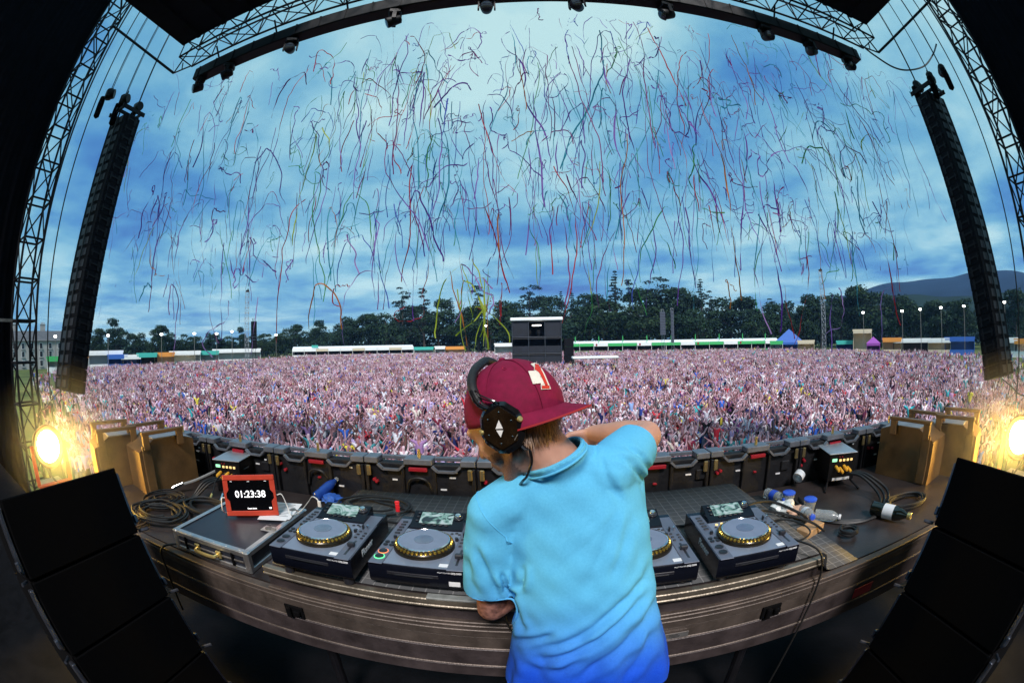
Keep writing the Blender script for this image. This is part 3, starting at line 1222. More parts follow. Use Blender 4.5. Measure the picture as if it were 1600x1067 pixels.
# flood light masts
for i, (az, di, h, lab) in enumerate([
    (-68.2, 88, 6.4, 'behind the truss tower by the house'), (-66.0, 92, 6.4, 'in front of the stone house'), (-60.0, 92, 6.6, 'beside the hanging speakers near the house'),
    (-52.0, 95, 6.8, 'over the food row'), (-47.2, 98, 7.0, 'over the wide white stall'), (-44.0, 100, 7.0, 'before the thin mast by the food row'), (-41.8, 100, 7.4, 'tall, close to the thin mast'),
    (-35.6, 120, 7.0, 'at the start of the white marquee'), (-7.0, 118, 8.6, 'on a frame before the mixing tower'),
    (45.2, 100, 9.0, 'over the tall cream kiosk'), (51.0, 95, 8.8, 'first of four in a row under the hill'), (53.8, 95, 9.0, 'second of four in a row under the hill'),
    (57.0, 95, 9.2, 'third of four in a row under the hill'), (60.6, 93, 9.2, 'last of four in a row under the hill'), (67.2, 90, 9.4, 'between hanging speakers and tower near the hill')]):
    p = azp(az, di, GZ)
    t = thing('flood_light_mast', 'bright flood light on a thin mast ' + lab, 'flood light', p, -rad(az), 'flood light masts round the field')
    t.scale = (KD, KD, KD)
    rod('mast', (0, 0, 0), (0, 0, h), 0.06, dullalu, t)
    b = MB()
    b.box((0, 0.02, h + 0.12), (0.75, 0.16, 0.42), ch=0.03)
    b.build('housing', steel, t)
    b = MB()
    b.box((0, -0.075, h + 0.12), (0.62, 0.02, 0.32))
    b.build('lamp_face', floodm, t)

# ------------------------------------------------------------------ mixing tower in the crowd
p = azp(-0.15, 60, GZ)
t = thing('mixing_tower', 'black scaffold mixing tower with white roof standing in the crowd', 'tower', p, rad(0))
t.scale = (KD, KD, KD)
meshm = mat('tower_scrim', (0.010, 0.013, 0.022), 0.8, var=0.4, scale=0.8)
scaf = mat('scaffold_tube', (0.07, 0.08, 0.10), 0.5, 0.5, var=0.2)
W, D, H = 6.6, 5.0, 7.1
b = MB()
b.box((0, 0, H + 0.12), (W + 0.5, D + 0.5, 0.45), ch=0.08)
b.build('roof', whitem, t)
for i in range(4):
    for y in (-D / 2, D / 2):
        rod('post', (-W / 2 + W * i / 3, y, 0), (-W / 2 + W * i / 3, y, H), 0.05, scaf, t)
for z in (2.6, 4.8, H - 0.2):
    for y in (-D / 2, D / 2):
        rod('rail', (-W / 2, y, z), (W / 2, y, z), 0.035, scaf, t)
for z in (2.4, 4.6):
    b = MB()
    b.box((0, 0, z), (W, D, 0.15))
    b.build('deck', darkm, t)
b = MB()
b.box((0, D / 2 - 0.15, H / 2), (W, 0.06, H))
b.build('back_scrim', meshm, t)
for s in (-1, 1):
    b = MB()
    b.box((s * (W / 2 + 0.05), 0, H / 2), (0.05, D, H))
    b.build('side_scrim', meshm, t)
for i in range(3):
    for z_, h_ in ((1.25, 2.4), (3.15, 0.9), (5.9, 2.0)):
        if i == 1 and z_ > 5:
            continue
        b = MB()
        b.box((-W / 2 + W * (i + 0.5) / 3, -D / 2 + 0.12, z_), (W / 3 - 0.15, 0.05, h_))
        b.build('front_scrim', meshm, t)
b = MB()
b.box((0, -D / 2 - 0.1, H - 0.75), (1.2, 0.12, 0.16), ch=0.03)
b.build('strip_light', mat('strip_light', (1, 1, 1), 0.5, var=0, emit=6.0, ecol=(1, 0.95, 0.85)), t)
for x in (-2.3, -1.5, 0.9):
    b = MB()
    b.box((x, -D / 2 + 0.6, 3.1), (0.9, 0.6, 0.9), ch=0.05)
    b.build('console', darkm, t)
for k, x in enumerate((-1.0, 0.25)):
    b = MB()
    b.box((x, -1.6, 5.45), (0.5, 0.4, 0.6), ch=0.08)
    b.box((x, -1.6, 5.0), (0.2, 0.2, 0.5))
    b.build('follow_spot', steel, t)
b = MB()
b.ball((-0.5, -D / 2 + 0.25, 3.25), 0.10, 8)
b.build('desk_lamp', floodm, t)
p2 = azp(4.1, 58, GZ)
t = thing('speaker_stack', 'dark speaker stack against the side of the mixing tower', 'speaker', p2, 0)
t.scale = (KD, KD, KD)
for k in range(4):
    b = MB()
    b.box((0, 0, 0.62 + k * 1.12), (1.3, 1.2, 1.1), ch=0.04)
    b.build('cabinet', cabm, t)
p2 = azp(7.6, 52, GZ)
t = thing('white_canopy', 'low white canopy in the crowd beside the mixing tower', 'canopy', p2, 0)
t.scale = (KD, KD, KD)
b = MB()
b.box((0, 0, 2.15), (5.6, 2.2, 0.28), ch=0.08)
b.build('roof', whitem, t)
for x in (-2.6, 2.6):
    for y in (-1, 1):
        rod('post', (x, y, 0), (x, y, 2.05), 0.05, dullalu, t)

# ------------------------------------------------------------------ thin lattice masts
mastm = mat('mast_steel', (0.34, 0.36, 0.40), 0.45, 0.5, var=0.15)
for az, di, el, lab in ((-39.7, 62, 6.9, 'silver lattice mast rising from the crowd near the food row'), (39.4, 62, 8.1, 'silver lattice mast rising from the crowd near the hill')):
    top = KD * di * tan(rad(el)) + CAM.z
    p = azp(az, di)
    t = thing('lattice_mast', lab, 'mast', (p.x, p.y, GZ), -rad(az), 'lattice masts in the crowd')
    truss(t, (0, 0, 0), (0, 0, top - GZ), 0.8, 16, Vector((0, 1, 0)), 0.045, 0.028, mastm, faces=(0, 1, 2))
    b = MB()
    b.box((0, -0.05, top - GZ + 0.15), (0.8, 0.7, 0.35), ch=0.05)
    b.lathe([(0.1, 0), (0.16, 0.1), (0.12, 0.3)], 10, 0, T(0.1, 0, top - GZ + 0.3))
    b.build('head_block', steel, t)
for az, di, z0, z1, w_, lab in ((-38.7, 70, 1.3, 5.6, 1.0, 'short black speaker array hung by the mast near the food row'), (16.9, 78, 2.4, 6.6, 1.0, 'grey hung delay speaker array over the crowd before the massive tree'),
                               (18.2, 78, 1.0, 6.8, 0.5, 'thin grey delay speaker column over the crowd before the massive tree')):
    p = azp(az, di)
    t = thing('delay_speaker', lab, 'speaker array', (p.x, p.y, CAM.z * (1 - KD)), -rad(az))
    t.scale = (KD, KD, KD)
    n = 9
    m = cabm if az < 0 else mat('delay_grey', (0.05, 0.06, 0.09), 0.6, var=0.2)
    me = MB().box((0, 0, 0), (w_, 0.8, (z1 - z0) / n * 0.94), ch=0.03).mesh('cabinet', m)
    for k in range(n):
        link('cabinet', me, t, T(0, 0.02 * k, z0 + (z1 - z0) * (k + 0.5) / n))
    truss(t, (0.0, 1.0, GZ), (0.0, 1.0, z1 + 0.5), 0.5, 9, Vector((0, 1, 0)), 0.03, 0.018, mastm if az > 0 else steel, faces=(0, 1))
    rod('hanger', (0, 0, z1 - 0.1), (0, 1.0, z1 + 0.4), 0.03, steel, t)

# ================================================================== the crowd
def ramp_mat(name, source, stops, rough=0.8, salt=None):
    """colour picked per person: SOURCE is 'random' or 'color' of the Object Info node"""
    m = bpy.data.materials.new(name)
    m.use_nodes = True
    t = m.node_tree
    p = t.nodes['Principled BSDF']
    p.inputs['Roughness'].default_value = rough
    p.inputs['Specular IOR Level'].default_value = 0.25
    oi = t.nodes.new('ShaderNodeObjectInfo')
    if source == 'color':
        t.links.new(oi.outputs['Color'], p.inputs['Base Color'])
        return m
    fac = oi.outputs['Random']
    if salt:
        wnn = t.nodes.new('ShaderNodeTexWhiteNoise')
        wnn.noise_dimensions = '1D'
        ad = t.nodes.new('ShaderNodeMath')
        ad.operation = 'ADD'
        ad.inputs[1].default_value = salt
        t.links.new(fac, ad.inputs[0])
        t.links.new(ad.outputs[0], wnn.inputs['W'])
        fac = wnn.outputs['Value']
    r = t.nodes.new('ShaderNodeValToRGB')
    r.color_ramp.interpolation = 'CONSTANT'
    e = r.color_ramp.elements
    while len(e) > 1:
        e.remove(e[-1])
    n = len(stops)
    e[0].position, e[0].color = 0, (*stops[0], 1)
    for i in range(1, n):
        x = e.new(i / n)
        x.color = (*stops[i], 1)
    t.links.new(fac, r.inputs[0])
    t.links.new(r.outputs[0], p.inputs['Base Color'])
    return m


SHIRTS = [('white', (0.80, 0.80, 0.84)), ('black', (0.012, 0.012, 0.018)), ('pale pink', (0.72, 0.50, 0.62)), ('grey', (0.30, 0.30, 0.36)),
          ('navy blue', (0.02, 0.03, 0.15)), ('mauve', (0.36, 0.20, 0.42)), ('cream', (0.70, 0.62, 0.56)), ('light blue', (0.28, 0.42, 0.75)),
          ('dark red', (0.22, 0.02, 0.05)), ('off-white', (0.72, 0.70, 0.78)), ('charcoal', (0.03, 0.03, 0.04)), ('dark blue', (0.03, 0.06, 0.30)),
          ('lilac', (0.50, 0.40, 0.70)), ('maroon', (0.10, 0.02, 0.06)), ('silver', (0.55, 0.54, 0.62)), ('red', (0.55, 0.03, 0.05)), ('plum', (0.14, 0.04, 0.16)),
          ('teal', (0.05, 0.26, 0.30)), ('white striped', (0.70, 0.68, 0.76)), ('dark grey', (0.09, 0.09, 0.12))]
SKINS = [(0.46, 0.245, 0.28), (0.58, 0.36, 0.42), (0.34, 0.165, 0.18), (0.68, 0.48, 0.54), (0.42, 0.215, 0.25), (0.17, 0.075, 0.07)]
HAIRS = [(0.012, 0.008, 0.007), (0.03, 0.017, 0.012), (0.07, 0.035, 0.02), (0.24, 0.15, 0.075), (0.02, 0.012, 0.008), (0.10, 0.04, 0.02)]
TROUS = [(0.03, 0.04, 0.08), (0.015, 0.015, 0.02), (0.25, 0.22, 0.17), (0.08, 0.11, 0.18)]
skinC = ramp_mat('crowd_skin', 'random', SKINS, 0.55, salt=3.7)
hairC = ramp_mat('crowd_hair', 'random', HAIRS, 0.6, salt=9.1)
trouC = ramp_mat('crowd_trousers', 'random', TROUS, 0.8, salt=5.3)
shirtC = ramp_mat('crowd_shirt', 'random', [c for _, c in SHIRTS] + [(0.80, 0.80, 0.84), (0.012, 0.012, 0.018), (0.04, 0.14, 0.62), (0.05, 0.45, 0.50), (0.72, 0.62, 0.08), (0.70, 0.68, 0.76), (0.012, 0.012, 0.018), (0.50, 0.40, 0.70), (0.02, 0.02, 0.05), (0.84, 0.84, 0.90), (0.10, 0.02, 0.05)], 0.8)
shirtN = ramp_mat('near_shirt', 'color', None, 0.8)

ARM = {  # elbow and hand offsets from the shoulder; x outwards, y forward (towards the stage), z up
    'up': ((0.09, 0.02, 0.27), (0.05, 0.05, 0.55)),
    'wide': ((0.20, 0.03, 0.18), (0.33, 0.06, 0.42)),
    'bent': ((0.20, 0.08, 0.12), (0.06, 0.16, 0.36)),
    'reach': ((0.08, 0.22, 0.14), (0.02, 0.46, 0.28)),
    'clap': ((0.10, 0.12, 0.20), (-0.15, 0.20, 0.42)),
    'down': ((0.06, 0.0, -0.28), (0.05, 0.12, -0.50)),
    'fold': ((0.08, 0.08, -0.25), (-0.05, 0.28, -0.12)),
}
POSES = [('both arms up', 'up', 'up'), ('arms up wide', 'wide', 'wide'), ('one arm up', 'up', 'down'),
         ('clapping overhead', 'clap', 'clap'), ('elbows bent', 'bent', 'bent'), ('one arm reaching', 'reach', 'down'),
         ('both arms reaching', 'reach', 'reach'), ('one elbow bent', 'bent', 'up'), ('arms down', 'down', 'down'),
         ('one arm wide', 'up', 'wide'), ('hand at chest', 'fold', 'bent'), ('arm flung out', 'wide', 'fold')]


def person_mesh(pose, k):
    rng = random.Random(k * 13 + 5)
    j = lambda a: rng.uniform(-a, a)
    fem = k % 2
    sh = 0.165 if fem else 0.195
    lean = j(0.05)
    P, E, Rr, Pt = [], [], [], []

    def v(p, r, part, par=None):
        P.append(Vector(p))
        Rr.append(r)
        Pt.append(part)
        if par is not None:
            E.append((par, len(P) - 1))
        return len(P) - 1

    hp = v((0, 0, 0.93), (0.15, 0.11), 'leg')
    ws = v((lean * 0.4, 0, 1.10), (0.125 if fem else 0.145, 0.095), 'shirt', hp)
    ch = v((lean * 0.8, -0.01, 1.32), (0.145 if fem else 0.17, 0.11), 'shirt', ws)
    nk = v((lean, 0, 1.47), (0.055, 0.055), 'skin', ch)
    h1 = v((lean, -0.03, 1.57), (0.075, 0.085), 'head', nk)
    v((lean + j(0.02), -0.015, 1.70), (0.065, 0.085), 'head', h1)
    for s, a in ((-1, pose[1]), (1, pose[2])):
        so = v((lean + s * sh, 0, 1.42), (0.06, 0.06), 'shirt', ch)
        e, hnd = ARM[a]
        ep = P[so] + Vector((s * e[0] + j(0.03), -e[1] + j(0.03), e[2]))
        hq = P[so] + Vector((s * hnd[0] + j(0.05), -hnd[1] + j(0.05), hnd[2] + j(0.03)))
        ei = v(ep, (0.043, 0.043), 'sleeve', so)
        wi = v(ep.lerp(hq, 0.85), (0.031, 0.031), 'skin', ei)
        hi = v(hq, (0.044, 0.026), 'skin', wi)
        d = (hq - ep).normalized()
        v(hq + d * 0.09, (0.030, 0.015), 'skin', hi)
    for s in (-1, 1):
        kn = v((s * 0.10, -0.03 + j(0.04), 0.50), (0.075, 0.075), 'leg', hp)
        an = v((s * 0.11, 0.02, 0.08), (0.05, 0.05), 'leg', kn)
        v((s * 0.12, -0.12, 0.035), (0.045, 0.035), 'leg', an)
    me = bpy.data.meshes.new('person')
    me.from_pydata(P, E, [])
    o = bpy.data.objects.new('work', me)
    COL.objects.link(o)
    o.modifiers.new('skin', 'SKIN').use_smooth_shade = True
    for i, r in enumerate(Rr):
        me.skin_vertices[0].data[i].radius = r
    me.skin_vertices[0].data[hp].use_root = True
    s = o.modifiers.new('sub', 'SUBSURF')
    s.levels = s.render_levels = 1
    dg = bpy.context.evaluated_depsgraph_get()
    r = bpy.data.meshes.new_from_object(o.evaluated_get(dg))
    bpy.data.objects.remove(o)
    r.name = 'person'
    for q in (skinC, shirtC, hairC, trouC):
        r.materials.append(q)
    # colour every face by the nearest bone
    nv = len(r.vertices)
    co = np.empty(nv * 3)
    r.vertices.foreach_get('co', co)
    co = co.reshape(-1, 3)
    idx = []
    A = np.array([P[a] for a, c in E])
    B = np.array([P[c] for a, c in E])
    kinds = [Pt[c] for a, c in E]
    bare = rng.random() < 0.35
    for f in r.polygons:
        c = np.mean(co[list(f.vertices)], axis=0)
        ab = B - A
        tt = np.clip(((c - A) * ab).sum(1) / (ab * ab).sum(1), 0, 1)
        dd = np.linalg.norm(A + ab * tt[:, None] - c, axis=1)
        i = int(np.argmin(dd))
        kd = kinds[i]
        if kd == 'sleeve':
            mi = 0 if (bare or tt[i] > 0.55) else 1
        elif kd == 'head':
            mi = 2 if (c[2] > 1.715 or c[1] > 0.005 or (fem and abs(c[0] - lean) > 0.062)) else 0
        elif kd == 'skin':
            mi = 2 if (fem and c[2] > 1.42 and abs(c[0]) < 0.14 and c[1] > 0.02) else 0
        elif kd == 'leg':
            mi = 3
        else:
            mi = 1
        idx.append(mi)
    r.polygons.foreach_set('material_index', idx)
    r.polygons.foreach_set('use_smooth', [True] * len(idx))
    return r


PM = []
for k in range(24):
    PM.append((person_mesh(POSES[k % len(POSES)], k), POSES[k % len(POSES)][0], bool(k % 2)))
NEARM = []
for me, _, _ in PM:
    q = me.copy()
    q.materials[1] = shirtN
    NEARM.append(q)
POSEW = [0.09, 0.06, 0.12, 0.07, 0.10, 0.08, 0.05, 0.09, 0.17, 0.05, 0.06, 0.06]
POSEW = np.array(POSEW + POSEW) / 2

rng = np.random.default_rng(21)
pts = []


def far_limit(az):
    return KD * np.interp(az, [-72, -62, -52, -40, -30, -5, 5, 30, 38, 50, 62, 74], [70, 86, 93, 104, 133, 128, 120, 121, 108, 94, 80, 70])


def keep_prob(az, r):
    p = 1.0
    r = r / KD
    if az > 54 and r > 34:
        p *= np.interp(az, [54, 60, 66, 74], [1.0, 0.5, 0.22, 0.12])
    if az > 44 and r > 62:
        p *= 0.55
    if az < -60 and r > 20:
        p *= np.interp(az, [-72, -66, -60], [0.10, 0.25, 0.9])
    if 0.5 < az < 8.5 and 44 < r < 50:
        p *= 0.8
    return p


for r0, r1, dens in ((13.2, 22, 3.1), (22, 36, 2.6), (36, 59, 1.9), (59, 92, 1.15), (92, 134, 0.75), (134, 190, 0.55)):
    for az0 in range(-72, 74, 2):
        n = rng.poisson(rad(2) * 0.5 * (r1 * r1 - r0 * r0) * dens)
        for _ in range(n):
            az = az0 + rng.uniform(0, 2)
            r = math.sqrt(rng.uniform(r0 * r0, r1 * r1))
            if r > far_limit(az) + rng.normal() * 2 or rng.random() > keep_prob(az, r):
                continue
            x, y = r * sin(rad(az)), r * cos(rad(az))
            if y < 4.6 or (abs(x) < 5.6 and 80 < y < 88.5) or (abs(x - 5.8) < 1.4 and 79 < y < 84):
                continue
            if abs(x) > 12.4 and y < 8:
                continue
            pts.append((x, y, r, az))
pts.sort(key=lambda q: q[2])
pts = np.array(pts)
NP = len(pts)
pick = rng.choice(24, NP, p=POSEW)
scal = rng.normal(1.0, 0.065, NP)
rotz = np.arctan2(-pts[:, 0] * 0.7, -(1.0 - pts[:, 1])) + rng.normal(0, 0.35, NP)
lift = np.where(rng.random(NP) < 0.03, 0.55, 0.0) + rng.uniform(-0.03, 0.06, NP)

ZONES = [(-62, 'beside the yellow lamp by the house'), (-46, 'over the lamp cases by the house'), (-38, 'over the power box near the tablet'), (-30, 'over the red tablet'),
         (-22, 'over the first media player'), (-13, 'over the memory stick'), (-5, 'just before the cap'), (3, 'behind the cap'),
         (12, 'between brim and elbow'), (20, 'past the raised elbow'), (30, 'over the last media player'), (40, 'over the water bottles'), (50, 'over the power box by the bottles'), (90, 'over the lamp cases by the hill')]
ROWS = [(15.3, 'front row'), (16.4, 'second row'), (17.6, 'third row'), (18.8, 'fourth row'), (99, 'fifth row')]
near_i = [i for i in range(NP) if -57 < pts[i, 3] < 56 and 14.5 < pts[i, 2]][:300]
near_set = set(near_i)
for i in near_i:
    x, y, r, az = pts[i]
    si = int(rng.choice(len(SHIRTS), p=np.array([9, 5, 6, 5, 4, 5, 4, 3, 4, 6, 4, 2, 4, 3, 1, 2, 1, 5, 4, 5]) / 82))
    k = int(pick[i])
    o = bpy.data.objects.new('person', NEARM[k])
    COL.objects.link(o)
    o.location = (x, y, GZ + lift[i])
    o.rotation_euler = (0, 0, rotz[i])
    o.scale = (scal[i],) * 3
    o.color = (*SHIRTS[si][1], 1)
    zn = next(t_ for lim, t_ in ZONES if az < lim)
    rw = next(t_ for lim, t_ in ROWS if r < lim)
    tag(o, 'fan in %s, %s, %s, %s' % (SHIRTS[si][0], PM[k][1], rw, zn), 'person', 'fans in the front rows')

# everyone further back, one packed crowd
src = bpy.data.collections.new('crowd_figures')
for k, (me, _, _) in enumerate(PM):
    o = bpy.data.objects.new('figure_%02d' % k, me)
    src.objects.link(o)
far_i = np.array([i for i in range(NP) if i not in near_set])
me = bpy.data.meshes.new('crowd')
me.from_pydata([(pts[i, 0], pts[i, 1], GZ + lift[i]) for i in far_i], [], [])
for nm, ty, arr in (('who', 'INT', pick[far_i]), ('turn', 'FLOAT', rotz[far_i]), ('tall', 'FLOAT', scal[far_i])):
    a = me.attributes.new(nm, ty, 'POINT')
    a.data.foreach_set('value', arr.astype(np.int32 if ty == 'INT' else np.float32))
crowd = link('crowd', me)
tag(crowd, 'dense crowd with raised arms filling the field', 'crowd', kind='stuff')
g = bpy.data.node_groups.new('crowd_scatter', 'GeometryNodeTree')
g.interface.new_socket('Geometry', in_out='INPUT', socket_type='NodeSocketGeometry')
g.interface.new_socket('Geometry', in_out='OUTPUT', socket_type='NodeSocketGeometry')
gi = g.nodes.new('NodeGroupInput')
go = g.nodes.new('NodeGroupOutput')
iop = g.nodes.new('GeometryNodeInstanceOnPoints')
ci = g.nodes.new('GeometryNodeCollectionInfo')
ci.inputs[0].default_value = src
ci.inputs['Separate Children'].default_value = True
ci.inputs['Reset Children'].default_value = True


def attr(nm, ty):
    n = g.nodes.new('GeometryNodeInputNamedAttribute')
    n.data_type = ty
    n.inputs[0].default_value = nm
    return n.outputs[0]


cx = g.nodes.new('ShaderNodeCombineXYZ')
g.links.new(attr('turn', 'FLOAT'), cx.inputs[2])
er = g.nodes.new('FunctionNodeEulerToRotation')
g.links.new(cx.outputs[0], er.inputs[0])
g.links.new(gi.outputs[0], iop.inputs['Points'])
g.links.new(ci.outputs[0], iop.inputs['Instance'])
iop.inputs['Pick Instance'].default_value = True
g.links.new(attr('who', 'INT'), iop.inputs['Instance Index'])
g.links.new(er.outputs[0], iop.inputs['Rotation'])
g.links.new(attr('tall', 'FLOAT'), iop.inputs['Scale'])
g.links.new(iop.outputs[0], go.inputs[0])
md = crowd.modifiers.new('scatter', 'NODES')
md.node_group = g

# ================================================================== the performer's desk
woodm = mat('deck_board', (0.030, 0.023, 0.022), 0.38, var=0.45, scale=5, bump=0.12, bscale=70)
fasm = mat('deck_fascia', (0.048, 0.037, 0.038), 0.48, 0.25, var=0.45, scale=9, bump=0.2, bscale=90)
tanm = mat('deck_extrusion', (0.10, 0.078, 0.066), 0.48, 0.45, var=0.4, scale=11, bump=0.15, bscale=110)


def mat_rubber():
    m = mat('rubber_mat', (0.05, 0.052, 0.055), 0.75, var=0.2, scale=4)
    t = m.node_tree
    p = t.nodes['Principled BSDF']
    tcn = t.nodes.new('ShaderNodeTexCoord')
    br = t.nodes.new('ShaderNodeTexBrick')
    br.offset = 0.0
    br.inputs['Scale'].default_value = 1.0
    br.inputs['Mortar Size'].default_value = 0.0022
    br.inputs['Mortar Smooth'].default_value = 0.3
    br.inputs['Brick Width'].default_value = 0.045
    br.inputs['Row Height'].default_value = 0.045
    br.inputs['Color1'].default_value = (0.050, 0.052, 0.056, 1)
    br.inputs['Color2'].default_value = (0.062, 0.064, 0.066, 1)
    br.inputs['Mortar'].default_value = (0.15, 0.15, 0.15, 1)
    t.links.new(tcn.outputs['Object'], br.inputs['Vector'])
    t.links.new(br.outputs['Color'], p.inputs['Base Color'])
    b = t.nodes.new('ShaderNodeBump')
    b.inputs['Strength'].default_value = 0.4
    b.inputs['Distance'].default_value = 0.002
    t.links.new(br.outputs['Fac'], b.inputs['Height'])
    t.links.new(b.outputs[0], p.inputs['Normal'])
    return m


DX = 2.75
t = thing('staging_deck', 'wide worn wooden deck with metal front bands carrying the equipment', 'table')
b = MB()
b.box((0, 1.64, 0.835), (2 * DX, 0.98, 0.03))
b.build('deck_top', woodm, t)
FY = 1.10


def band(name, m, y0, z0, z1, parent, depth=0.04, x0=-DX, x1=DX):
    b = MB()
    b.box(((x0 + x1) / 2, y0 + depth / 2, (z0 + z1) / 2), (x1 - x0, depth, z1 - z0), ch=0.003)
    return b.build(name, m, parent)


band('edge_rail', tanm, FY - 0.002, 0.834, 0.853, t)
band('edge_rail', tanm, FY - 0.001, 0.800, 0.8335, t)
band('recessed_band', tanm, FY + 0.006, 0.745, 0.798, t)
band('edge_rail', tanm, FY + 0.002, 0.737, 0.7445, t)
band('fascia_board', fasm, FY + 0.004, 0.655, 0.736, t)
band('edge_rail', tanm, FY + 0.002, 0.646, 0.6545, t)
band('fascia_board', fasm, FY + 0.006, 0.590, 0.645, t)
b = MB()
b.box((0, 1.66, 0.68), (2 * DX - 0.1, 0.9, 0.26))
b.build('deck_frame', matte, t)
for x in (-2.5, -0.9, 0.9, 2.5):
    for y in (1.3, 2.0):
        b = MB()
        b.cyl((x, y, 0.0), (x, y, 0.56), 0.025, 0.025, 10)
        b.cyl((x, y, 0.0), (x, y, 0.015), 0.05, 0.05, 10)
        b.build('leg', steel, t)
for px, py in ((457, 945), (1210, 938)):
    q = at(px, py, y=FY)
    b = MB()
    b.box((q.x, FY + 0.001, 0.772), (0.085, 0.012, 0.058), ch=0.004)
    b.box((q.x - 0.018, FY - 0.010, 0.772), (0.022, 0.02, 0.05), ch=0.004)
    b.box((q.x + 0.02, FY - 0.012, 0.776), (0.028, 0.016, 0.022), ch=0.004)
    b.build('clamp_pocket', matte, t)
q = at(1060, 978, y=FY)
b = MB()
b.box((q.x, FY - 0.002, 0.762), (0.085, 0.004, 0.024))
pl = b.build('maker_plate', alu, t)
for k, (s_, wz) in enumerate((('0000', 0.006), ('0000 00000', 0.0), ('00 0 000', -0.006))):
    b = MB()
    b.box((q.x - 0.012 + 0.003 * k, FY - 0.0045, 0.762 + wz), (0.03 + 0.01 * (k == 1), 0.001, 0.0022))
    b.build('print_line', black, pl)
q = at(1348, 920, y=FY)
b = MB()
b.box((q.x, FY - 0.001, 0.693), (0.12, 0.004, 0.05), ch=0.001)
b.build('red_sticker', redp, t)

t = thing('equipment_riser', 'low black riser case with worn metal front edge under the media players', 'case')
X0, X1, Y0, Y1 = -0.99, 1.05, 1.112, 2.06
b = MB()
b.box(((X0 + X1) / 2, (Y0 + Y1) / 2 + 0.006, 0.902), (X1 - X0, Y1 - Y0 - 0.012, 0.096), ch=0.004)
b.build('case_body', fasm, t)
casetan = mat('case_extrusion', (0.24, 0.205, 0.16), 0.4, 0.7, var=0.35, scale=11, bump=0.15, bscale=110)
band('edge_rail', casetan, Y0 - 0.010, 0.934, 0.9535, t, 0.03, X0, X1)
band('edge_rail', casetan, Y0 - 0.014, 0.921, 0.932, t, 0.03, X0, X1)
band('edge_rail', tanm, Y0 - 0.006, 0.853, 0.862, t, 0.03, X0, X1)
b = MB()
b.box((-0.17, Y0 - 0.0, 0.958), (0.36, 0.03, 0.008), ch=0.002)
b.build('tape_strip', mat('grey_tape', (0.22, 0.23, 0.22), 0.6, var=0.3, scale=30), t)
q = at(655, 940, z=0.95)

# rubber mat over it, one end curling down to the deck
b = MB()
vs, fs = [], []
prof = [(-0.96, 0.957)] + [(x, 0.957) for x in np.linspace(-0.6, 1.02, 8)] + [(1.06, 0.954), (1.085, 0.94), (1.095, 0.915), (1.10, 0.885), (1.112, 0.864), (1.14, 0.856), (1.22, 0.8555), (1.30, 0.8555)]
for x, z in prof:
    vs += [(x, 1.135, z), (x, 2.05, z)]
for i in range(len(prof) - 1):
    fs.append((2 * i, 2 * i + 1, 2 * i + 3, 2 * i + 2))
b.add(vs, fs)
o = b.build('rubber_mat', mat_rubber(), smooth=50)
md = o.modifiers.new('thickness', 'SOLIDIFY')
md.thickness = 0.0035
md.offset = 1
tag(o, 'dark grey rubber mat with square grid under the media players', 'mat')

# ------------------------------------------------------------------ media players
shell = mat('player_shell', (0.004, 0.005, 0.010), 0.22, var=0.15, scale=12, spec=0.35)
plate = mat('player_plate', (0.24, 0.275, 0.35), 0.42, 0.3, var=0.10, scale=25)
rail = mat('player_rail', (0.13, 0.145, 0.19), 0.4, 0.2, var=0.1)
jogm = mat('jog_plate', (0.26, 0.29, 0.38), 0.36, 0.35, var=0.08, scale=30)
chrome = mat('chrome_ring', (0.75, 0.75, 0.76), 0.15, 1.0, var=0.05)
ringm = mat('jog_ring', (0.030, 0.024, 0.015), 0.22, 0.5, var=0.2)
goldm = mat('jog_dimple', (0.42, 0.25, 0.035), 0.25, 0.8, var=0.1)
btn = mat('dark_button', (0.012, 0.013, 0.018), 0.35, var=0.1)
capm = mat('fader_cap', (0.02, 0.02, 0.025), 0.3, var=0.1)
lampy = mat('amber_button', (0.9, 0.65, 0.25), 0.4, var=0, emit=0.8, ecol=(1.0, 0.65, 0.25))
greenled = mat('green_ring', (0.1, 0.9, 0.3), 0.4, var=0, emit=1.2, ecol=(0.15, 1.0, 0.35))
orangeled = mat('orange_ring', (0.9, 0.25, 0.1), 0.4, var=0, emit=0.7, ecol=(1.0, 0.3, 0.12))


def screen_mat():
    m = mat('player_screen', (0.10, 0.16, 0.14), 0.12, var=0, coat=0.6)
    t = m.node_tree
    p = t.nodes['Principled BSDF']
    tcn = t.nodes.new('ShaderNodeTexCoord')
    no = t.nodes.new('ShaderNodeTexNoise')
    no.inputs['Scale'].default_value = 17
    no.inputs['Detail'].default_value = 3
    no.inputs['Distortion'].default_value = 2.5
    oi = t.nodes.new('ShaderNodeObjectInfo')
    ad = t.nodes.new('ShaderNodeVectorMath')
    ad.operation = 'ADD'
    t.links.new(tcn.outputs['Object'], ad.inputs[0])
    t.links.new(oi.outputs['Random'], ad.inputs[1])
    t.links.new(ad.outputs[0], no.inputs['Vector'])
    r = t.nodes.new('ShaderNodeValToRGB')  # pale green blotches: reflections painted into the screen colour
    e = r.color_ramp.elements
    e[0].position, e[0].color = 0.36, (0.02, 0.03, 0.035, 1)
    e[1].position, e[1].color = 0.46, (0.16, 0.30, 0.25, 1)
    x = e.new(0.62)
    x.color = (0.42, 0.50, 0.50, 1)
    t.links.new(no.outputs[0], r.inputs[0])
    t.links.new(r.outputs[0], p.inputs['Base Color'])
    t.links.new(r.outputs[0], p.inputs['Emission Color'])
    p.inputs['Emission Strength'].default_value = 0.10
    return m


scrm = screen_mat()


def rbox(w_, d_, h_, ch=0.002):
    return MB().box((0, 0, 0), (w_, d_, h_), ch=ch)


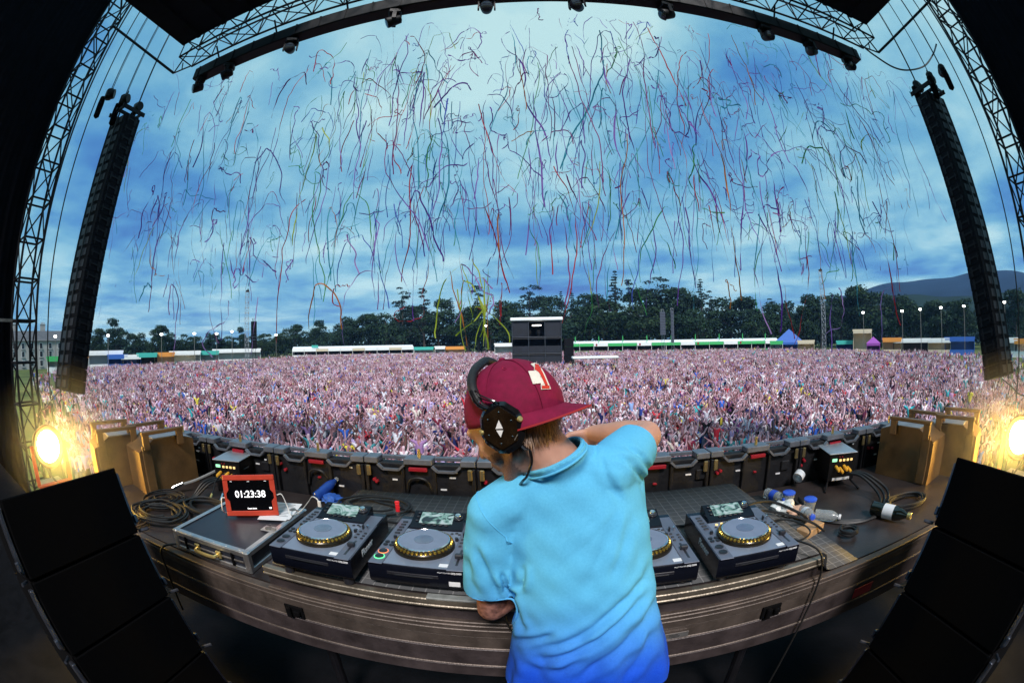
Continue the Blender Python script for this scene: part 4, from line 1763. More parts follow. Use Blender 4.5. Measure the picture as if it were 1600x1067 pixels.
BTN = {k: rbox(*v).mesh('button', btn) for k, v in {'l': (0.020, 0.012, 0.005), 's': (0.011, 0.009, 0.005), 'r': (0.014, 0.007, 0.004)}.items()}
RND = MB().lathe([(0.0085, -0.002), (0.0085, 0.003), (0.006, 0.0045)], 14).mesh('round_button', btn)
AMB = MB().lathe([(0.006, -0.001), (0.006, 0.003), (0.004, 0.004)], 12).mesh('amber_button', lampy)
KNB = MB().lathe([(0.0065, -0.001), (0.0065, 0.008), (0.0055, 0.012)], 14).mesh('knob', capm)


def disc_ring(ri, ro, z0, z1, n=28):
    return MB().lathe([(ri, z0), (ro, z0), (ro, z1), (ri, z1), (ri, z0)], n, close=False)


def media_player(label, loc, rz, lit=False):
    t = thing('media_player', label, 'media player', loc, rz, 'media players on the desk')
    W, D, H = 0.318, 0.405, 0.10
    b = MB()                                    # origin: centre of the footprint, on the mat
    b.prism([(-D / 2, 0.034), (-D / 2 + 0.008, 0.022), (D / 2, 0.022), (D / 2, H), (-D / 2 + 0.004, H), (-D / 2, H - 0.006)], -W / 2, W / 2)
    b.box((0, 0.02, 0.014), (W - 0.03, D - 0.08, 0.02))
    body = b.build('body', shell, t)
    for x in (-0.12, 0.12):
        for y in (-0.16, 0.16):
            b = MB()
            b.lathe([(0.02, 0.957 - loc[2]), (0.02, 0.018), (0.016, 0.022)], 14, 0, T(x, y, 0))
            b.build('foot', capm, t)
    b = MB()
    b.plate([(-W / 2 + 0.003, -D / 2 + 0.006), (W / 2 - 0.003, -D / 2 + 0.006), (W / 2 - 0.003, 0.085), (-W / 2 + 0.003, 0.085)], H, H + 0.0015)
    b.build('top_plate', plate, t)
    b = MB()
    b.box((-W / 2 + 0.028, -0.02, H + 0.003), (0.048, D * 0.93, 0.003), ch=0.001)
    b.build('button_rail', rail, t)
    b = MB()
    b.box((W / 2 - 0.030, -0.02, H + 0.003), (0.052, D * 0.93, 0.003), ch=0.001)
    b.build('pitch_rail', rail, t)
    # front drawer slot, bright lip and print
    b = MB()
    b.box((-0.01, -D / 2 - 0.001, 0.070), (0.17, 0.004, 0.012), ch=0.001)
    sl = b.build('disc_slot', capm, t)
    b = MB()
    b.box((-0.005, -D / 2 - 0.0035, 0.0665), (0.125, 0.002, 0.003))
    b.build('slot_lip', chrome, sl)
    put_text('MULTI PLAYER', 0.0062, white, t, T(W / 2 - 0.066, -D / 2 - 0.0006, H - 0.0105) @ R4(pi / 2, 'X'), 'print')
    put_text('CDJ-2000', 0.0085, white, t, T(W / 2 - 0.027, -D / 2 - 0.0006, H - 0.0105) @ R4(pi / 2, 'X'), 'print', bold=0.0003)
    for s in (-1, 1):
        put_text('Pioneer', 0.036, white, t, T(s * (W / 2 + 0.0006), -0.045, 0.072) @ R4(s * pi / 2, 'Z') @ R4(pi / 2, 'X'), 'side_lettering', bold=0.0008, shear=0.08)
    # jog wheel
    jx, jy, jz = -0.005, -0.052, H + 0.001
    j = MB()
    j.lathe([(0.106, 0.0), (0.106, 0.008), (0.103, 0.016), (0.090, 0.026), (0.084, 0.028)], 56, 0, T(jx, jy, jz))
    jog = j.build('jog_wheel', ringm, t)
    dm = MB()
    dm.ball((0, 0, 0), (0.0066, 0.0066, 0.0040), 8)
    dmm = dm.mesh('dimple', goldm)
    for k in range(40):
        a = 2 * pi * k / 40
        link('dimple', dmm, jog, T(jx, jy, jz) @ R4(a, 'Z') @ T(0.0968, 0, 0.0205) @ R4(rad(38), 'Y'))
    b = MB()
    b.lathe([(0.090, 0.024), (0.090, 0.0285), (0.086, 0.0300), (0.085, 0.0285)], 56, 0, T(jx, jy, jz), close=False)
    b.build('jog_rim', chrome, jog)
    b = MB()
    b.lathe([(0.085, 0.0275), (0.085, 0.0290), (0.0, 0.0296)], 56, 0, T(jx, jy, jz))
    b.build('jog_plate', jogm, jog)
    b = MB()
    b.lathe([(0.034, 0.0292), (0.034, 0.0305), (0.030, 0.0308), (0.0, 0.0308)], 36, 0, T(jx, jy, jz))
    b.build('jog_display', mat('jog_display', (0.16, 0.19, 0.26), 0.1, 0.2, var=0.2, scale=20, coat=0.6), jog)
    # screen unit raised at the rear
    b = MB()
    b.prism([(0.088, H), (0.198, H), (0.198, H + 0.032), (0.190, H + 0.036), (0.096, H + 0.012), (0.088, H + 0.007)], -W / 2 + 0.060, W / 2 - 0.056)
    su = b.build('screen_housing', shell, t)
    d = Vector((0, 0.094, 0.024)).normalized()
    nn = Vector((0, -d.z, d.y))
    MS = frame(Vector((0, 0.143, H + 0.0242)) + nn * 0.0012, Vector((1, 0, 0)), d, nn)
    b = MB()
    b.box((-0.004, 0.004, 0), (0.128, 0.070, 0.002))
    o = b.build('screen', scrm, su)
    o.matrix_local = MS
    for k in range(5):
        link('button', BTN['r'], su, MS @ T(-0.048 + 0.022 * k, -0.040, 0.002))
    for k in range(4):
        link('button', BTN['r'], su, MS @ T(-0.048 + 0.020 * k, 0.045, 0.002))
    for k in range(3):
        link('button', BTN['s'], su, MS @ T(-0.078, 0.03 - 0.024 * k, 0.002))
    b = MB()
    b.lathe([(0.012, 0), (0.012, 0.012), (0.010, 0.016), (0.004, 0.017)], 18, 0, MS @ T(0.078, 0.012, 0))
    rk = b.build('rotary_knob', chrome, su)
    b = MB()
    b.lathe([(0.0185, 0), (0.0185, 0.003)], 20, 0, MS @ T(0.078, 0.012, 0))
    b.build('knob_collar', capm, su)
    # buttons on the rails and round the wheel
    for k in range(5):
        link('button', BTN['l'], t, T(-W / 2 + 0.030, 0.135 - 0.026 * k, H + 0.006))
    link('knob', KNB, t, T(-W / 2 + 0.036, -0.012, H + 0.004))
    for k in range(2):
        for m_ in range(2):
            link('round_button', RND, t, T(-W / 2 + 0.019 + 0.022 * m_, -0.050 - 0.022 * k, H + 0.005))
    for k, (yy, led) in enumerate(((-0.122, orangeled), (-0.162, greenled))):
        b = MB()
        b.lathe([(0.0155, 0), (0.0155, 0.005), (0.013, 0.0065)], 22, 0, T(-W / 2 + 0.028, yy, H + 0.003))
        cb = b.build('cue_button' if k == 0 else 'play_button', btn, t)
        o = disc_ring(0.0158, 0.0185, 0.0, 0.0035).build('light_ring', led if lit else rail, cb)
        o.matrix_local = T(-W / 2 + 0.028, yy, H + 0.003)
    link('amber_button', AMB, t, T(-0.075, 0.062, H + 0.002))
    link('amber_button', AMB, t, T(-0.052, 0.066, H + 0.002))
    for x, y in ((-0.02, 0.072), (0.07, 0.062), (0.086, 0.068), (0.098, 0.058), (0.092, 0.030), (-0.085, 0.040)):
        link('button', BTN['s'], t, T(x, y, H + 0.003))
    link('knob', KNB, t, T(0.098, 0.008, H + 0.002))
    for k, x in enumerate((0.118, 0.136)):
        b = MB()
        b.box((x, 0.040, H + 0.012), (0.006, 0.014, 0.02), ch=0.002)
        b.build('lever', chrome if k else capm, t)
    for k in range(3):
        link('button', BTN['s'], t, T(W / 2 - 0.018, 0.000 - 0.022 * k, H + 0.006))
        link('button', BTN['s'], t, T(W / 2 - 0.042, 0.012 - 0.026 * k, H + 0.006))
    b = MB()
    b.box((W / 2 - 0.030, -0.120, H + 0.0046), (0.008, 0.11, 0.0012))
    b.build('pitch_slot', capm, t)
    b = MB()
    b.box((W / 2 - 0.030, -0.112 if not lit else -0.125, H + 0.013), (0.026, 0.018, 0.016), ch=0.003)
    b.build('pitch_fader', capm, t)
    b = MB()
    b.box((0.095, -0.176, H + 0.0022), (0.042, 0.020, 0.0008))
    b.build('white_sticker', white, t)
    if lit:
        b = MB()
        b.box((W / 2 - 0.034, -D / 2 - 0.0008, 0.048), (0.036, 0.0012, 0.018), ch=0.0004)
        b.build('front_sticker', white, t)
    return t


MP = [('media player with grey plug cable nearest the tablet case', (-0.752, 1.285, 0.974), rad(2.0), False),
      ('media player with red memory stick and green lit button ring', (-0.384, 1.330, 0.957), rad(0.0), True),
      ('media player half hidden behind the performer, beside his hip', (0.350, 1.325, 0.957), rad(-1.0), False),
      ('media player nearest the water bottles, at the end of the desk', (0.735, 1.300, 0.957), rad(-2.5), False)]
for a in MP:
    media_player(*a)

t = thing('mixer', 'black mixer between the media players behind the performer', 'mixer', (-0.02, 1.33, 0.957), 0)
b = MB()
b.box((0, 0, 0.055), (0.32, 0.40, 0.09), ch=0.006)
b.build('body', shell, t)
b = MB()
b.box((0, 0, 0.1015), (0.31, 0.39, 0.003))
b.build('top_plate', plate, t)
for i in range(4):
    for k in range(5):
        link('knob', KNB, t, T(-0.105 + 0.055 * i, 0.15 - 0.035 * k, 0.104))
    b = MB()
    b.box((-0.105 + 0.055 * i, -0.09, 0.1035), (0.006, 0.07, 0.001))
    b.build('fader_slot', capm, t)
    b = MB()
    b.box((-0.105 + 0.055 * i, -0.08 + 0.01 * i, 0.110), (0.018, 0.012, 0.014), ch=0.002)
    b.build('fader_cap', capm, t)
b = MB()
b.box((0.0, -0.165, 0.110), (0.012, 0.018, 0.014), ch=0.002)
b.build('crossfader_cap', capm, t)

# red memory stick
b = MB()
p = at(624, 800, z=1.07)
t = thing('memory_stick', 'red memory stick standing in the media player beside the performer', 'memory stick', (p.x, 1.522, 1.061), 0.2)
b = MB()
b.box((0, 0, 0.036), (0.017, 0.009, 0.040), ch=0.003)
b.box((0, 0, 0.060), (0.019, 0.010, 0.012), ch=0.003)
b.build('cap', mat('stick_red', (0.75, 0.02, 0.03), 0.35, var=0.05), t)
b = MB()
b.box((0, 0, 0.009), (0.012, 0.005, 0.018))
b.build('connector', chrome, t)

# ------------------------------------------------------------------ flight case with tablet
lamm = mat('case_laminate', (0.016, 0.019, 0.028), 0.35, var=0.3, scale=30, bump=0.15, bscale=200)
t = thing('flight_case', 'flat black flight case with aluminium edges under the red tablet', 'flight case', (-1.36, 1.43, 0.8505), rad(1.5))
W, D, H = 0.475, 0.545, 0.096
b = MB()
b.box((0, 0, H / 2), (W - 0.012, D - 0.012, H - 0.008))
b.build('laminate_panel', lamm, t)
e = 0.022
for s in (-1, 1):
    for z0, z1 in ((0.0, e), (H - e, H)):
        b = MB()
        b.box((0, s * (D / 2 - 0.006), (z0 + z1) / 2), (W - 0.05, 0.016, z1 - z0), ch=0.002)
        b.build('edge_strip', alu, t)
        b = MB()
        b.box((s * (W / 2 - 0.006), 0, (z0 + z1) / 2), (0.016, D - 0.05, z1 - z0), ch=0.002)
        b.build('edge_strip', alu, t)
    b = MB()
    b.box((0, s * (D / 2 - 0.014), H + 0.001), (W - 0.05, 0.026, 0.003), ch=0.001)
    b.build('top_edge', alu, t)
    b = MB()
    b.box((s * (W / 2 - 0.014), 0, H + 0.001), (0.026, D - 0.05, 0.003), ch=0.001)
    b.build('top_edge', alu, t)
    for q in (-1, 1):
        b = MB()
        b.box((s * (W / 2 - 0.012), q * (D / 2 - 0.012), H / 2), (0.032, 0.032, H + 0.006), ch=0.006)
        cb = b.build('corner_bracket', alu, t)
    b = MB()
    b.box((0, s * (D / 2 + 0.0), H * 0.5), (W - 0.06, 0.006, 0.008), ch=0.001)
    b.build('lid_seam', dullalu, t)
b = MB()
b.tube(cat_rom([(-0.065, -D / 2 - 0.004, 0.052), (-0.062, -D / 2 - 0.028, 0.050), (-0.04, -D / 2 - 0.034, 0.048), (0.04, -D / 2 - 0.034, 0.048), (0.062, -D / 2 - 0.028, 0.050), (0.065, -D / 2 - 0.004, 0.052)], 4), 0.008, 8)
b.build('handle', brass, t)
for s in (-1, 1):
    b = MB()
    b.box((s * 0.068, -D / 2 - 0.006, 0.052), (0.030, 0.012, 0.034), ch=0.003)
    b.build('handle_plate', brass, t)
    b = MB()
    b.box((s * 0.15, -D / 2 - 0.005, 0.050), (0.012, 0.01, 0.06), ch=0.002)
    b.build('strap', matte, t)
for (x, y) in ((W / 2 - 0.035, -0.02), (-W / 2 + 0.06, 0.17), (W / 2 - 0.04, D / 2 - 0.05)):
    b = MB()
    b.box((x, y, H + 0.0035), (0.085, 0.055, 0.004), ch=0.002)
    lt = b.build('butterfly_latch', alu, t)
    b = MB()
    b.lathe([(0.018, 0), (0.018, 0.004), (0.012, 0.006)], 16, 0, T(x - 0.01, y, H + 0.005))
    b.box((x + 0.018, y, H + 0.008), (0.03, 0.012, 0.005), ch=0.002)
    b.build('latch_key', dullalu, lt)
rv = MB().lathe([(0.0035, 0), (0.003, 0.0018), (0.0, 0.0022)], 8).mesh('rivet', alu)
for k in range(6):
    link('rivet', rv, t, T(-0.19 + 0.076 * k, -D / 2 + 0.014, H + 0.0025))
    link('rivet', rv, t, T(W / 2 - 0.012, -0.2 + 0.08 * k, H + 0.0025))

# printed sheets beside the tablet
for k, (dx, dy, a) in enumerate(((0, 0, 0.35), (0.02, 0.03, 0.22))):
    b = MB()
    b.box((0, 0, 0), (0.15, 0.21, 0.0008))
    t = thing('paper_sheet', ['white printed sheet lying on the flight case beside the tablet', 'white sheet lying askew on top of the printed sheet'][k], 'paper',
              (-1.245 + dx, 1.60 + dy, 0.9525 + 0.0013 * k), a)
    b.build('sheet', white, t)
    inkm = mat('print_ink', (0.10, 0.10, 0.12), 0.7, var=0)
    for j in range(9):
        b = MB()
        b.box((-0.01 + 0.005 * (j % 3), 0.08 - 0.019 * j, 0.0009), (0.11 - 0.02 * (j % 2), 0.0035, 0.0006))
        b.build('print_line', inkm, t)

# tablet in a red case, leaning back on its flap
casem = mat('tablet_case', (0.50, 0.045, 0.018), 0.45, var=0.12, scale=20, bump=0.05, bscale=200)
glass = mat('tablet_glass', (0.003, 0.003, 0.004), 0.12, var=0, coat=0.5)
digit = mat('lit_digit', (0.9, 0.9, 0.9), 0.5, var=0, emit=1.2, ecol=(1, 1, 1))
c = Vector((-1.325, 1.502, 0.953))
ux = Vector((0.227, 0.135, 0.006)).normalized()
back = Vector((-ux.y, ux.x, 0)).normalized()
uz = (Vector((0, 0, 1)) * cos(rad(10)) + back * sin(rad(10))).normalized()
ux = (ux - uz * ux.dot(uz)).normalized()
uy = uz.cross(ux)                               # points away from the viewer
t = thing('tablet', 'tablet in a red leather case showing a white countdown clock', 'tablet', M=frame(c, ux, uy, uz))
TW, TH = 0.272, 0.200
fr = 0.026
poly_o = [(-TW / 2, 0), (TW / 2, 0), (TW / 2, TH), (-TW / 2, TH)]
b = MB()
b.box((0, 0.006, TH / 2), (TW - 0.006, 0.008, TH - 0.006))
b.build('back_cover', casem, t)
for s in (-1, 1):
    b = MB()
    b.box((0, -0.002, fr / 2 if s < 0 else TH - fr / 2), (TW, 0.014, fr), ch=0.003)
    b.build('case_frame', casem, t)
    # the sides carry a trapezoid notch at half height
    x0, x1 = s * TW / 2, s * (TW / 2 - fr)
    po = [(x0, fr), (x1, fr), (x1, TH * 0.36), (x1 + s * 0.014, TH * 0.44), (x1 + s * 0.014, TH * 0.56), (x1, TH * 0.64), (x1, TH - fr), (x0, TH - fr)]
    if s > 0:
        po = po[::-1]
    n = len(po)
    vs = [(x, -0.0095, z) for x, z in po] + [(x, 0.0045, z) for x, z in po]
    fs = [tuple(range(n)), tuple(range(2 * n - 1, n - 1, -1))] + [(i, i + n, (i + 1) % n + n, (i + 1) % n) for i in range(n)]
    b = MB()
    b.add(vs, fs)
    b.build('case_frame', casem, t)
b = MB()
b.box((0, -0.0005, TH / 2), (TW - 2 * fr + 0.034, 0.005, TH - 2 * fr + 0.006))
sc_ = b.build('screen', glass, t)
RX = R4(pi / 2, 'X')
put_text('01:23:38', 0.047, digit, sc_, T(0.002, -0.0036, TH * 0.53) @ RX, 'clock_digits', extrude=0.0002, bold=0.0006)
put_text('Count down', 0.0095, digit, sc_, T(0.002, -0.0036, TH * 0.185) @ RX, 'caption', extrude=0.0002, bold=0.0004)
put_text('14:35', 0.0055, digit, sc_, T(0.0, -0.0036, TH * 0.845) @ RX, 'status_print', extrude=0.0002)
put_text('100%', 0.0055, digit, sc_, T(0.088, -0.0036, TH * 0.845) @ RX, 'status_print', extrude=0.0002)
put_text('iPad', 0.0055, digit, sc_, T(-0.092, -0.0036, TH * 0.845) @ RX, 'status_print', extrude=0.0002)
b = MB()
b.box((0.098, -0.0036, TH * 0.19), (0.011, 0.0004, 0.008), ch=0.0001)
b.build('corner_icon', digit, sc_)
b = MB()
b.box((0, 0.0, 0), (TW * 0.8, 0.004, TH * 0.8))
o = b.build('stand_flap', casem, t)
o.matrix_local = T(0, 0.050, TH * 0.36) @ R4(rad(26), 'X')

# white lead from the tablet and its plug
wl_m = mat('white_lead', (0.72, 0.70, 0.64), 0.45, var=0.05)
b = MB()
b.tube(cat_rom([c + ux * 0.14 + uz * 0.10, c + ux * 0.165 + uz * 0.10, c + ux * 0.185 + uz * 0.04, c + ux * 0.20 + uz * 0.004 - uy * 0.03, (-1.13, 1.66, 0.957), (-1.05, 1.62, 1.03), (-1.00, 1.58, 1.075), (-0.955, 1.545, 1.085), (-0.935, 1.53, 1.074)], 7), 0.0028, 6)
t2 = thing('charging_lead', 'white charging lead running from the tablet to the media player', 'cable')
b.build('lead', wl_m, t2)
b = MB()
b.box((0, 0, 0), (0.017, 0.010, 0.030), ch=0.003, M=T(-0.93, 1.523, 1.070))
b.build('plug', wl_m, t2)
b = MB()
b.tube(cat_rom([c - ux * 0.135 + uz * 0.09, c - ux * 0.155 + uz * 0.085, c - ux * 0.16 + uz * 0.03, c - ux * 0.15 + uz * 0.003 + uy * 0.05, c - ux * 0.10 + uz * 0.003 + uy * 0.10], 6), 0.003, 6)
tag(b.build('audio_lead', wl_m), 'white lead looping off the side of the tablet nearest the lamp', 'cable')

# ================================================================== LED wall seen from behind
panelm = mat('led_back', (0.009, 0.009, 0.011), 0.5, var=0.35, scale=14, bump=0.2, bscale=50)
barm = mat('led_bar', (0.20, 0.215, 0.25), 0.42, 0.5, var=0.2, scale=14)
PW = 0.64
PY = 2.15
ZT = 1.122
POSN = ['first from the lamp cases by the house', 'second from the lamp cases by the house', 'behind the red tablet', 'behind the first media player', 'beside the cap, behind the memory stick',
        'behind the performer', 'past the raised elbow', 'behind the last media player', 'last, by the lamp cases near the hill']
proto = None
for i in range(9):
    xc = -0.33 - PW / 2 + PW * (i - 3)
    lab = 'black LED wall panel seen from behind, ' + POSN[i]
    if proto is None:
        t = thing('led_panel', lab, 'LED panel', (0, 0, 0), group='LED wall panels round the desk')
        b = MB()
        b.box((0, 0.05, -0.36), (PW - 0.008, 0.07, 0.66), ch=0.004)
        b.build('back_shell', panelm, t)
        b = MB()                                 # top bar with two sunken grips
        hw = PW / 2 - 0.004
        b.box((0, 0.035, -0.010), (0.16, 0.10, 0.034), ch=0.004)
        for s in (-1, 1):
            b.box((s * (hw - 0.04), 0.035, -0.012), (0.08, 0.10, 0.036), ch=0.004)
            b.box((s * 0.155, 0.070, -0.008), (0.155, 0.025, 0.022), ch=0.003)
        b.build('top_bar', barm, t)
        for s in (-1, 1):
            b = MB()
            b.bar((s * 0.08, -0.012, -0.030), (s * 0.11, -0.012, -0.058), 0.02, 0.012)
            b.bar((s * 0.11, -0.012, -0.058), (s * 0.205, -0.012, -0.058), 0.02, 0.012)
            b.bar((s * 0.205, -0.012, -0.058), (s * 0.235, -0.012, -0.030), 0.02, 0.012)
            b.build('grip', barm, t)
            b = MB()
            b.box((s * (hw - 0.028), -0.022, -0.070), (0.024, 0.016, 0.062), ch=0.004)
            b.build('latch', mat('dull_brass', (0.42, 0.33, 0.16), 0.35, 0.8, var=0.2), t)
            b = MB()
            b.box((s * (hw - 0.010), -0.004, -0.24), (0.018, 0.03, 0.40), ch=0.003)
            b.build('side_rib', panelm, t)
        b = MB()
        b.cyl((0.0, 0.03, 0.0), (0.0, 0.03, 0.055), 0.010, 0.008, 10)
        b.build('locating_pin', brass, t)
        b = MB()
        b.box((0, -0.010, -0.052), (0.105, 0.018, 0.022), ch=0.003)
        b.build('red_plate', redp, t)
        for x in (-0.09, 0.09):
            b = MB()
            b.box((x, 0.005, -0.25), (0.016, 0.035, 0.40), ch=0.003)
            b.build('stiffener', panelm, t)
        b = MB()
        b.tube(cat_rom([(-0.075, 0.0, -0.20), (-0.05, -0.015, -0.12), (0.0, -0.018, -0.10), (0.05, -0.015, -0.12), (0.075, 0.0, -0.20)], 5), 0.008, 6)
        b.build('link_cable', rubber, t)
        for x, z in ((-0.262, -0.115), (-0.235, -0.125), (-0.258, -0.145)):
            b = MB()
            b.lathe([(0.010, 0), (0.010, 0.02), (0.007, 0.024)], 10, 0, T(x, 0.012, z) @ R4(pi / 2, 'X'))
            b.build('red_connector', redp, t)
        b = MB()
        b.box((0.0, 0.010, -0.155), (0.022, 0.016, 0.012), ch=0.003)
        b.build('red_switch', redp, t)
        for x, z, w_ in ((-0.135, -0.13, 0.030), (0.175, -0.115, 0.034), (0.16, -0.185, 0.034), (-0.13, -0.205, 0.03), (0.20, -0.085, 0.018)):
            b = MB()
            b.box((x, 0.0125, z), (w_, 0.004, 0.009))
            b.build('white_label', white, t)
        b = MB()
        b.box((0.245, 0.008, -0.14), (0.06, 0.02, 0.06), ch=0.004)
        b.build('power_box', panelm, t)
        b = MB()
        b.box((0, 0.092, -0.36), (PW - 0.012, 0.012, 0.65))
        b.build('led_face', matte, t)
        proto = t
    else:
        t = copy_tree(proto)
        vr = random.Random(i * 7 + 1)
        for ch in list(t.children):               # no two panels are dressed alike
            kd = ch.name.split('.')[0]
            if kd in ('white_label', 'red_connector', 'link_cable', 'red_switch', 'power_box') and vr.random() < 0.4:
                bpy.data.objects.remove(ch)
            elif kd in ('white_label', 'red_connector', 'power_box'):
                ch.location = (vr.uniform(-0.03, 0.03), 0, vr.uniform(-0.02, 0.02))
    t['label'] = lab
    t.location = (xc, PY, ZT - 0.001 * (i % 3))
    t.rotation_euler = (0, 0, rad(0.4) * ((i % 3) - 1))

# ------------------------------------------------------------------ silver topped boxes with orange connectors
silver = mat('silver_lid', (0.52, 0.54, 0.57), 0.4, 0.7, var=0.12, scale=12)
yell = mat('orange_connector', (0.75, 0.38, 0.03), 0.4, var=0.1)
ledg = mat('green_display', (0.3, 0.9, 0.5), 0.4, var=0, emit=0.8, ecol=(0.4, 1.0, 0.55))
for sx, c, rz, lab in ((-1, (-1.90, 2.06, 0.8505), rad(12), 'silver topped power box beside the red tablet'), (1, (1.84, 2.04, 0.90), rad(-16), 'silver topped power box on a low stand by the water bottles')):
    t = thing('power_box', lab, 'power box', c, rz, 'power boxes on the desk')
    H = 0.205 if sx < 0 else 0.165
    b = MB()
    b.box((0, 0, H / 2), (0.20, 0.26, H), ch=0.003)
    b.build('housing', black, t)
    b = MB()
    b.box((0, 0, H + 0.003), (0.21, 0.27, 0.006), ch=0.002)
    b.build('lid', silver, t)
    ly = -0.132
    b = MB()
    b.box((-0.065, ly, H - 0.035), (0.035, 0.006, 0.018), ch=0.001)
    b.build('display', ledg, t)
    for k in range(4):
        b = MB()
        b.box((-0.022 + 0.028 * k, ly, H - 0.038), (0.016, 0.006, 0.014), ch=0.001)
        b.build('switch', lampy, t)
        b = MB()
        b.lathe([(0.011, 0), (0.011, 0.05), (0.007, 0.06)], 10, 0, T(-0.05 + 0.030 * k, ly, H - 0.075 - 0.012 * (k % 2)) @ R4(rad(100), 'X'))
        b.build('plug', yell, t)
    for k in range(2):
        b = MB()
        b.lathe([(0.004, 0), (0.004, 0.006)], 8, 0, T(-0.03 + 0.02 * k, ly, H - 0.016) @ R4(pi / 2, 'X'))
        b.build('red_lamp', redp, t)
    if sx > 0:
        for x in (-0.08, 0.08):
            for y in (-0.1, 0.1):
                b = MB()
                b.tube([(x, y, 0), (x * 1.6, y * 1.9, -0.047)], 0.008, 6)
                b.build('stand_leg', steel, t)
        b = MB()
        b.box((0.0, -0.1315, 0.012), (0.13, 0.003, 0.016))
        b.build('white_label', white, t)


def cable(label, pts, r=0.006, m=rubber, k=7, name='cable', group=None):
    b = MB()
    b.tube(cat_rom(pts, k), r, 6)
    return tag(b.build(name, m), label, 'cable', group)


# cables
DZ = 0.858
for k in range(3):
    p0 = Vector((-1.93 + 0.03 * k, 1.87, 0.955))
    cable('black cable falling from the power box near the tablet, %s of three' % ['outer', 'middle', 'inner'][k],
          [p0, p0 + Vector((-0.03, -0.10, -0.01)), p0 + Vector((-0.06 - 0.02 * k, -0.19, -0.08)), (-1.93 - 0.05 * k, 1.55, DZ + 0.01), (-1.80 - 0.06 * k, 1.42, DZ), (-1.70, 1.30 + 0.03 * k, DZ)], 0.008)
    p0 = Vector((1.80 + 0.03 * k, 1.84, 0.965))
    cable('black cable looping from the power box by the water bottles, %s of three' % ['outer', 'middle', 'inner'][k],
          [p0, p0 + Vector((0.03, -0.10, 0.0)), p0 + Vector((0.06 + 0.015 * k, -0.24, -0.06)), (1.78 + 0.03 * k, 1.48, DZ + 0.02), (1.62 + 0.02 * k, 1.42, DZ), (1.44 - 0.03 * k, 1.50 + 0.04 * k, DZ), (1.38, 1.66, DZ), (1.36 + 0.05 * k, 1.90, DZ)], 0.009)


def coil(label, c, R_, turns, r, m=rubber, seed=1, wob=0.12, tail=None, squash=1.0, name='cable_coil'):
    rr = random.Random(seed)
    pts = []
    n = int(turns * 12)
    for i in range(n):
        a = 2 * pi * i / 12
        q = R_ * (1 + wob * sin(a * 0.37 + seed) + rr.uniform(-0.05, 0.05))
        pts.append(Vector(c) + Vector((cos(a) * q, sin(a) * q * squash, 0.004 + 0.9 * r * (i / 12) * 0.8 + rr.uniform(0, r))))
    if tail:
        pts += [Vector(p) for p in tail]
    b = MB()
    b.tube(cat_rom(pts, 3), r, 6)
    return tag(b.build(name, m), label, 'cable')


coil('big untidy coil of black cable by the flight case', (-1.98, 1.36, DZ), 0.17, 6, 0.007, seed=3, wob=0.28, squash=0.7)
coil('flat coil of thick black cable behind the flight case', (-1.78, 1.60, DZ), 0.16, 4, 0.009, seed=5, wob=0.15, squash=0.6)
coil('loose tangle of thin black cable against the lamp cases by the house', (-2.12, 1.52, DZ), 0.11, 7, 0.005, seed=8, wob=0.45)
coil('coil of black cable by the dark bottle', (1.98, 1.43, DZ), 0.16, 4, 0.008, seed=11, wob=0.12, squash=0.55)
coil('small black coil beside the wooden block', (1.42, 1.36, DZ), 0.045, 4, 0.007, seed=13, wob=0.08)
coil('loops of black lead behind the first media player', (-0.78, 1.80, 0.966), 0.16, 3, 0.006, seed=17, wob=0.2, squash=0.7)
coil('thin lead looped on the mat beyond the last media player', (1.02, 1.36, 0.966), 0.085, 1.6, 0.004, seed=19, wob=0.1, squash=1.2)
coil('brass tipped lead knotted on the deck by the side speakers', (-2.05, 1.18, DZ), 0.10, 4, 0.006, m=mat('brown_lead', (0.10, 0.05, 0.015), 0.4, var=0.2), seed=23, wob=0.4)
cable('black lead running across the mat behind two media players', [(-0.95, 1.72, 0.966), (-0.7, 1.66, 0.968), (-0.42, 1.62, 0.968), (-0.2, 1.60, 0.968), (0.1, 1.66, 0.968), (0.4, 1.62, 0.968), (0.62, 1.58, 0.968)], 0.006)
cable('second black lead crossing the mat', [(-0.86, 1.9, 0.966), (-0.6, 1.80, 0.968), (-0.35, 1.68, 0.968), (-0.24, 1.56, 1.0)], 0.006)
cable('black lead from the last media player to the wooden block', [(0.90, 1.50, 1.02), (1.0, 1.56, 0.99), (1.12, 1.52, 0.96), (1.22, 1.45, 0.93), (1.30, 1.42, DZ + 0.02)], 0.006)
cable('thick black lead beside the last media player', [(0.84, 1.52, 1.04), (0.98, 1.60, 1.02), (1.1, 1.62, 0.99), (1.20, 1.52, 0.95), (1.28, 1.55, DZ + 0.03)], 0.007)
cable('brass sheened lead hanging over the deck front past the last media player', [(0.92, 1.18, 1.03), (0.985, 1.10, 1.01), (1.02, 1.08, 0.95), (1.03, 1.078, 0.85), (1.02, 1.082, 0.70), (0.99, 1.085, 0.45), (0.97, 1.10, 0.02)], 0.0045)
cable('thin black lead hanging over the deck front under the elbow', [(-0.11, 1.10, 0.97), (-0.10, 1.085, 0.90), (-0.06, 1.08, 0.80), (0.0, 1.082, 0.65), (0.01, 1.09, 0.40)], 0.004)
cable('black lead hanging over the deck front by the flight case', [(-1.50, 1.22, DZ), (-1.60, 1.15, DZ + 0.01), (-1.655, 1.085, 0.85), (-1.66, 1.08, 0.75), (-1.66, 1.085, 0.5)], 0.006)
t = thing('extension_lead', 'grey lead with a steel connector reaching up the LED wall by the power box', 'cable')
b = MB()
b.tube(cat_rom([(-2.18, 1.72, 0.90), (-2.08, 1.82, 0.93), (-1.98, 1.98, 0.98), (-1.90, 2.12, 1.02)], 6), 0.009, 6)
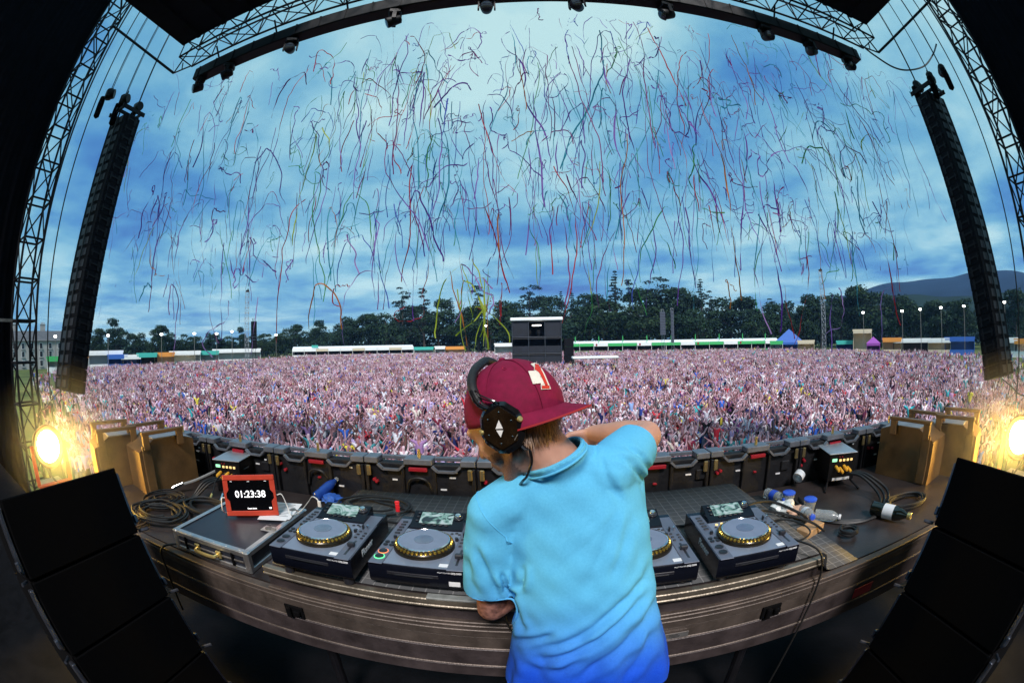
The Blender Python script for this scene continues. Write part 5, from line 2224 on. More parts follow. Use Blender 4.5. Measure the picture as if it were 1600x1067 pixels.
b.build('lead', mat('grey_lead', (0.25, 0.25, 0.24), 0.5, var=0.1), t)
b = MB()
b.cyl((-2.21, 1.69, 0.885), (-2.15, 1.75, 0.915), 0.018, 0.015, 12)
b.build('connector', chrome, t)
for k, (x, y) in enumerate(((-1.86, 1.74), (-1.80, 1.78))):
    t = thing('audio_connector', ['gold and black plug hanging between LED wall and cable coil', 'silver and black plug hanging between LED wall and cable coil'][k], 'connector')
    b = MB()
    b.cyl((x, y, 0.90), (x + 0.01, y - 0.05, 0.865), 0.008, 0.008, 10)
    b.build('shell', chrome if k else brass, t)
    b = MB()
    b.cyl((x - 0.004, y + 0.02, 0.914), (x, y, 0.90), 0.005, 0.008, 10)
    b.build('boot', rubber, t)
    b = MB()
    b.tube(cat_rom([(x - 0.004, y + 0.02, 0.914), (x - 0.02, y + 0.1, 0.97), (x + 0.02, y + 0.28, 1.0)], 5), 0.005, 6)
    b.build('lead', rubber, t)

# ------------------------------------------------------------------ bottles, cups and odds and ends
clear = mat('clear_plastic', (0.75, 0.80, 0.82), 0.12, var=0.05)
clear.node_tree.nodes['Principled BSDF'].inputs['Transmission Weight'].default_value = 0.75
bluecap = mat('blue_plastic', (0.03, 0.10, 0.62), 0.35, var=0.1)
deepblue = mat('blue_cloth', (0.02, 0.10, 0.42), 0.8, var=0.3, scale=30, bump=0.4, bscale=40)
paper = mat('bottle_label', (0.70, 0.72, 0.74), 0.5, var=0.1)


def bottle(label, base, axis, m, capm_, L=0.20, R_=0.032, lab_m=None, name='water_bottle'):
    a = Vector(axis).normalized()
    q = a.to_track_quat('Z', 'Y').to_matrix().to_4x4()
    t = thing(name, label, 'bottle', M=T(*base) @ q)
    b = MB()
    b.lathe([(R_ * 0.8, 0), (R_, L * 0.03), (R_, L * 0.2), (R_ * 0.94, L * 0.25), (R_, L * 0.3), (R_, L * 0.62), (R_ * 0.8, L * 0.76), (R_ * 0.42, L * 0.88), (R_ * 0.40, L * 0.92)], 20)
    b.build('body', m, t)
    b = MB()
    b.lathe([(R_ * 0.48, L * 0.92), (R_ * 0.48, L), (R_ * 0.40, L * 1.01)], 16)
    b.build('cap', capm_, t)
    if lab_m:
        b = MB()
        b.lathe([(R_ * 1.015, L * 0.32), (R_ * 1.015, L * 0.58)], 20, close=False)
        b.build('label_band', lab_m, t)
    return t


bottle('small clear water bottle with blue cap lying by the end of the mat', (1.315, 1.66, 0.892), (-0.25, -0.85, 0.18), clear, bluecap, 0.17, 0.032, paper)
bottle('clear water bottle with blue label lying beneath the LED wall', (1.27, 1.98, 0.892), (0.05, -0.9, 0.1), clear, bluecap, 0.19, 0.032, bluecap)
bottle('crumpled clear bottle lying beside the wooden block', (1.36, 1.60, 0.885), (0.5, -0.5, 0.0), clear, white, 0.15, 0.03)
bottle('dark bottle with white label lying on the open deck', (1.69, 1.47, 0.892), (0.35, -0.9, 0.02), mat('dark_glass_bottle', (0.006, 0.008, 0.006), 0.08, var=0, coat=0.5), brass, 0.26, 0.038, paper, 'wine_bottle')
bottle('blue water bottle lying behind the first media player', (-1.24, 2.00, 0.895), (0.35, 0.75, 0.35), mat('blue_bottle', (0.015, 0.06, 0.30), 0.25, var=0.2), clear, 0.19, 0.030)
t = thing('block', 'pale wooden block at the end of the mat', 'block', (1.245, 1.475, 0.8585), rad(20))
b = MB()
b.box((0, 0, 0.02), (0.15, 0.075, 0.04), ch=0.003)
b.build('wood', mat('pale_wood', (0.42, 0.25, 0.12), 0.6, var=0.25, scale=20), t)
rng = np.random.default_rng(3)


def crumple(label, c, r, m, seed, name, cat):
    rr = np.random.default_rng(seed)
    b = MB()
    b.ball((0, 0, 0), 1.0, 20)
    ph = rr.uniform(0, 6, 9)
    vs = []
    for x, y, z in b.v:
        f = 1 + 0.18 * sin(4 * x + ph[0]) * cos(3 * y + ph[1]) + 0.14 * sin(7 * z + 5 * x + ph[2]) + 0.10 * sin(11 * y - 6 * z + ph[3])
        vs.append((x * f * r[0], y * f * r[1], z * f * r[2]))
    b.v = vs
    o = b.build(name, m)
    o.location = c
    return tag(o, label, cat)


crumple('crumpled blue cloth behind the first media player', (-1.15, 2.03, 0.888), (0.06, 0.05, 0.028), deepblue, 1, 'cloth', 'cloth')
crumple('crumpled clear bag with white paper among the water bottles', (1.245, 1.74, 0.895), (0.07, 0.055, 0.04), mat('clear_bag', (0.62, 0.64, 0.62), 0.25, var=0.3, scale=40), 2, 'plastic_bag', 'bag')
crumple('crumpled skin coloured tissue among the water bottles', (1.285, 1.68, 0.89), (0.055, 0.045, 0.03), mat('tissue', (0.60, 0.36, 0.24), 0.7, var=0.3, scale=30), 3, 'tissue', 'tissue')
for k, (x, y) in enumerate(((1.305, 1.80), (1.36, 1.66))):
    t = thing('plastic_cup', ['clear cup with blue lid near the LED wall', 'clear cup with blue lid nearer the wooden block'][k], 'cup', (x, y, 0.8585), 0)
    b = MB()
    b.lathe([(0.026, 0), (0.036, 0.085)], 18)
    b.build('cup_body', clear, t)
    b = MB()
    b.lathe([(0.038, 0.085), (0.038, 0.093), (0.030, 0.098)], 18)
    b.build('lid', bluecap, t)
t = thing('rolled_tape', 'clear roll of tape leaning on the LED wall by the power box', 'tape roll', M=T(1.555, 2.06, 0.93) @ R4(0.5, 'Z') @ R4(1.1, 'Y'))
b = disc_ring(0.022, 0.036, -0.02, 0.02)
b.build('roll', paper, t)
t = thing('grey_tray', 'flat grey computer lying behind the first media player', 'computer', (-0.80, 1.60, 0.962), rad(4))
b = MB()
b.box((0, 0, 0.012), (0.26, 0.05, 0.024), ch=0.004)
b.build('shell', rail, t)

# ------------------------------------------------------------------ lamp cases at both ends of the desk
lampcase = mat('lamp_case', (0.16, 0.085, 0.030), 0.5, 0.1, var=0.35, scale=6, bump=0.15, bscale=60)
lamptop = mat('lamp_case_top', (0.30, 0.30, 0.31), 0.45, 0.4, var=0.2, scale=8)
for sx in (-1, 1):
    side = 'by the house' if sx < 0 else 'by the hill'
    for k, (x, y, rz) in enumerate(((2.44, 1.80, rad(14)), (2.78, 1.62, rad(20)))):
        t = thing('lamp_case', ['brown lamp case with carrying bars at the end of the LED wall, ', 'outer brown lamp case with carrying bars next to the lit lamp, '][k] + side, 'lamp case',
                  (sx * x, y, 0.8505), sx * rz, 'lamp cases at the desk ends')
        b = MB()
        b.prism([(-0.23, 0), (0.23, 0), (0.23, 0.30), (0.10, 0.335), (-0.10, 0.335), (-0.23, 0.27)], -0.15, 0.15)
        b.build('housing', lampcase, t)
        b = MB()
        b.prism([(-0.10, 0.3355), (0.10, 0.3355), (0.10, 0.341), (-0.10, 0.341)], -0.145, 0.145)
        b.prism([(0.102, 0.336), (0.228, 0.302), (0.229, 0.307), (0.103, 0.341)], -0.145, 0.145)
        b.build('top_sheet', lamptop, t)
        for s in (-1, 1):
            b = MB()
            b.box((s * 0.168, -0.03, 0.385), (0.035, 0.34, 0.022), ch=0.003)
            br = b.build('carrying_bar', lampcase, t)
            for y2 in (-0.17, 0.11):
                b = MB()
                b.box((s * 0.168, y2, 0.33), (0.035, 0.05, 0.092), ch=0.003)
                b.build('bar_post', lampcase, br)
            b = MB()
            b.box((s * 0.160, -0.17, 0.16), (0.018, 0.07, 0.30), ch=0.003)
            b.build('side_rib', lampcase, t)
    t = thing('cable_hank', 'bent yellowish cable hank on the outer lamp case ' + side, 'cable')
    b = MB()
    c = Vector((sx * 3.02, 1.52, 0.86))
    for q in range(2):
        b.tube(cat_rom([c + Vector((0.03 * q, 0, 0)), c + Vector((-0.02 * sx + 0.02 * q, 0.02, 0.15)), c + Vector((-0.10 * sx, 0.04, 0.25 + 0.02 * q)), c + Vector((-0.18 * sx, 0.06, 0.24))], 6), 0.012, 6)
    b.build('lead', mat('ochre_lead', (0.20, 0.13, 0.03), 0.4, var=0.2), t)

# ------------------------------------------------------------------ the two lit lamps
hot = mat('lit_lens', (1.0, 0.9, 0.6), 0.4, var=0, emit=16.0, ecol=(1.0, 0.78, 0.30))
canm = mat('lamp_can', (0.10, 0.035, 0.018), 0.4, 0.3, var=0.25, scale=10)
yokem = mat('lamp_yoke', (0.50, 0.03, 0.02), 0.45, var=0.15)
for sx, px, py in ((-1, 75, 697), (1, 1594, 683)):
    side = 'by the house' if sx < 0 else 'by the hill'
    c = at(px, py, x=sx * 3.2)
    aim = (Vector((0.0, 1.0, 1.30)) - c).normalized()
    q = aim.to_track_quat('Z', 'Y').to_matrix().to_4x4()
    t = thing('stage_lamp', 'round stage lamp shining yellow in a red yoke, ' + side, 'stage lamp', M=T(c.x, c.y, 0.0))
    o = c.z
    b = MB()
    b.lathe([(0.06, -0.20), (0.11, -0.18), (0.135, -0.08), (0.150, 0.0), (0.150, 0.030), (0.140, 0.033), (0.114, 0.006)], 28, 0, T(0, 0, o) @ q)
    can = b.build('lamp_can', canm, t)
    b = MB()
    b.lathe([(0.112, 0.008), (0.08, 0.022), (0.0, 0.028)], 28, 0, T(0, 0, o) @ q)
    b.build('lens', hot, t)
    xl = q.to_3x3() @ Vector((1, 0, 0))
    xl = Vector((xl.x, xl.y, 0)).normalized()
    hz = Vector((-xl.y, xl.x, 0))
    for s in (-1, 1):
        b = MB()
        e0 = Vector((0, 0, o)) + xl * s * 0.165
        b.bar(e0 + Vector((0, 0, 0.02)), e0 - Vector((0, 0, 0.26)), 0.035, 0.012)
        b.build('yoke_arm', yokem, t)
    b = MB()
    b.bar(Vector((0, 0, o - 0.26)) - xl * 0.17, Vector((0, 0, o - 0.26)) + xl * 0.17, 0.045, 0.015)
    b.build('yoke_base', yokem, t)
    b = MB()
    b.box((0, 0, o - 0.285), (0.42, 0.24, 0.03), ch=0.005)
    b.build('base_plate', dullalu, t)
    b = MB()
    b.cyl((0, 0, o - 0.29), (0, 0, -1.0), 0.035, 0.04, 12)
    b.build('stand', steel, t)
    b = MB()
    b.tube(cat_rom([Vector((0, 0, o)) - aim * 0.2, Vector((0, 0, o - 0.15)) - aim * 0.28, Vector((0.05, 0.02, o - 0.27)), Vector((0.1, 0.05, o - 0.27)), Vector((0.12, 0.1, o - 0.6))], 6), 0.009, 6)
    b.build('lead', rubber, t)
    ld = bpy.data.lights.new('lamp_light', 'SPOT')
    ld.energy = 190.0
    ld.color = (1.0, 0.60, 0.10)
    ld.spot_size = rad(178)
    ld.spot_blend = 0.2
    ld.shadow_soft_size = 0.12
    lo = bpy.data.objects.new('lamp_light', ld)
    COL.objects.link(lo)
    lo.parent = t
    lo.matrix_local = T(*(Vector((0, 0, o)) + aim * 0.05)) @ (-aim).to_track_quat('Z', 'Y').to_matrix().to_4x4()

# stage smoke drifting round each lit lamp
def smoke_mat():
    m = bpy.data.materials.new('stage_smoke')
    m.use_nodes = True
    t = m.node_tree
    t.nodes.remove(t.nodes['Principled BSDF'])
    v = t.nodes.new('ShaderNodeVolumePrincipled')
    v.inputs['Color'].default_value = (0.9, 0.9, 0.85, 1)
    v.inputs['Anisotropy'].default_value = 0.2
    tcn = t.nodes.new('ShaderNodeTexCoord')
    ln = t.nodes.new('ShaderNodeVectorMath')
    ln.operation = 'LENGTH'
    t.links.new(tcn.outputs['Object'], ln.inputs[0])
    mr = t.nodes.new('ShaderNodeMapRange')
    mr.inputs[1].default_value = 1.0
    mr.inputs[2].default_value = 0.0
    mr.inputs[3].default_value = 0.0
    mr.inputs[4].default_value = 1.0
    t.links.new(ln.outputs['Value'], mr.inputs[0])
    pw = t.nodes.new('ShaderNodeMath')
    pw.operation = 'POWER'
    pw.inputs[1].default_value = 2.0
    t.links.new(mr.outputs[0], pw.inputs[0])
    ns = t.nodes.new('ShaderNodeTexNoise')
    ns.inputs['Scale'].default_value = 3.0
    ns.inputs['Detail'].default_value = 3
    t.links.new(tcn.outputs['Object'], ns.inputs['Vector'])
    ml = t.nodes.new('ShaderNodeMath')
    ml.operation = 'MULTIPLY'
    t.links.new(pw.outputs[0], ml.inputs[0])
    mr2 = t.nodes.new('ShaderNodeMapRange')
    mr2.inputs[3].default_value = 0.40
    mr2.inputs[4].default_value = 0.60
    t.links.new(ns.outputs[0], mr2.inputs[0])
    t.links.new(mr2.outputs[0], ml.inputs[1])
    m2 = t.nodes.new('ShaderNodeMath')
    m2.operation = 'MULTIPLY'
    m2.inputs[1].default_value = SMOKE
    t.links.new(ml.outputs[0], m2.inputs[0])
    t.links.new(m2.outputs[0], v.inputs['Density'])
    t.links.new(v.outputs[0], t.nodes['Material Output'].inputs['Volume'])
    return m


SMOKE = 0.85
smm = smoke_mat()
for sx, px, py in ((-1, 75, 697), (1, 1594, 683)):
    c = at(px, py, x=sx * 3.2)
    b = MB()
    b.ball((0, 0, 0), 1.0, 24)
    o = b.build('smoke', smm)
    o.location = c + Vector((-sx * 0.35, 0.1, 0.05))
    o.scale = (0.95, 0.8, 0.6)
    tag(o, 'thin stage smoke glowing in the beam of the lamp ' + ('by the house' if sx < 0 else 'by the hill'), 'smoke', kind='stuff')

# ------------------------------------------------------------------ side fill speakers next to the performer
facem = mat('side_fill_grille', (0.0012, 0.0012, 0.0015), 0.9, var=0.25, scale=60, spec=0.05)
hardw = mat('rigging_steel', (0.10, 0.11, 0.14), 0.35, 0.8, var=0.4, scale=30)
for sx in (-1, 1):
    side = 'on the side of the red tablet' if sx < 0 else 'on the side of the water bottles'
    t = thing('side_fill_stack', 'tall stack of black side fill speakers ' + side, 'speaker', group='side fill speakers',
              M=T(sx * 0.95, 0.50, 0.0) @ R4(sx * rad(18), 'Y'))
    hs = 0.240
    for k in range(5):
        z = 1.425 - hs * (k + 0.5)
        b = MB()
        b.prism([(-0.275, z - hs / 2 + 0.003), (0.275, z - hs / 2 + 0.003), (0.275, z + hs / 2 - 0.003), (-0.275, z + hs / 2 - 0.003)], sx * 0.03, sx * 0.42)
        cb = b.build('cabinet', matte, t)
        b = MB()
        b.box((sx * 0.012, 0, z), (0.03, 0.545, hs - 0.008), ch=0.004)
        b.build('grille', facem, cb)
        for s in (-1, 1):
            b = MB()
            b.box((sx * 0.05, s * 0.287, z), (0.05, 0.018, hs * 0.80), ch=0.003)
            b.box((sx * 0.03, s * 0.297, z - hs * 0.30), (0.03, 0.016, 0.03), ch=0.003)
            b.build('rigging_plate', hardw, cb)
            b = MB()
            b.tube([(sx * 0.02, s * 0.29, z - hs * 0.48), (sx * -0.015, s * 0.32, z - hs * 0.48)], 0.006, 6)
            b.build('rigging_pin', hardw, cb)
    b = MB()
    b.box((sx * 0.20, 0, 0.135), (0.34, 0.54, 0.17), ch=0.005)
    b.build('base_frame', matte, t)

# ================================================================== the performer, seen from behind
def proj(p):
    l = RC.transposed() @ (Vector(p) - CAM)
    d = l.length
    th = math.acos(max(-1, min(1, -l.z / d)))
    h = math.hypot(l.x, l.y) + 1e-12
    r = 2 * F * sin(th / 2)
    return 800 + l.x / h * r, 533.5 - l.y / h * r


def blob(b, voxel, smooth_it, factor=0.5):
    me = bpy.data.meshes.new('blob')
    me.from_pydata(b.v, [], b.f)
    bm = bmesh.new()
    bm.from_mesh(me)
    bmesh.ops.recalc_face_normals(bm, faces=bm.faces)
    bm.to_mesh(me)
    bm.free()
    r = evaluated(me, [('REMESH', dict(mode='VOXEL', voxel_size=voxel, adaptivity=0.0)), ('SMOOTH', dict(factor=factor, iterations=smooth_it))])
    r.materials.clear()
    return r


def mesh_arrays(me):
    n = len(me.vertices)
    co = np.empty(n * 3)
    me.vertices.foreach_get('co', co)
    no = np.empty(n * 3)
    me.vertices.foreach_get('normal', no)
    return co.reshape(-1, 3), no.reshape(-1, 3)


def loft(b, secs, n=40, power=2.4):
    """secs: (centre, half-width axis, half-depth axis)"""
    vs, fs = [], []
    for c, ax, ay in secs:
        for k in range(n):
            a = 2 * pi * k / n
            ca, sa = cos(a), sin(a)
            x = math.copysign(abs(ca) ** (2 / power), ca)
            y = math.copysign(abs(sa) ** (2 / power), sa)
            vs.append(Vector(c) + Vector(ax) * x + Vector(ay) * y)
    for i in range(len(secs) - 1):
        for k in range(n):
            fs.append((i * n + k, i * n + (k + 1) % n, (i + 1) * n + (k + 1) % n, (i + 1) * n + k))
    fs.append(tuple(range(n - 1, -1, -1)))
    fs.append(tuple((len(secs) - 1) * n + k for k in range(n)))
    b.add(vs, fs)


NK = Vector((0.034, 0.885, 1.515))
LS = at(772, 802, y=0.90)
RS = at(950, 738, y=0.905)
LE = at(768, 948, y=0.96)
RE = at(1010, 681, y=1.10)
LW = Vector((0.08, 1.15, 1.125))
RW = at(928, 676, y=1.31)
HIP = Vector((0.125, 0.90, 0.93))

RIM = at(803, 640, y=0.90)                      # centre of the cap's rim
fh = Vector((-0.88, 0.47, 0)).normalized()
uc = (Vector((0, 0, 1)) * cos(rad(15)) + fh * sin(rad(15))).normalized()      # cap axis
bc = (-fh - uc * (-fh).dot(uc)).normalized()                                   # brim direction
lc = uc.cross(bc)                                                              # side of the cap
if lc.y > 0:
    lc = -lc
f_ = (fh * cos(rad(36)) + Vector((0, 0, -1)) * sin(rad(36))).normalized()      # face direction
u_ = (Vector((0, 0, 1)) - f_ * f_.z).normalized()
l_ = u_.cross(f_)
if l_.y > 0:
    l_ = -l_                                   # the side of the head turned to the viewer
HS = RIM - uc * 0.012 + f_ * 0.020 + fh * 0.004


def hp(f, u, l):
    return HS + f_ * f + u_ * u + l_ * l


HM = frame(HS, f_, l_, u_)                      # local x: face, y: near side, z: crown

body = MB()
body.ball((0, 0, 0), (0.092, 0.073, 0.098), 28, 0, HM)
body.ball((0.020, 0, -0.030), (0.068, 0.062, 0.085), 24, 0, HM)
body.caps(hp(0.062, -0.112, 0.012), hp(0.062, -0.112, -0.012), 0.018, 0.018)        # chin
for s in (-1, 1):
    body.caps(hp(-0.005, -0.072, s * 0.050), hp(0.056, -0.108, s * 0.016), 0.017, 0.018)   # jaw
    body.caps(hp(0.052, -0.032, s * 0.040), hp(0.040, -0.060, s * 0.044), 0.022, 0.020)    # cheek
    body.caps(hp(0.083, 0.014, s * 0.018), hp(0.070, 0.016, s * 0.045), 0.012, 0.011)      # brow
    body.ball((-0.012, s * 0.076, -0.018), (0.018, 0.008, 0.030), 12, 0, HM)               # ear
body.caps(hp(0.088, 0.002, 0), hp(0.106, -0.034, 0), 0.008, 0.011)                         # nose
body.caps(hp(0.098, -0.038, 0.010), hp(0.098, -0.038, -0.010), 0.008, 0.008)
body.caps(hp(0.082, -0.066, 0.012), hp(0.082, -0.066, -0.012), 0.010, 0.010)               # lips
body.caps(hp(0.078, -0.080, 0.010), hp(0.078, -0.080, -0.010), 0.010, 0.010)
body.caps(hp(-0.030, -0.060, 0), NK + Vector((0.0, 0.012, -0.03)), 0.053, 0.060)           # neck
body.caps(hp(0.010, -0.085, 0), NK + Vector((0.0, 0.055, -0.06)), 0.044, 0.046)
# arms
body.caps(LS, LE, 0.052, 0.040)
body.caps(LE, LE.lerp(LW, 0.35), 0.041, 0.043)
body.caps(LE.lerp(LW, 0.35), LW, 0.043, 0.026)
body.caps(RS, RE, 0.054, 0.042)
body.caps(RE, RE.lerp(RW, 0.35), 0.043, 0.044)
body.caps(RE.lerp(RW, 0.35), RW, 0.044, 0.026)


def hand(w_, d, palm_n, side):
    """palm, four fingers of unequal length with a bend, and a thumb off the side of the palm"""
    d = Vector(d).normalized()
    pn = Vector(palm_n)
    pn = (pn - d * pn.dot(d)).normalized()
    sd_ = d.cross(pn) * side
    for k in range(4):
        o = (k - 1.5) * 0.019
        kn = w_ + d * (0.085 - 0.004 * abs(k - 1.2)) + sd_ * o
        body.caps(w_ + d * 0.015 + sd_ * o * 0.7, kn, 0.013, 0.0115, 10)
        ln = (0.038, 0.044, 0.041, 0.032)[k]
        d1 = (d * cos(0.45) + pn * sin(0.45)).normalized()
        d2 = (d * cos(1.15) + pn * sin(1.15)).normalized()
        m1 = kn + d1 * ln
        body.caps(kn, m1, 0.0095, 0.0085, 10)
        body.caps(m1, m1 + d2 * ln * 0.85, 0.0085, 0.0072, 10)
    t0 = w_ + d * 0.022 - sd_ * 0.026
    t1 = t0 + (d * 0.6 - sd_ * 0.7 + pn * 0.35).normalized() * 0.042
    body.caps(t0, t1, 0.0125, 0.0105, 10)
    body.caps(t1, t1 + (d * 0.85 - sd_ * 0.2 + pn * 0.5).normalized() * 0.034, 0.0100, 0.0080, 10)


hand(LW, (0.35, 0.80, -0.35), (0, -0.2, -1), 1)
hand(RW, (-0.55, 0.35, -0.72), (-0.5, -0.2, -0.6), -1)
# trunk and legs under the clothes
loft(body, [((0.125, 0.925, 0.86), (0.155, 0, 0), (0, 0.105, 0)), ((0.115, 0.925, 1.00), (0.140, 0, 0.01), (0, 0.100, 0)), ((0.098, 0.935, 1.20), (0.145, 0, 0.03), (0, 0.105, 0)),
            ((0.07, 0.94, 1.36), (0.135, 0, 0.045), (0, 0.095, 0)), ((0.04, 0.915, 1.47), (0.075, 0, 0.03), (0, 0.06, 0))], 24)
body.caps(NK + Vector((0.015, 0.035, -0.07)), LS, 0.040, 0.046)
body.caps(NK + Vector((0.015, 0.035, -0.07)), RS, 0.040, 0.048)
for s in (-1, 1):
    hpj = Vector((0.125 + s * 0.09, 0.925, 0.88))
    kn = Vector((0.125 + s * 0.12, 0.955, 0.48))
    an = Vector((0.125 + s * 0.15, 0.91, 0.09))
    body.caps(hpj, kn, 0.082, 0.058)
    body.caps(kn, kn.lerp(an, 0.4), 0.056, 0.058)
    body.caps(kn.lerp(an, 0.4), an, 0.058, 0.040)
    body.caps(an + Vector((0, 0.0, -0.04)), an + Vector((s * 0.03, 0.14, -0.06)), 0.038, 0.03)

bme = blob(body, 0.0058, 5)


def skin_mat():
    m = mat('performer_skin', (0.56, 0.30, 0.215), 0.5, var=0.12, scale=14, bump=0.06, bscale=260, spec=0.4)
    p = m.node_tree.nodes['Principled BSDF']
    p.inputs['Subsurface Weight'].default_value = 0.12
    p.inputs['Subsurface Radius'].default_value = (0.012, 0.005, 0.003)
    return m


def stubble_mat():
    m = mat('stubble', (0.30, 0.15, 0.10), 0.6, var=0.45, scale=420, bump=0.25, bscale=500)
    return m


def tattoo_mat():
    return mat('tattooed_skin', (0.30, 0.14, 0.105), 0.5, var=0.75, scale=34, spec=0.4)


for q in (skin_mat(), stubble_mat(), tattoo_mat()):
    bme.materials.append(q)
co, no = mesh_arrays(bme)
HMi = HM.inverted()
idx = []
for f in bme.polygons:
    c = Vector(np.mean(co[list(f.vertices)], axis=0))
    q = HMi @ c
    k = 0
    if c.z > 1.40 and -0.135 < q.z < -0.052 and q.x > 0.0 + 0.4 * max(0, (-0.07 - q.z)) and q.x < 0.12 and abs(q.y) < 0.09:
        k = 1
    elif (c - LE).length < 0.17 and c.x < 0.0 and c.z < 1.19:
        k = 2
    idx.append(k)
bme.polygons.foreach_set('material_index', idx)
bme.polygons.foreach_set('use_smooth', [True] * len(idx))
per = link('person', bme)
tag(per, 'performer in a blue T-shirt and maroon cap bent over the desk, back to the viewer', 'person')


# ------------------------------------------------------------------ T-shirt
def rot_ax(a, yaw=0.0):
    return Vector((cos(a) * cos(yaw), cos(a) * sin(yaw), sin(a)))


sh = MB()
SEC = [  # z, centre x, centre y, half width, half depth, tilt of the width axis
    (0.76, 0.142, 0.915, 0.236, 0.172, 3), (0.84, 0.142, 0.912, 0.232, 0.168, 4), (0.92, 0.137, 0.912, 0.216, 0.160, 4), (1.02, 0.124, 0.915, 0.192, 0.148, 5),
    (1.12, 0.111, 0.920, 0.180, 0.140, 7), (1.22, 0.099, 0.927, 0.176, 0.137, 10), (1.31, 0.085, 0.936, 0.174, 0.132, 14), (1.385, 0.064, 0.940, 0.166, 0.118, 18),
    (1.43, 0.048, 0.934, 0.130, 0.100, 19), (1.465, 0.040, 0.925, 0.090, 0.080, 19)]
secs = []
for z, cx_, cy_, a, d, tl in SEC:
    secs.append((Vector((cx_, cy_, z)), rot_ax(rad(tl), rad(-3)) * a, Vector((0.05, 1, 0)).normalized() * d))
loft(sh, secs, 44, 2.3)
NC_ = Vector((-0.46, -0.06, 0.88)).normalized()      # how the neck opening is tilted
sh.caps(NK - NC_ * 0.048 + Vector((-0.012, 0.022, 0)), LS, 0.058, 0.064)
sh.caps(NK - NC_ * 0.055 + Vector((0, 0.025, 0)), RS, 0.052, 0.066)
sh.tube([NK - NC_ * 0.080 + Vector((0.01, 0.045, 0)), NK - NC_ * 0.035 + Vector((0, 0.018, 0)), NK - NC_ * 0.008, NK + NC_ * 0.040], [0.060, 0.066, 0.066, 0.065], 28)
LEnd = LS.lerp(LE, 0.78)
sh.tube([LS + (LS - LE).normalized() * 0.02, LS.lerp(LE, 0.25), LS.lerp(LE, 0.5), LEnd], [0.058, 0.071, 0.073, 0.074], 24)
REnd = RS.lerp(RE, 0.74)
sh.tube([RS - (RE - RS) * 0.1, RS.lerp(RE, 0.25), RS.lerp(RE, 0.5), REnd], [0.058, 0.068, 0.066, 0.063], 24)
# cloth hanging from the raised arm down the flank
w0 = RS.lerp(RE, 0.45) + Vector((0.0, -0.02, -0.045))
sh.caps(w0, Vector((0.215, 0.93, 1.20)), 0.040, 0.060)
sh.caps(RS.lerp(RE, 0.62) + Vector((0.0, -0.01, -0.05)), Vector((0.240, 0.94, 1.06)), 0.024, 0.050)
sme = blob(sh, 0.0062, 9)
co, no = mesh_arrays(sme)


def Z8(*pts):
    return [(680 + x / 4, 800 + y / 4) for x, y in pts]


FOLDS = [  # polyline in the photo, half width, depth
    (Z8((1365, 250), (1310, 420), (1220, 530), (1120, 620), (1000, 725), (900, 790), (760, 835), (600, 850)), 7.5, 0.0085),
    (Z8((1370, 380), (1300, 520), (1220, 620), (1130, 710), (1010, 805), (860, 880), (680, 930), (520, 880)), 7.5, 0.0085),
    (Z8((1385, 520), (1320, 680), (1220, 800), (1090, 905), (960, 990), (850, 1080)), 8.0, 0.008),
    (Z8((1345, 690), (1320, 850), (1260, 960), (1150, 1060)), 8.0, 0.006),
    (Z8((470, 795), (560, 800), (660, 790), (760, 760)), 6.0, 0.006),
    (Z8((455, 500), (500, 590), (530, 700), (575, 760)), 6.0, 0.006),
    (Z8((415, 370), (440, 480), (520, 530)), 5.0, 0.010),
    (Z8((545, 330), (550, 420), (520, 500)), 6.0, 0.005),
    (Z8((250, 200), (300, 340), (370, 470), (400, 560)), 7.0, 0.0055),
    (Z8((200, 260), (215, 420), (280, 530)), 7.0, 0.004),
    (Z8((1150, -60), (1110, 80), (1060, 230), (1010, 380), (920, 560)), 12.0, 0.0035),
    (Z8((1230, -20), (1190, 160), (1130, 330), (1060, 470)), 11.0, 0.0035),
    (Z8((500, 900), (640, 985), (800, 980), (960, 900)), 8.0, 0.005),
    ([(955, 706), (985, 722), (1008, 752), (1018, 790)], 5.0, 0.005),
    ([(975, 694), (1002, 712), (1018, 740)], 4.5, 0.0045),
    ([(935, 706), (948, 745), (975, 790)], 7.0, 0.003),
    ([(928, 690), (932, 702), (927, 716)], 4.0, 0.004),
]
px = np.array([proj(c) for c in co])
facing = np.clip((-no[:, 1] + 0.35 * np.abs(no[:, 2]) - 0.05) * 2.2, 0, 1)
disp = np.zeros(len(co))
for poly, wd, dep in FOLDS:
    P = np.array(poly)
    seglen = np.linalg.norm(np.diff(P, axis=0), axis=1)
    cum = np.concatenate([[0], np.cumsum(seglen)])
    best = np.full(len(co), 1e9)
    along = np.zeros(len(co))
    sgn = np.zeros(len(co))
    for i in range(len(P) - 1):
        a, c = P[i], P[i + 1]
        ab = c - a
        tt = np.clip(((px - a) @ ab) / (ab @ ab), 0, 1)
        q = px - (a + tt[:, None] * ab)
        d = np.linalg.norm(q, axis=1)
        m_ = d < best
        best[m_] = d[m_]
        along[m_] = (cum[i] + tt[m_] * seglen[i]) / cum[-1]
        sgn[m_] = np.sign(q[m_, 0] * ab[1] - q[m_, 1] * ab[0])
    env = np.clip(along / 0.18, 0, 1) * np.clip((1 - along) / 0.22, 0, 1)
    x = best * sgn / wd
    prof = -np.exp(-(x ** 2) * 1.6) + 0.75 * np.exp(-((x - 1.5) ** 2) * 1.1) + 0.35 * np.exp(-((x + 1.6) ** 2) * 1.0)
    disp += 1.3 * dep * env * prof
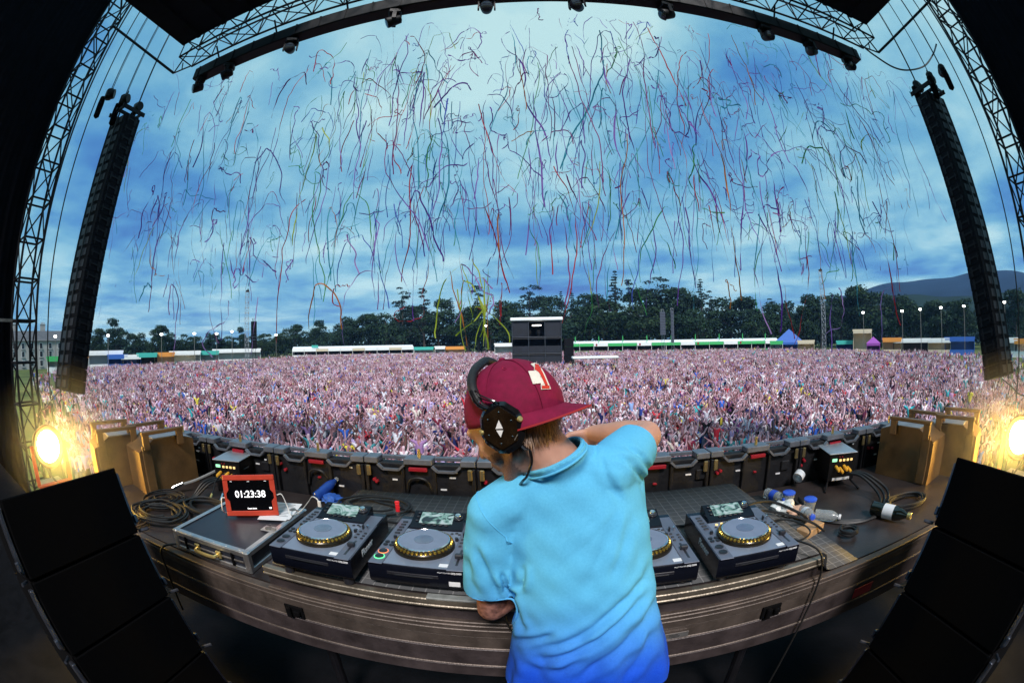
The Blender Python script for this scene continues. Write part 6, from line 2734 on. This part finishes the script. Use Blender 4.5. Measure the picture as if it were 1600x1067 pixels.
# fine drag lines that fan out from the raised arm
rs2 = np.array(proj(RS + Vector((0.05, 0, -0.06))))
dv2 = px - rs2
th2 = np.arctan2(dv2[:, 1], dv2[:, 0])
rr2 = np.linalg.norm(dv2, axis=1)
fan = np.exp(-((rr2 - 120) / 95) ** 2) * np.clip((th2 - 0.9) / 0.3, 0, 1) * np.clip((2.7 - th2) / 0.4, 0, 1)
disp += 0.0022 * fan * (np.abs(np.sin(th2 * 11 + 0.6 * np.sin(rr2 * 0.03))) ** 0.6 - 0.6)
# soft overall unevenness of the cloth
disp += 0.0016 * (np.sin(co[:, 0] * 61 + co[:, 2] * 37) * np.sin(co[:, 2] * 49 - co[:, 1] * 22) + 0.7 * np.sin(co[:, 0] * 23 - co[:, 2] * 71 + 1.3))
low = np.clip((1.15 - co[:, 2]) / 0.3, 0, 1)
ang = np.arctan2(co[:, 1] - 0.92, co[:, 0] - 0.13)
disp += low * 0.007 * (np.sin(ang * 9 + co[:, 2] * 7) + 0.6 * np.sin(ang * 15 - co[:, 2] * 11))
co2 = co + no * (disp * np.where(disp < 0, facing, np.maximum(facing, 0.25)))[:, None]
sme.vertices.foreach_set('co', co2.ravel())
sme.update()

# open the garment at hem, sleeves and collar
bm = bmesh.new()
bm.from_mesh(sme)
dl = (LE - LS).normalized()
dr = (RE - RS).normalized()
nkd = (hp(-0.030, -0.060, 0) - NK).normalized()
planes = [((0, 0, 0.815), (0.10, 0.0, -1.0), None),
          (LS.lerp(LE, 0.69), dl + Vector((0.22, 0, 0)), (LS.lerp(LE, 0.76), 0.105)),
          (RS.lerp(RE, 0.62), dr, (RS.lerp(RE, 0.74), 0.10)),
          (NK - NC_ * 0.009, NC_, (NK + NC_ * 0.022, 0.078))]
for pco, pno, near in planes:
    pno = Vector(pno).normalized()
    pco = Vector(pco)
    if near:
        geom = [v for v in bm.verts if (v.co - near[0]).length < near[1]]
        gs = set(geom)
        fa = [f for f in bm.faces if any(v in gs for v in f.verts)]
        ed = list({e for f in fa for e in f.edges})
        ve = list({v for f in fa for v in f.verts})
    else:
        fa, ed, ve = list(bm.faces), list(bm.edges), list(bm.verts)
    bmesh.ops.bisect_plane(bm, geom=fa + ed + ve, plane_co=pco, plane_no=pno, clear_outer=True)
bm.to_mesh(sme)
bm.free()


def shirt_mat():
    m = bpy.data.materials.new('heather_blue_jersey')
    m.use_nodes = True
    t = m.node_tree
    p = t.nodes['Principled BSDF']
    p.inputs['Roughness'].default_value = 0.85
    p.inputs['Specular IOR Level'].default_value = 0.15
    p.inputs['Sheen Weight'].default_value = 0.0
    tcn = t.nodes.new('ShaderNodeTexCoord')
    no_ = t.nodes.new('ShaderNodeTexNoise')
    no_.inputs['Scale'].default_value = 190
    no_.inputs['Detail'].default_value = 5
    no_.inputs['Roughness'].default_value = 0.7
    t.links.new(tcn.outputs['Object'], no_.inputs['Vector'])
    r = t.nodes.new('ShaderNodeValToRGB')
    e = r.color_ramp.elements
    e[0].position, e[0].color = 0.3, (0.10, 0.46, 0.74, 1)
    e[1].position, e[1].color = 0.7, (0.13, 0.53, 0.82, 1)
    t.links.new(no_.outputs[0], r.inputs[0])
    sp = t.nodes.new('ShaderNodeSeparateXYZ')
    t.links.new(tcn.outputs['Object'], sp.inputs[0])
    light_fade = t.nodes.new('ShaderNodeMapRange')       # light falloff put into the colour: turquoise yoke down to royal blue hem
    light_fade.interpolation_type = 'SMOOTHSTEP'
    light_fade.inputs[1].default_value = 0.90
    light_fade.inputs[2].default_value = 1.24
    t.links.new(sp.outputs[2], light_fade.inputs[0])
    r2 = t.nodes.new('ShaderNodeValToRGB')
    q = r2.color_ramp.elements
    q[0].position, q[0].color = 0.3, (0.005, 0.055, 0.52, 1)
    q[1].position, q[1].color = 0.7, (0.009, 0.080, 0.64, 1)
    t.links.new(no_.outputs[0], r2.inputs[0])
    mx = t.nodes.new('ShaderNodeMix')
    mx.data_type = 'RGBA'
    t.links.new(light_fade.outputs[0], mx.inputs[0])
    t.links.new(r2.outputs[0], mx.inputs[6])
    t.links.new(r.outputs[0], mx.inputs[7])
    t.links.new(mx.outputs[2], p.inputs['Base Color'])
    wv = t.nodes.new('ShaderNodeTexNoise')
    wv.inputs['Scale'].default_value = 420
    t.links.new(tcn.outputs['Object'], wv.inputs['Vector'])
    big = t.nodes.new('ShaderNodeTexNoise')
    big.inputs['Scale'].default_value = 26
    big.inputs['Detail'].default_value = 4
    t.links.new(tcn.outputs['Object'], big.inputs['Vector'])
    b1 = t.nodes.new('ShaderNodeBump')
    b1.inputs['Strength'].default_value = 0.11
    b1.inputs['Distance'].default_value = 0.004
    t.links.new(wv.outputs[0], b1.inputs['Height'])
    b2 = t.nodes.new('ShaderNodeBump')
    b2.inputs['Strength'].default_value = 0.06
    b2.inputs['Distance'].default_value = 0.012
    t.links.new(big.outputs[0], b2.inputs['Height'])
    t.links.new(b1.outputs[0], b2.inputs['Normal'])
    t.links.new(b2.outputs[0], p.inputs['Normal'])
    return m


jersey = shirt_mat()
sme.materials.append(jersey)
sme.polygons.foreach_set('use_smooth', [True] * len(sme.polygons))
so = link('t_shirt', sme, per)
md = so.modifiers.new('thickness', 'SOLIDIFY')
md.thickness = 0.0022
md.offset = -1


# stitched hems: a rim laid round each opening
def ring_from_loop(bmesh_src, centre, r, name):
    pass


bm = bmesh.new()
bm.from_mesh(sme)
bedges = [e for e in bm.edges if e.is_boundary]
seen = set()
loops = []
for e in bedges:
    if e.index in seen:
        continue
    lp, cur, v = [], e, e.verts[0]
    while cur is not None and cur.index not in seen:
        seen.add(cur.index)
        lp.append(v.co.copy())
        v = cur.other_vert(v)
        nx = [x for x in v.link_edges if x.is_boundary and x.index not in seen]
        cur = nx[0] if nx else None
    if len(lp) > 20:
        loops.append(lp)
bm.free()
for lp in loops:
    n = len(lp)
    pts_ = [sum((lp[(i + k) % n] for k in range(-4, 5)), Vector()) / 9 for i in range(0, n, 3)]
    c = sum(pts_, Vector()) / len(pts_)
    b = MB()
    col_ = c.z > 1.45 and c.x < 0.12
    for _ in range(12 if col_ else 4):
        pts_ = [(pts_[i - 1] + pts_[i] * 2 + pts_[(i + 1) % len(pts_)]) / 4 for i in range(len(pts_))]
    if col_:
        pts_ = [c + (q - c) * 1.02 for q in pts_]
        for k in range(2):
            b.tube([c + (q - c) * (1 + 0.075 * k) - NC_ * 0.012 * k for q in pts_ + [pts_[0], pts_[1]]], 0.0045 - 0.0018 * k, 8, cap=False)
    else:
        b.tube(pts_ + [pts_[0], pts_[1]], 0.0030, 8, cap=False)
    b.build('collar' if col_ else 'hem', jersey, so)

# seam where the sleeve is set in
am = Vector(LS) + Vector((-0.006, 0.0, 0.008))
axs = Vector((0.80, 0.0, 0.62)).normalized()
s1 = Vector((0, 1, 0))
s2 = axs.cross(s1)
from mathutils.bvhtree import BVHTree
bvh = BVHTree.FromPolygons([tuple(v.co) for v in sme.vertices], [tuple(f.vertices) for f in sme.polygons])
ring = []
for k in range(37):
    a = 2 * pi * k / 36
    dv = s1 * cos(a) + s2 * sin(a)
    hit = bvh.ray_cast(am + dv * 0.25, -dv, 0.25)
    if hit[0] is not None:
        ring.append(hit[0] + dv * 0.0004)
if len(ring) > 8:
    b = MB()
    b.tube(cat_rom(ring, 2), 0.0013, 5)
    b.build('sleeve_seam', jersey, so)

# trousers and shoes
tr = MB()
loft(tr, [((0.130, 0.925, 0.80), (0.175, 0, 0), (0, 0.125, 0)), ((0.127, 0.925, 0.90), (0.165, 0, 0), (0, 0.118, 0)), ((0.122, 0.925, 1.0), (0.155, 0, 0), (0, 0.110, 0))], 28)
for s in (-1, 1):
    hpj = Vector((0.125 + s * 0.09, 0.925, 0.84))
    kn = Vector((0.125 + s * 0.12, 0.955, 0.48))
    an = Vector((0.125 + s * 0.15, 0.91, 0.07))
    tr.caps(hpj, kn, 0.100, 0.072)
    tr.caps(kn, an, 0.072, 0.056)
tme = blob(tr, 0.010, 5)
tme.materials.append(mat('black_denim', (0.008, 0.008, 0.012), 0.85, var=0.25, scale=40, bump=0.3, bscale=200, spec=0.1))
tme.polygons.foreach_set('use_smooth', [True] * len(tme.polygons))
link('trousers', tme, per)
for s in (-1, 1):
    b = MB()
    a = Vector((0.125 + s * 0.15, 0.90, 0.045))
    b.caps(a, a + Vector((s * 0.035, 0.17, -0.004)), 0.046, 0.040)
    me = blob(b, 0.008, 3)
    me.materials.append(black)
    link('shoe', me, per)

# ------------------------------------------------------------------ cap
maroon = mat('maroon_cloth', (0.20, 0.008, 0.042), 0.8, var=0.18, scale=60, bump=0.12, bscale=350, spec=0.2)
RB, RL, RH = 0.111, 0.095, 0.108
CM = frame(RIM, bc, lc, uc)


def dome(t_, e_, off=0.0):
    return Vector(((RB + off) * cos(t_) * cos(e_), (RL + off) * sin(t_) * cos(e_), (RH + off) * sin(e_)))


b = MB()
n, k = 72, 18
vs, fs = [], []
for j in range(k):
    e_ = rad(-10) + (pi / 2 - 0.02 + rad(10)) * j / (k - 1)
    for i in range(n):
        t_ = 2 * pi * i / n
        g = min(abs(((t_ - pi / 6) / (pi / 3)) % 1.0 - 0.0), abs(((t_ - pi / 6) / (pi / 3)) % 1.0 - 1.0))
        off = -0.0016 * math.exp(-(g / 0.035) ** 2) + 0.0007 * sin(9 * t_ + 4 * e_)
        vs.append(dome(t_, e_, off))
for j in range(k - 1):
    for i in range(n):
        fs.append((j * n + i, j * n + (i + 1) % n, (j + 1) * n + (i + 1) % n, (j + 1) * n + i))
fs.append(tuple((k - 1) * n + i for i in range(n)))
b.add(vs, fs)
cap = b.build('cap', maroon, per, smooth=60)
cap.matrix_local = CM
md = cap.modifiers.new('thickness', 'SOLIDIFY')
md.thickness = 0.002
md.offset = -1
b = MB()
b.lathe([(0.0075, 0), (0.0085, 0.003), (0.005, 0.007), (0, 0.008)], 14, 0, T(0, 0, RH - 0.001))
b.build('button', maroon, cap)
for i in range(6):
    t_ = pi / 6 + pi / 3 * (i + 0.5)
    p = dome(t_, rad(52), 0.0)
    nn = Vector((p.x / RB ** 2, p.y / RL ** 2, p.z / RH ** 2)).normalized()
    o = disc_ring(0.0022, 0.0042, -0.0005, 0.0012, 12).build('eyelet', maroon, cap)
    o.matrix_local = T(*p) @ nn.to_track_quat('Z', 'Y').to_matrix().to_4x4()
    b = MB()
    t2_ = pi / 6 + pi / 3 * i
    b.tube([dome(t2_, rad(-9 + 97 * q / 12), 0.0006) for q in range(13)], 0.0011, 5)
    b.build('seam', maroon, cap)
# brim: an arched tongue
b = MB()
na, nr = 28, 8
top_, bot_ = [], []
for i in range(na + 1):
    a = rad(-72) + rad(144) * i / na
    for j in range(nr + 1):
        s = j / nr
        ext = 0.058 * max(0.0, cos(a * 1.2)) ** 0.8
        base = dome(a, rad(-6), 0.001)
        dirv = Vector((1.0, 0.0, 0)) * 0.86 + Vector((cos(a), sin(a), 0)) * 0.14
        p = base + dirv.normalized() * ext * s
        p.z += -0.016 * s - 0.012 * s * (sin(a) ** 2)
        top_.append(p + Vector((0, 0, 0.0016)))
        bot_.append(p - Vector((0, 0, 0.0016)))
vs = top_ + bot_
o0 = len(top_)
fs = []
for i in range(na):
    for j in range(nr):
        a = i * (nr + 1) + j
        fs.append((a, a + 1, a + nr + 2, a + nr + 1))
        fs.append((o0 + a, o0 + a + nr + 1, o0 + a + nr + 2, o0 + a + 1))
    a = i * (nr + 1) + nr
    fs.append((a, o0 + a, o0 + a + nr + 1, a + nr + 1))
b.add(vs, fs)
br = b.build('brim', maroon, cap, smooth=50)
b = MB()
b.tube([(top_[i * (nr + 1) + nr] + bot_[i * (nr + 1) + nr]) / 2 for i in range(na + 1)], 0.0024, 6)
b.build('brim_edge', mat('brim_red', (0.34, 0.012, 0.016), 0.7, var=0.1), br)


# emblem on the crown: where the photo's outline meets the cloth
def on_cap(zx, zy, off=0.0022):
    q = ray(680 + zx / 4, 530 + zy / 4)
    o_ = CM.inverted() @ CAM
    d = CM.to_3x3().inverted() @ q
    A = Vector((1 / (RB + off), 1 / (RL + off), 1 / (RH + off)))
    oo = Vector([o_[i] * A[i] for i in range(3)])
    dd = Vector([d[i] * A[i] for i in range(3)])
    bq, cq = oo.dot(dd), oo.dot(oo) - 1
    aq = dd.dot(dd)
    disc = bq * bq - aq * cq
    t_ = (-bq - math.sqrt(disc)) / aq if disc > 0 else -bq / aq
    p = o_ + d * t_
    s = math.sqrt((p.x * A.x) ** 2 + (p.y * A.y) ** 2 + (p.z * A.z) ** 2)
    return p / s if disc <= 0 else p


def patch(name, poly, m, off):
    # filled by a fan from the middle, each ring point lying on the crown
    P = []
    for i in range(len(poly)):
        a, c = poly[i], poly[(i + 1) % len(poly)]
        for s in (0, 0.5):
            P.append(on_cap(a[0] + (c[0] - a[0]) * s, a[1] + (c[1] - a[1]) * s, off))
    cx_ = sum(p[0] for p in poly) / len(poly)
    cy_ = sum(p[1] for p in poly) / len(poly)
    mid = on_cap(cx_, cy_, off)
    inner = [CM.inverted() @ (CM @ p) * (1 - 0.010) for p in P]
    n = len(P)
    vs = P + [mid] + inner
    fs = [(n, i, (i + 1) % n) for i in range(n)] + [(i, n + 1 + i, n + 1 + (i + 1) % n, (i + 1) % n) for i in range(n)]
    b = MB()
    b.add(vs, fs)
    return b.build(name, m, cap, smooth=30)


embw = mat('emblem_white', (0.80, 0.76, 0.66), 0.7, var=0.06, scale=80)
embr = mat('emblem_red', (0.62, 0.035, 0.015), 0.6, var=0.1, scale=80)
patch('emblem_block', [(582, 198), (645, 195), (672, 272), (612, 279)], embw, 0.0018)
patch('emblem_outline', [(622, 142), (648, 150), (684, 215), (712, 280), (724, 310), (664, 314), (660, 284), (682, 278), (650, 205), (634, 196), (618, 190)], embw, 0.0018)
patch('emblem_flag', [(598, 152), (626, 146), (618, 172)], embw, 0.0018)
patch('emblem_stroke', [(628, 152), (646, 158), (678, 218), (706, 284), (690, 284), (660, 222), (640, 188), (622, 186)], embr, 0.0030)
patch('emblem_foot', [(668, 289), (714, 287), (717, 305), (669, 308)], embr, 0.0030)

# hair at the nape, under the brim
hairm = bpy.data.materials.new('brown_hair')
hairm.use_nodes = True
t_n = hairm.node_tree
pp = t_n.nodes['Principled BSDF']
pp.inputs['Roughness'].default_value = 0.42
gq = t_n.nodes.new('ShaderNodeNewGeometry')
rq = t_n.nodes.new('ShaderNodeValToRGB')
rq.color_ramp.elements[0].color = (0.12, 0.055, 0.025, 1)
rq.color_ramp.elements[1].color = (0.34, 0.18, 0.08, 1)
t_n.links.new(gq.outputs['Random Per Island'], rq.inputs[0])
t_n.links.new(rq.outputs[0], pp.inputs['Base Color'])
hr = random.Random(4)
b = MB()
for i in range(3400):
    t_ = rad(hr.uniform(-98, 98))
    ee = rad(hr.uniform(-34, 6))
    side = abs(math.degrees(t_))
    if side > 118 and hr.random() < 0.75:
        continue
    p = dome(t_, 0, -0.012)
    p = Vector((p.x * cos(ee) * 0.93, p.y * cos(ee) * 0.93, RH * sin(ee) * 0.9 - 0.004))
    L = hr.uniform(0.014, 0.032) * (1.25 if side < 70 else 0.8)
    outw = Vector((cos(t_), sin(t_), 0))
    w0 = CM @ p
    dw = (CM.to_3x3() @ outw) * 0.35 + Vector((0, 0, -1)) + Vector((hr.uniform(-.25, .25), hr.uniform(-.25, .25), 0))
    dw.normalize()
    w1 = w0 + dw * L * 0.5 + (CM.to_3x3() @ outw) * 0.003
    w2 = w0 + dw * L + Vector((hr.uniform(-.006, .006), hr.uniform(-.006, .006), 0))
    sdv = dw.cross(CM.to_3x3() @ outw).normalized() * hr.uniform(0.0005, 0.0011)
    o = len(b.v)
    b.v += [tuple(w0 - sdv), tuple(w0 + sdv), tuple(w1 + sdv * 0.8), tuple(w1 - sdv * 0.8), tuple(w2)]
    b.f += [(o, o + 1, o + 2, o + 3), (o + 3, o + 2, o + 4)]
    b.m += [0, 0]
b.build('hair', hairm, per, smooth=80)

# ------------------------------------------------------------------ headphones
gloss = mat('headphone_black', (0.006, 0.006, 0.007), 0.16, var=0.1, coat=0.5)
pad = mat('headphone_pad', (0.010, 0.010, 0.011), 0.55, var=0.2, bump=0.2, bscale=120)
bronze = mat('headphone_bronze', (0.075, 0.045, 0.024), 0.25, 0.85, var=0.35, scale=40)
hpn = thing('headphones', 'black headphones with bronze ear plate worn over the maroon cap', 'headphones')
CUP = at(787, 667, y=0.815)
ax_ = (l_ * 0.8 + Vector((0.05, -1, 0.12)) * 0.4).normalized()
upv = (Vector((0, 0, 1)) * 0.85 + Vector((-0.35, 0, 0)))
upv = (upv - ax_ * upv.dot(ax_)).normalized()
sidev = upv.cross(ax_)                         # right-hand side in the picture
if sidev.x < 0:
    sidev = -sidev
MC = frame(CUP, sidev, upv, ax_)
far = HS - l_ * 0.100 - f_ * 0.015 + u_ * -0.018
MF = frame(far, -sidev, upv, -ax_)


def hexa(r, cut=0.5, n=6, rot=0.0):
    return [(r * cos(rot + 2 * pi * k / n), r * 1.10 * sin(rot + 2 * pi * k / n)) for k in range(n)]


def cut_poly(pts, c):
    o = []
    n = len(pts)
    for i in range(n):
        a, p, q = Vector(pts[i - 1]), Vector(pts[i]), Vector(pts[(i + 1) % n])
        o += [tuple(p.lerp(a, c)), tuple(p.lerp(q, c))]
    return o


for MM, nm in ((MC, 'near'), (MF, 'far')):
    b = MB()
    b.lathe([(0.030, -0.034), (0.039, -0.030), (0.041, -0.020), (0.036, -0.012)], 26)
    o = b.build('ear_pad', pad, hpn)
    o.matrix_local = MM
    b = MB()
    outer = cut_poly(hexa(0.053, rot=rad(12)), 0.22)
    inner = cut_poly(hexa(0.0455, rot=rad(12)), 0.22)
    n = len(outer)
    vs = [(x * 0.9, y * 0.9, -0.014) for x, y in outer] + [(x, y, -0.004) for x, y in outer] + [(x, y, 0.008) for x, y in outer] + [(x, y, 0.015) for x, y in inner]
    fs = [(i, (i + 1) % n, (i + 1) % n + n, i + n) for i in range(n)] + [(i + n, (i + 1) % n + n, (i + 1) % n + 2 * n, i + 2 * n) for i in range(n)]
    fs += [(i + 2 * n, (i + 1) % n + 2 * n, (i + 1) % n + 3 * n, i + 3 * n) for i in range(n)] + [tuple(range(n - 1, -1, -1)), tuple(range(3 * n, 4 * n))]
    b.add(vs, fs)
    cup = b.build('ear_cup', gloss, hpn)
    cup.matrix_local = MM
    b = MB()
    b.plate(cut_poly(hexa(0.0395, rot=rad(12)), 0.06), 0.0152, 0.0175)
    pltt = b.build('ear_plate', bronze, cup)
    for k in range(6):
        a = rad(12) + 2 * pi * k / 6
        b = MB()
        b.lathe([(0.0022, 0.0176), (0.0022, 0.0186), (0.0012, 0.0190)], 8, 0, T(0.028 * cos(a), 0.031 * sin(a), 0))
        b.build('screw', chrome, cup)
    # emblem: two pale triangles parted by a slash
    for poly in ([(0.0040, 0.0150), (0.0060, -0.0020), (-0.0080, 0.0020)], [(-0.0075, -0.0010), (0.0055, -0.0050), (-0.0040, -0.0160)]):
        b = MB()
        q = [(x * 1.05 - 0.001, y * 1.05) for x, y in poly]
        ar = sum(q[i][0] * q[(i + 1) % 3][1] - q[(i + 1) % 3][0] * q[i][1] for i in range(3))
        b.plate(q if ar > 0 else q[::-1], 0.0176, 0.0182)
        b.build('emblem', white, cup)
    b = MB()
    b.bar((0.030, -0.022, 0.0178), (0.020, -0.030, 0.0178), 0.0015, 0.0008)
    b.build('print_line', dullalu, cup)

# yoke and band over the forehead side of the cap
pth = [CUP + upv * 0.040 + ax_ * 0.002 - sidev * 0.012, at(751, 632, y=0.818), at(740, 612, y=0.832), at(737, 595, y=0.855), at(741, 580, y=0.885), at(750, 570, y=0.925), at(762, 564, y=0.97), at(782, 575, y=1.005)]
farq = far + Vector((-0.02, 0.02, 0.05))
pth += [at(800, 600, y=1.025), farq, far + upv * 0.03]
b = MB()
pq = cat_rom(pth, 6)
b.tube(pq, [0.0065 if i < 8 or i > len(pq) - 8 else 0.0100 for i in range(len(pq))], 12)
b.build('headband', pad, hpn)
b = MB()
b.tube([p + Vector((-0.004, -0.008, 0.002)) for p in pq[1:13]], 0.0045, 8)
b.build('yoke', gloss, hpn)
b = MB()
q0 = CUP + upv * 0.038 - sidev * 0.020 + ax_ * 0.006
b.tube(cat_rom([q0, q0 + upv * 0.010 - sidev * 0.004, at(746, 628, y=0.812)], 4), 0.0055, 8)
b.build('adjuster', chrome, hpn)
for k in range(2):
    b = MB()
    b.tube(cat_rom([CUP + upv * 0.045 + sidev * (0.0 + 0.01 * k), at(770 + 6 * k, 628, y=0.805), at(752, 622 - 4 * k, y=0.812), at(742, 610, y=0.82)], 5), 0.0016, 6)
    b.build('wire', gloss, hpn)
for s in (-1, 1):
    b = MB()
    b.lathe([(0.006, 0), (0.006, 0.006), (0.004, 0.008)], 12, 0, MC @ T(s * 0.040, 0.004, 0.010) @ R4(s * pi / 4, 'Y'))
    b.build('hinge', brass, hpn)
# lead from the cup down the neck
b = MB()
c0 = CUP - upv * 0.044 + sidev * 0.016
b.tube(cat_rom([c0, at(818, 697, y=0.815), at(828, 705, y=0.812), at(831, 720, y=0.812), at(827, 735, y=0.818), at(822, 746, y=0.83), at(812, 757, y=0.86), at(790, 790, y=0.99), at(770, 850, y=1.06)], 6), 0.0030, 8)
b.build('lead', gloss, hpn)
b = MB()
b.tube([c0 + upv * 0.008, c0 - upv * 0.012 + sidev * 0.010], 0.0050, 8)
b.build('strain_relief', gloss, hpn)

# ================================================================== paper streamers falling over the crowd
SCOL = [('purple', (0.22, 0.05, 0.55)), ('violet', (0.35, 0.18, 0.75)), ('plum', (0.34, 0.04, 0.28)), ('green', (0.06, 0.40, 0.09)), ('yellow-green', (0.62, 0.78, 0.06)),
        ('turquoise', (0.04, 0.50, 0.68)), ('blue', (0.07, 0.14, 0.75)), ('red', (0.70, 0.03, 0.05)), ('orange', (0.80, 0.24, 0.03)), ('lilac', (0.55, 0.32, 0.80))]


def paper_mat(n, c):
    m = bpy.data.materials.new('paper_' + n)
    m.use_nodes = True
    t = m.node_tree
    p = t.nodes['Principled BSDF']
    p.inputs['Base Color'].default_value = (*[q * 0.6 for q in c], 1)
    p.inputs['Roughness'].default_value = 0.6
    tr = t.nodes.new('ShaderNodeBsdfTranslucent')
    tr.inputs[0].default_value = (*[q * 0.6 for q in c], 1)
    mx = t.nodes.new('ShaderNodeMixShader')
    mx.inputs[0].default_value = 0.5
    t.links.new(p.outputs[0], mx.inputs[1])
    t.links.new(tr.outputs[0], mx.inputs[2])
    t.links.new(mx.outputs[0], t.nodes['Material Output'].inputs[0])
    return m


SM = [paper_mat(n, c) for n, c in SCOL]
srng = random.Random(98)


def ribbon(pts, wd, seed):
    rr = random.Random(seed)
    pts = cat_rom(pts, 2)
    vs, fs = [], []
    ang = rr.uniform(0, 6.28)
    rate = rr.uniform(-1.6, 1.6)
    for i, p in enumerate(pts):
        a = pts[max(0, i - 1)]
        c = pts[min(len(pts) - 1, i + 1)]
        tg = (c - a).normalized() if (c - a).length > 1e-6 else Vector((0, 0, -1))
        sd_ = tg.orthogonal().normalized()
        ang += rate * (c - a).length * 0.5 + rr.uniform(-0.22, 0.22)
        wv = Matrix.Rotation(ang, 3, tg) @ sd_
        vs += [p + wv * wd / 2, p - wv * wd / 2]
    for i in range(len(pts) - 1):
        fs.append((2 * i, 2 * i + 1, 2 * i + 3, 2 * i + 2))
    b = MB()
    b.add(vs, fs)
    return b


def walk(p, d, n, step, wob, grav, rr):
    """a strip that drifts from P along D, pulled down by GRAV, with kinks"""
    out = [p.copy()]
    d = d.normalized()
    for _ in range(n):
        d = (d + Vector((rr.gauss(0, wob), rr.gauss(0, wob), rr.gauss(0, wob))) + Vector((0, 0, -grav))).normalized()
        p = p + d * step
        out.append(p.copy())
    return out


XDENS = [(170, 0.5), (260, 1.0), (330, 0.8), (420, 0.9), (560, 0.9), (640, 1.7), (720, 1.1), (860, 1.0), (960, 1.4), (1080, 1.5), (1200, 1.5), (1280, 1.8), (1360, 1.4), (1430, 0.5)]
SZONE = [(300, 'over the speakers by the house'), (430, 'over the thin mast by the food row'), (560, 'over the white marquee'), (720, 'over the tallest cedar'), (860, 'over the mixing tower'),
         (1000, 'over the tallest conifer'), (1140, 'over the green fronted bar'), (1270, 'over the blue peaked tent'), (1380, 'over the wooded slope'), (1700, 'over the blue hill')]
def one_streamer(rr, low):
    while True:
        px = rr.uniform(165, 1445)
        if rr.random() * 1.8 < np.interp(px, [a for a, _ in XDENS], [c for _, c in XDENS]):
            break
    # the cloud of streamers hangs lower at both sides
    top = np.interp(px, [170, 300, 450, 640, 900, 1200, 1430], [190, 130, 90, 40, 25, 50, 120])
    py = top + 310 * rr.random() ** 1.15
    if low:
        px = rr.choice([rr.gauss(735, 32), rr.gauss(735, 32), rr.uniform(250, 700), rr.uniform(1150, 1420)])
        py = rr.uniform(400, 480)
    d = rr.uniform(7.5, 15.0)
    p = at(px, py, d=d)
    if p.y < 8.4:                                # they hang outside the stage opening
        p = at(px, py, y=rr.uniform(8.4, 10.5))
    c = rr.choices(range(len(SCOL)), [22, 16, 18, 12, 3, 12, 10, 9, 2, 4])[0]
    if low:
        c = rr.choice([4, 4, 4, 8, 9, 7]) if px > 640 and px < 800 else rr.choice([8, 9, 9, 7, 1])
    kind = rr.choices(['fall', 'arch', 'knot', 'drift'], [0.42, 0.24, 0.17, 0.17])[0]
    L = 0.8 + 3.6 * rr.random() ** 1.3
    hz = Vector((rr.uniform(-1, 1), rr.uniform(-0.6, 0.6), 0)).normalized()
    st = 0.13
    if kind == 'fall':
        q = walk(p, Vector((rr.uniform(-0.3, 0.3), rr.uniform(-0.2, 0.2), -1)), int(1.25 * L / st), st, 0.09, 0.09, rr)
        word = 'hanging straight'
    elif kind == 'arch':
        a = walk(p, (hz + Vector((0, 0, 0.5))), rr.randint(2, 5), st, 0.35, 0.35, rr)
        q1 = walk(a[-1], hz * 0.6 + Vector((0, 0, -0.5)), int(L / st), st, 0.16, 0.24, rr)
        q0 = walk(p, Vector((-hz.x * 0.4, -hz.y * 0.4, -1)), int(L * 0.35 / st), st, 0.16, 0.18, rr)
        q = q0[::-1] + a[1:] + q1[1:]
        word = 'bent in an arch'
    elif kind == 'knot':
        a = walk(p, hz, rr.randint(8, 18), 0.055, 1.0, 0.10, rr)
        q = a + walk(a[-1], Vector((0.1, 0, -1)), int(L * 0.5 / st), st, 0.3, 0.12, rr)[1:]
        word = 'crumpled at its top'
    else:
        q = walk(p, hz + Vector((0, 0, -0.35)), int(0.8 * L / st), st, 0.45, 0.06, rr)
        word = 'drifting aslant'
    lim = tan(rad(rr.uniform(-3.5, 2.0) if low else rr.choice([rr.uniform(3, 9), rr.uniform(5, 12), rr.uniform(-1, 5)])))
    q2 = [v_ for v_ in q if v_.z - CAM.z > lim * math.hypot(v_.x, v_.y) and v_.y > 2.5]
    q = q2 if len(q2) >= 4 else q[:6]
    return px, py, c, word, q


def strip(q, wd, i):
    # creased now and then: sharp corners instead of smooth bends
    return ribbon(q, wd, i)


for i in range(298):
    low = i % 9 == 0
    px, py, c, word, q = one_streamer(srng, low)
    b = ribbon(q, 0.034 if low else srng.choice([0.022, 0.028, 0.034, 0.042]), i)
    o = b.build('paper_streamer', SM[c], smooth=80)
    zn = next(t_ for lim, t_ in SZONE if px < lim)
    ht = 'high' if py < 170 else ('midway' if py < 330 else 'low')
    tag(o, '%s paper streamer %s, %s %s' % (SCOL[c][0], word, ht, zn), 'streamer', 'paper streamers falling over the crowd')
# the rest of the cloud: finer strips further off
b = MB()
for i in range(560):
    px, py, c, word, q = one_streamer(srng, False)
    n0 = len(b.f)
    r_ = ribbon(q, srng.choice([0.016, 0.021, 0.026]), 1000 + i)
    b.add(r_.v, r_.f, c)
tag(b.build('streamer_cloud', SM, smooth=80), 'cloud of fine paper strips too many to count, high over the crowd', 'streamers', kind='stuff')

# ------------------------------------------------------------------ the air
hz_m = bpy.data.materials.new('air_haze')
hz_m.use_nodes = True
t = hz_m.node_tree
t.nodes.remove(t.nodes['Principled BSDF'])
v = t.nodes.new('ShaderNodeVolumePrincipled')
v.inputs['Color'].default_value = (0.28, 0.52, 1.0, 1)
v.inputs['Density'].default_value = 0.00014
t.links.new(v.outputs[0], t.nodes['Material Output'].inputs['Volume'])
b = MB()
b.box((0, 1000, 105), (4700, 2700, 218))
o = b.build('haze', hz_m, smooth=0)
tag(o, 'thin blue air over the field', kind='stuff')
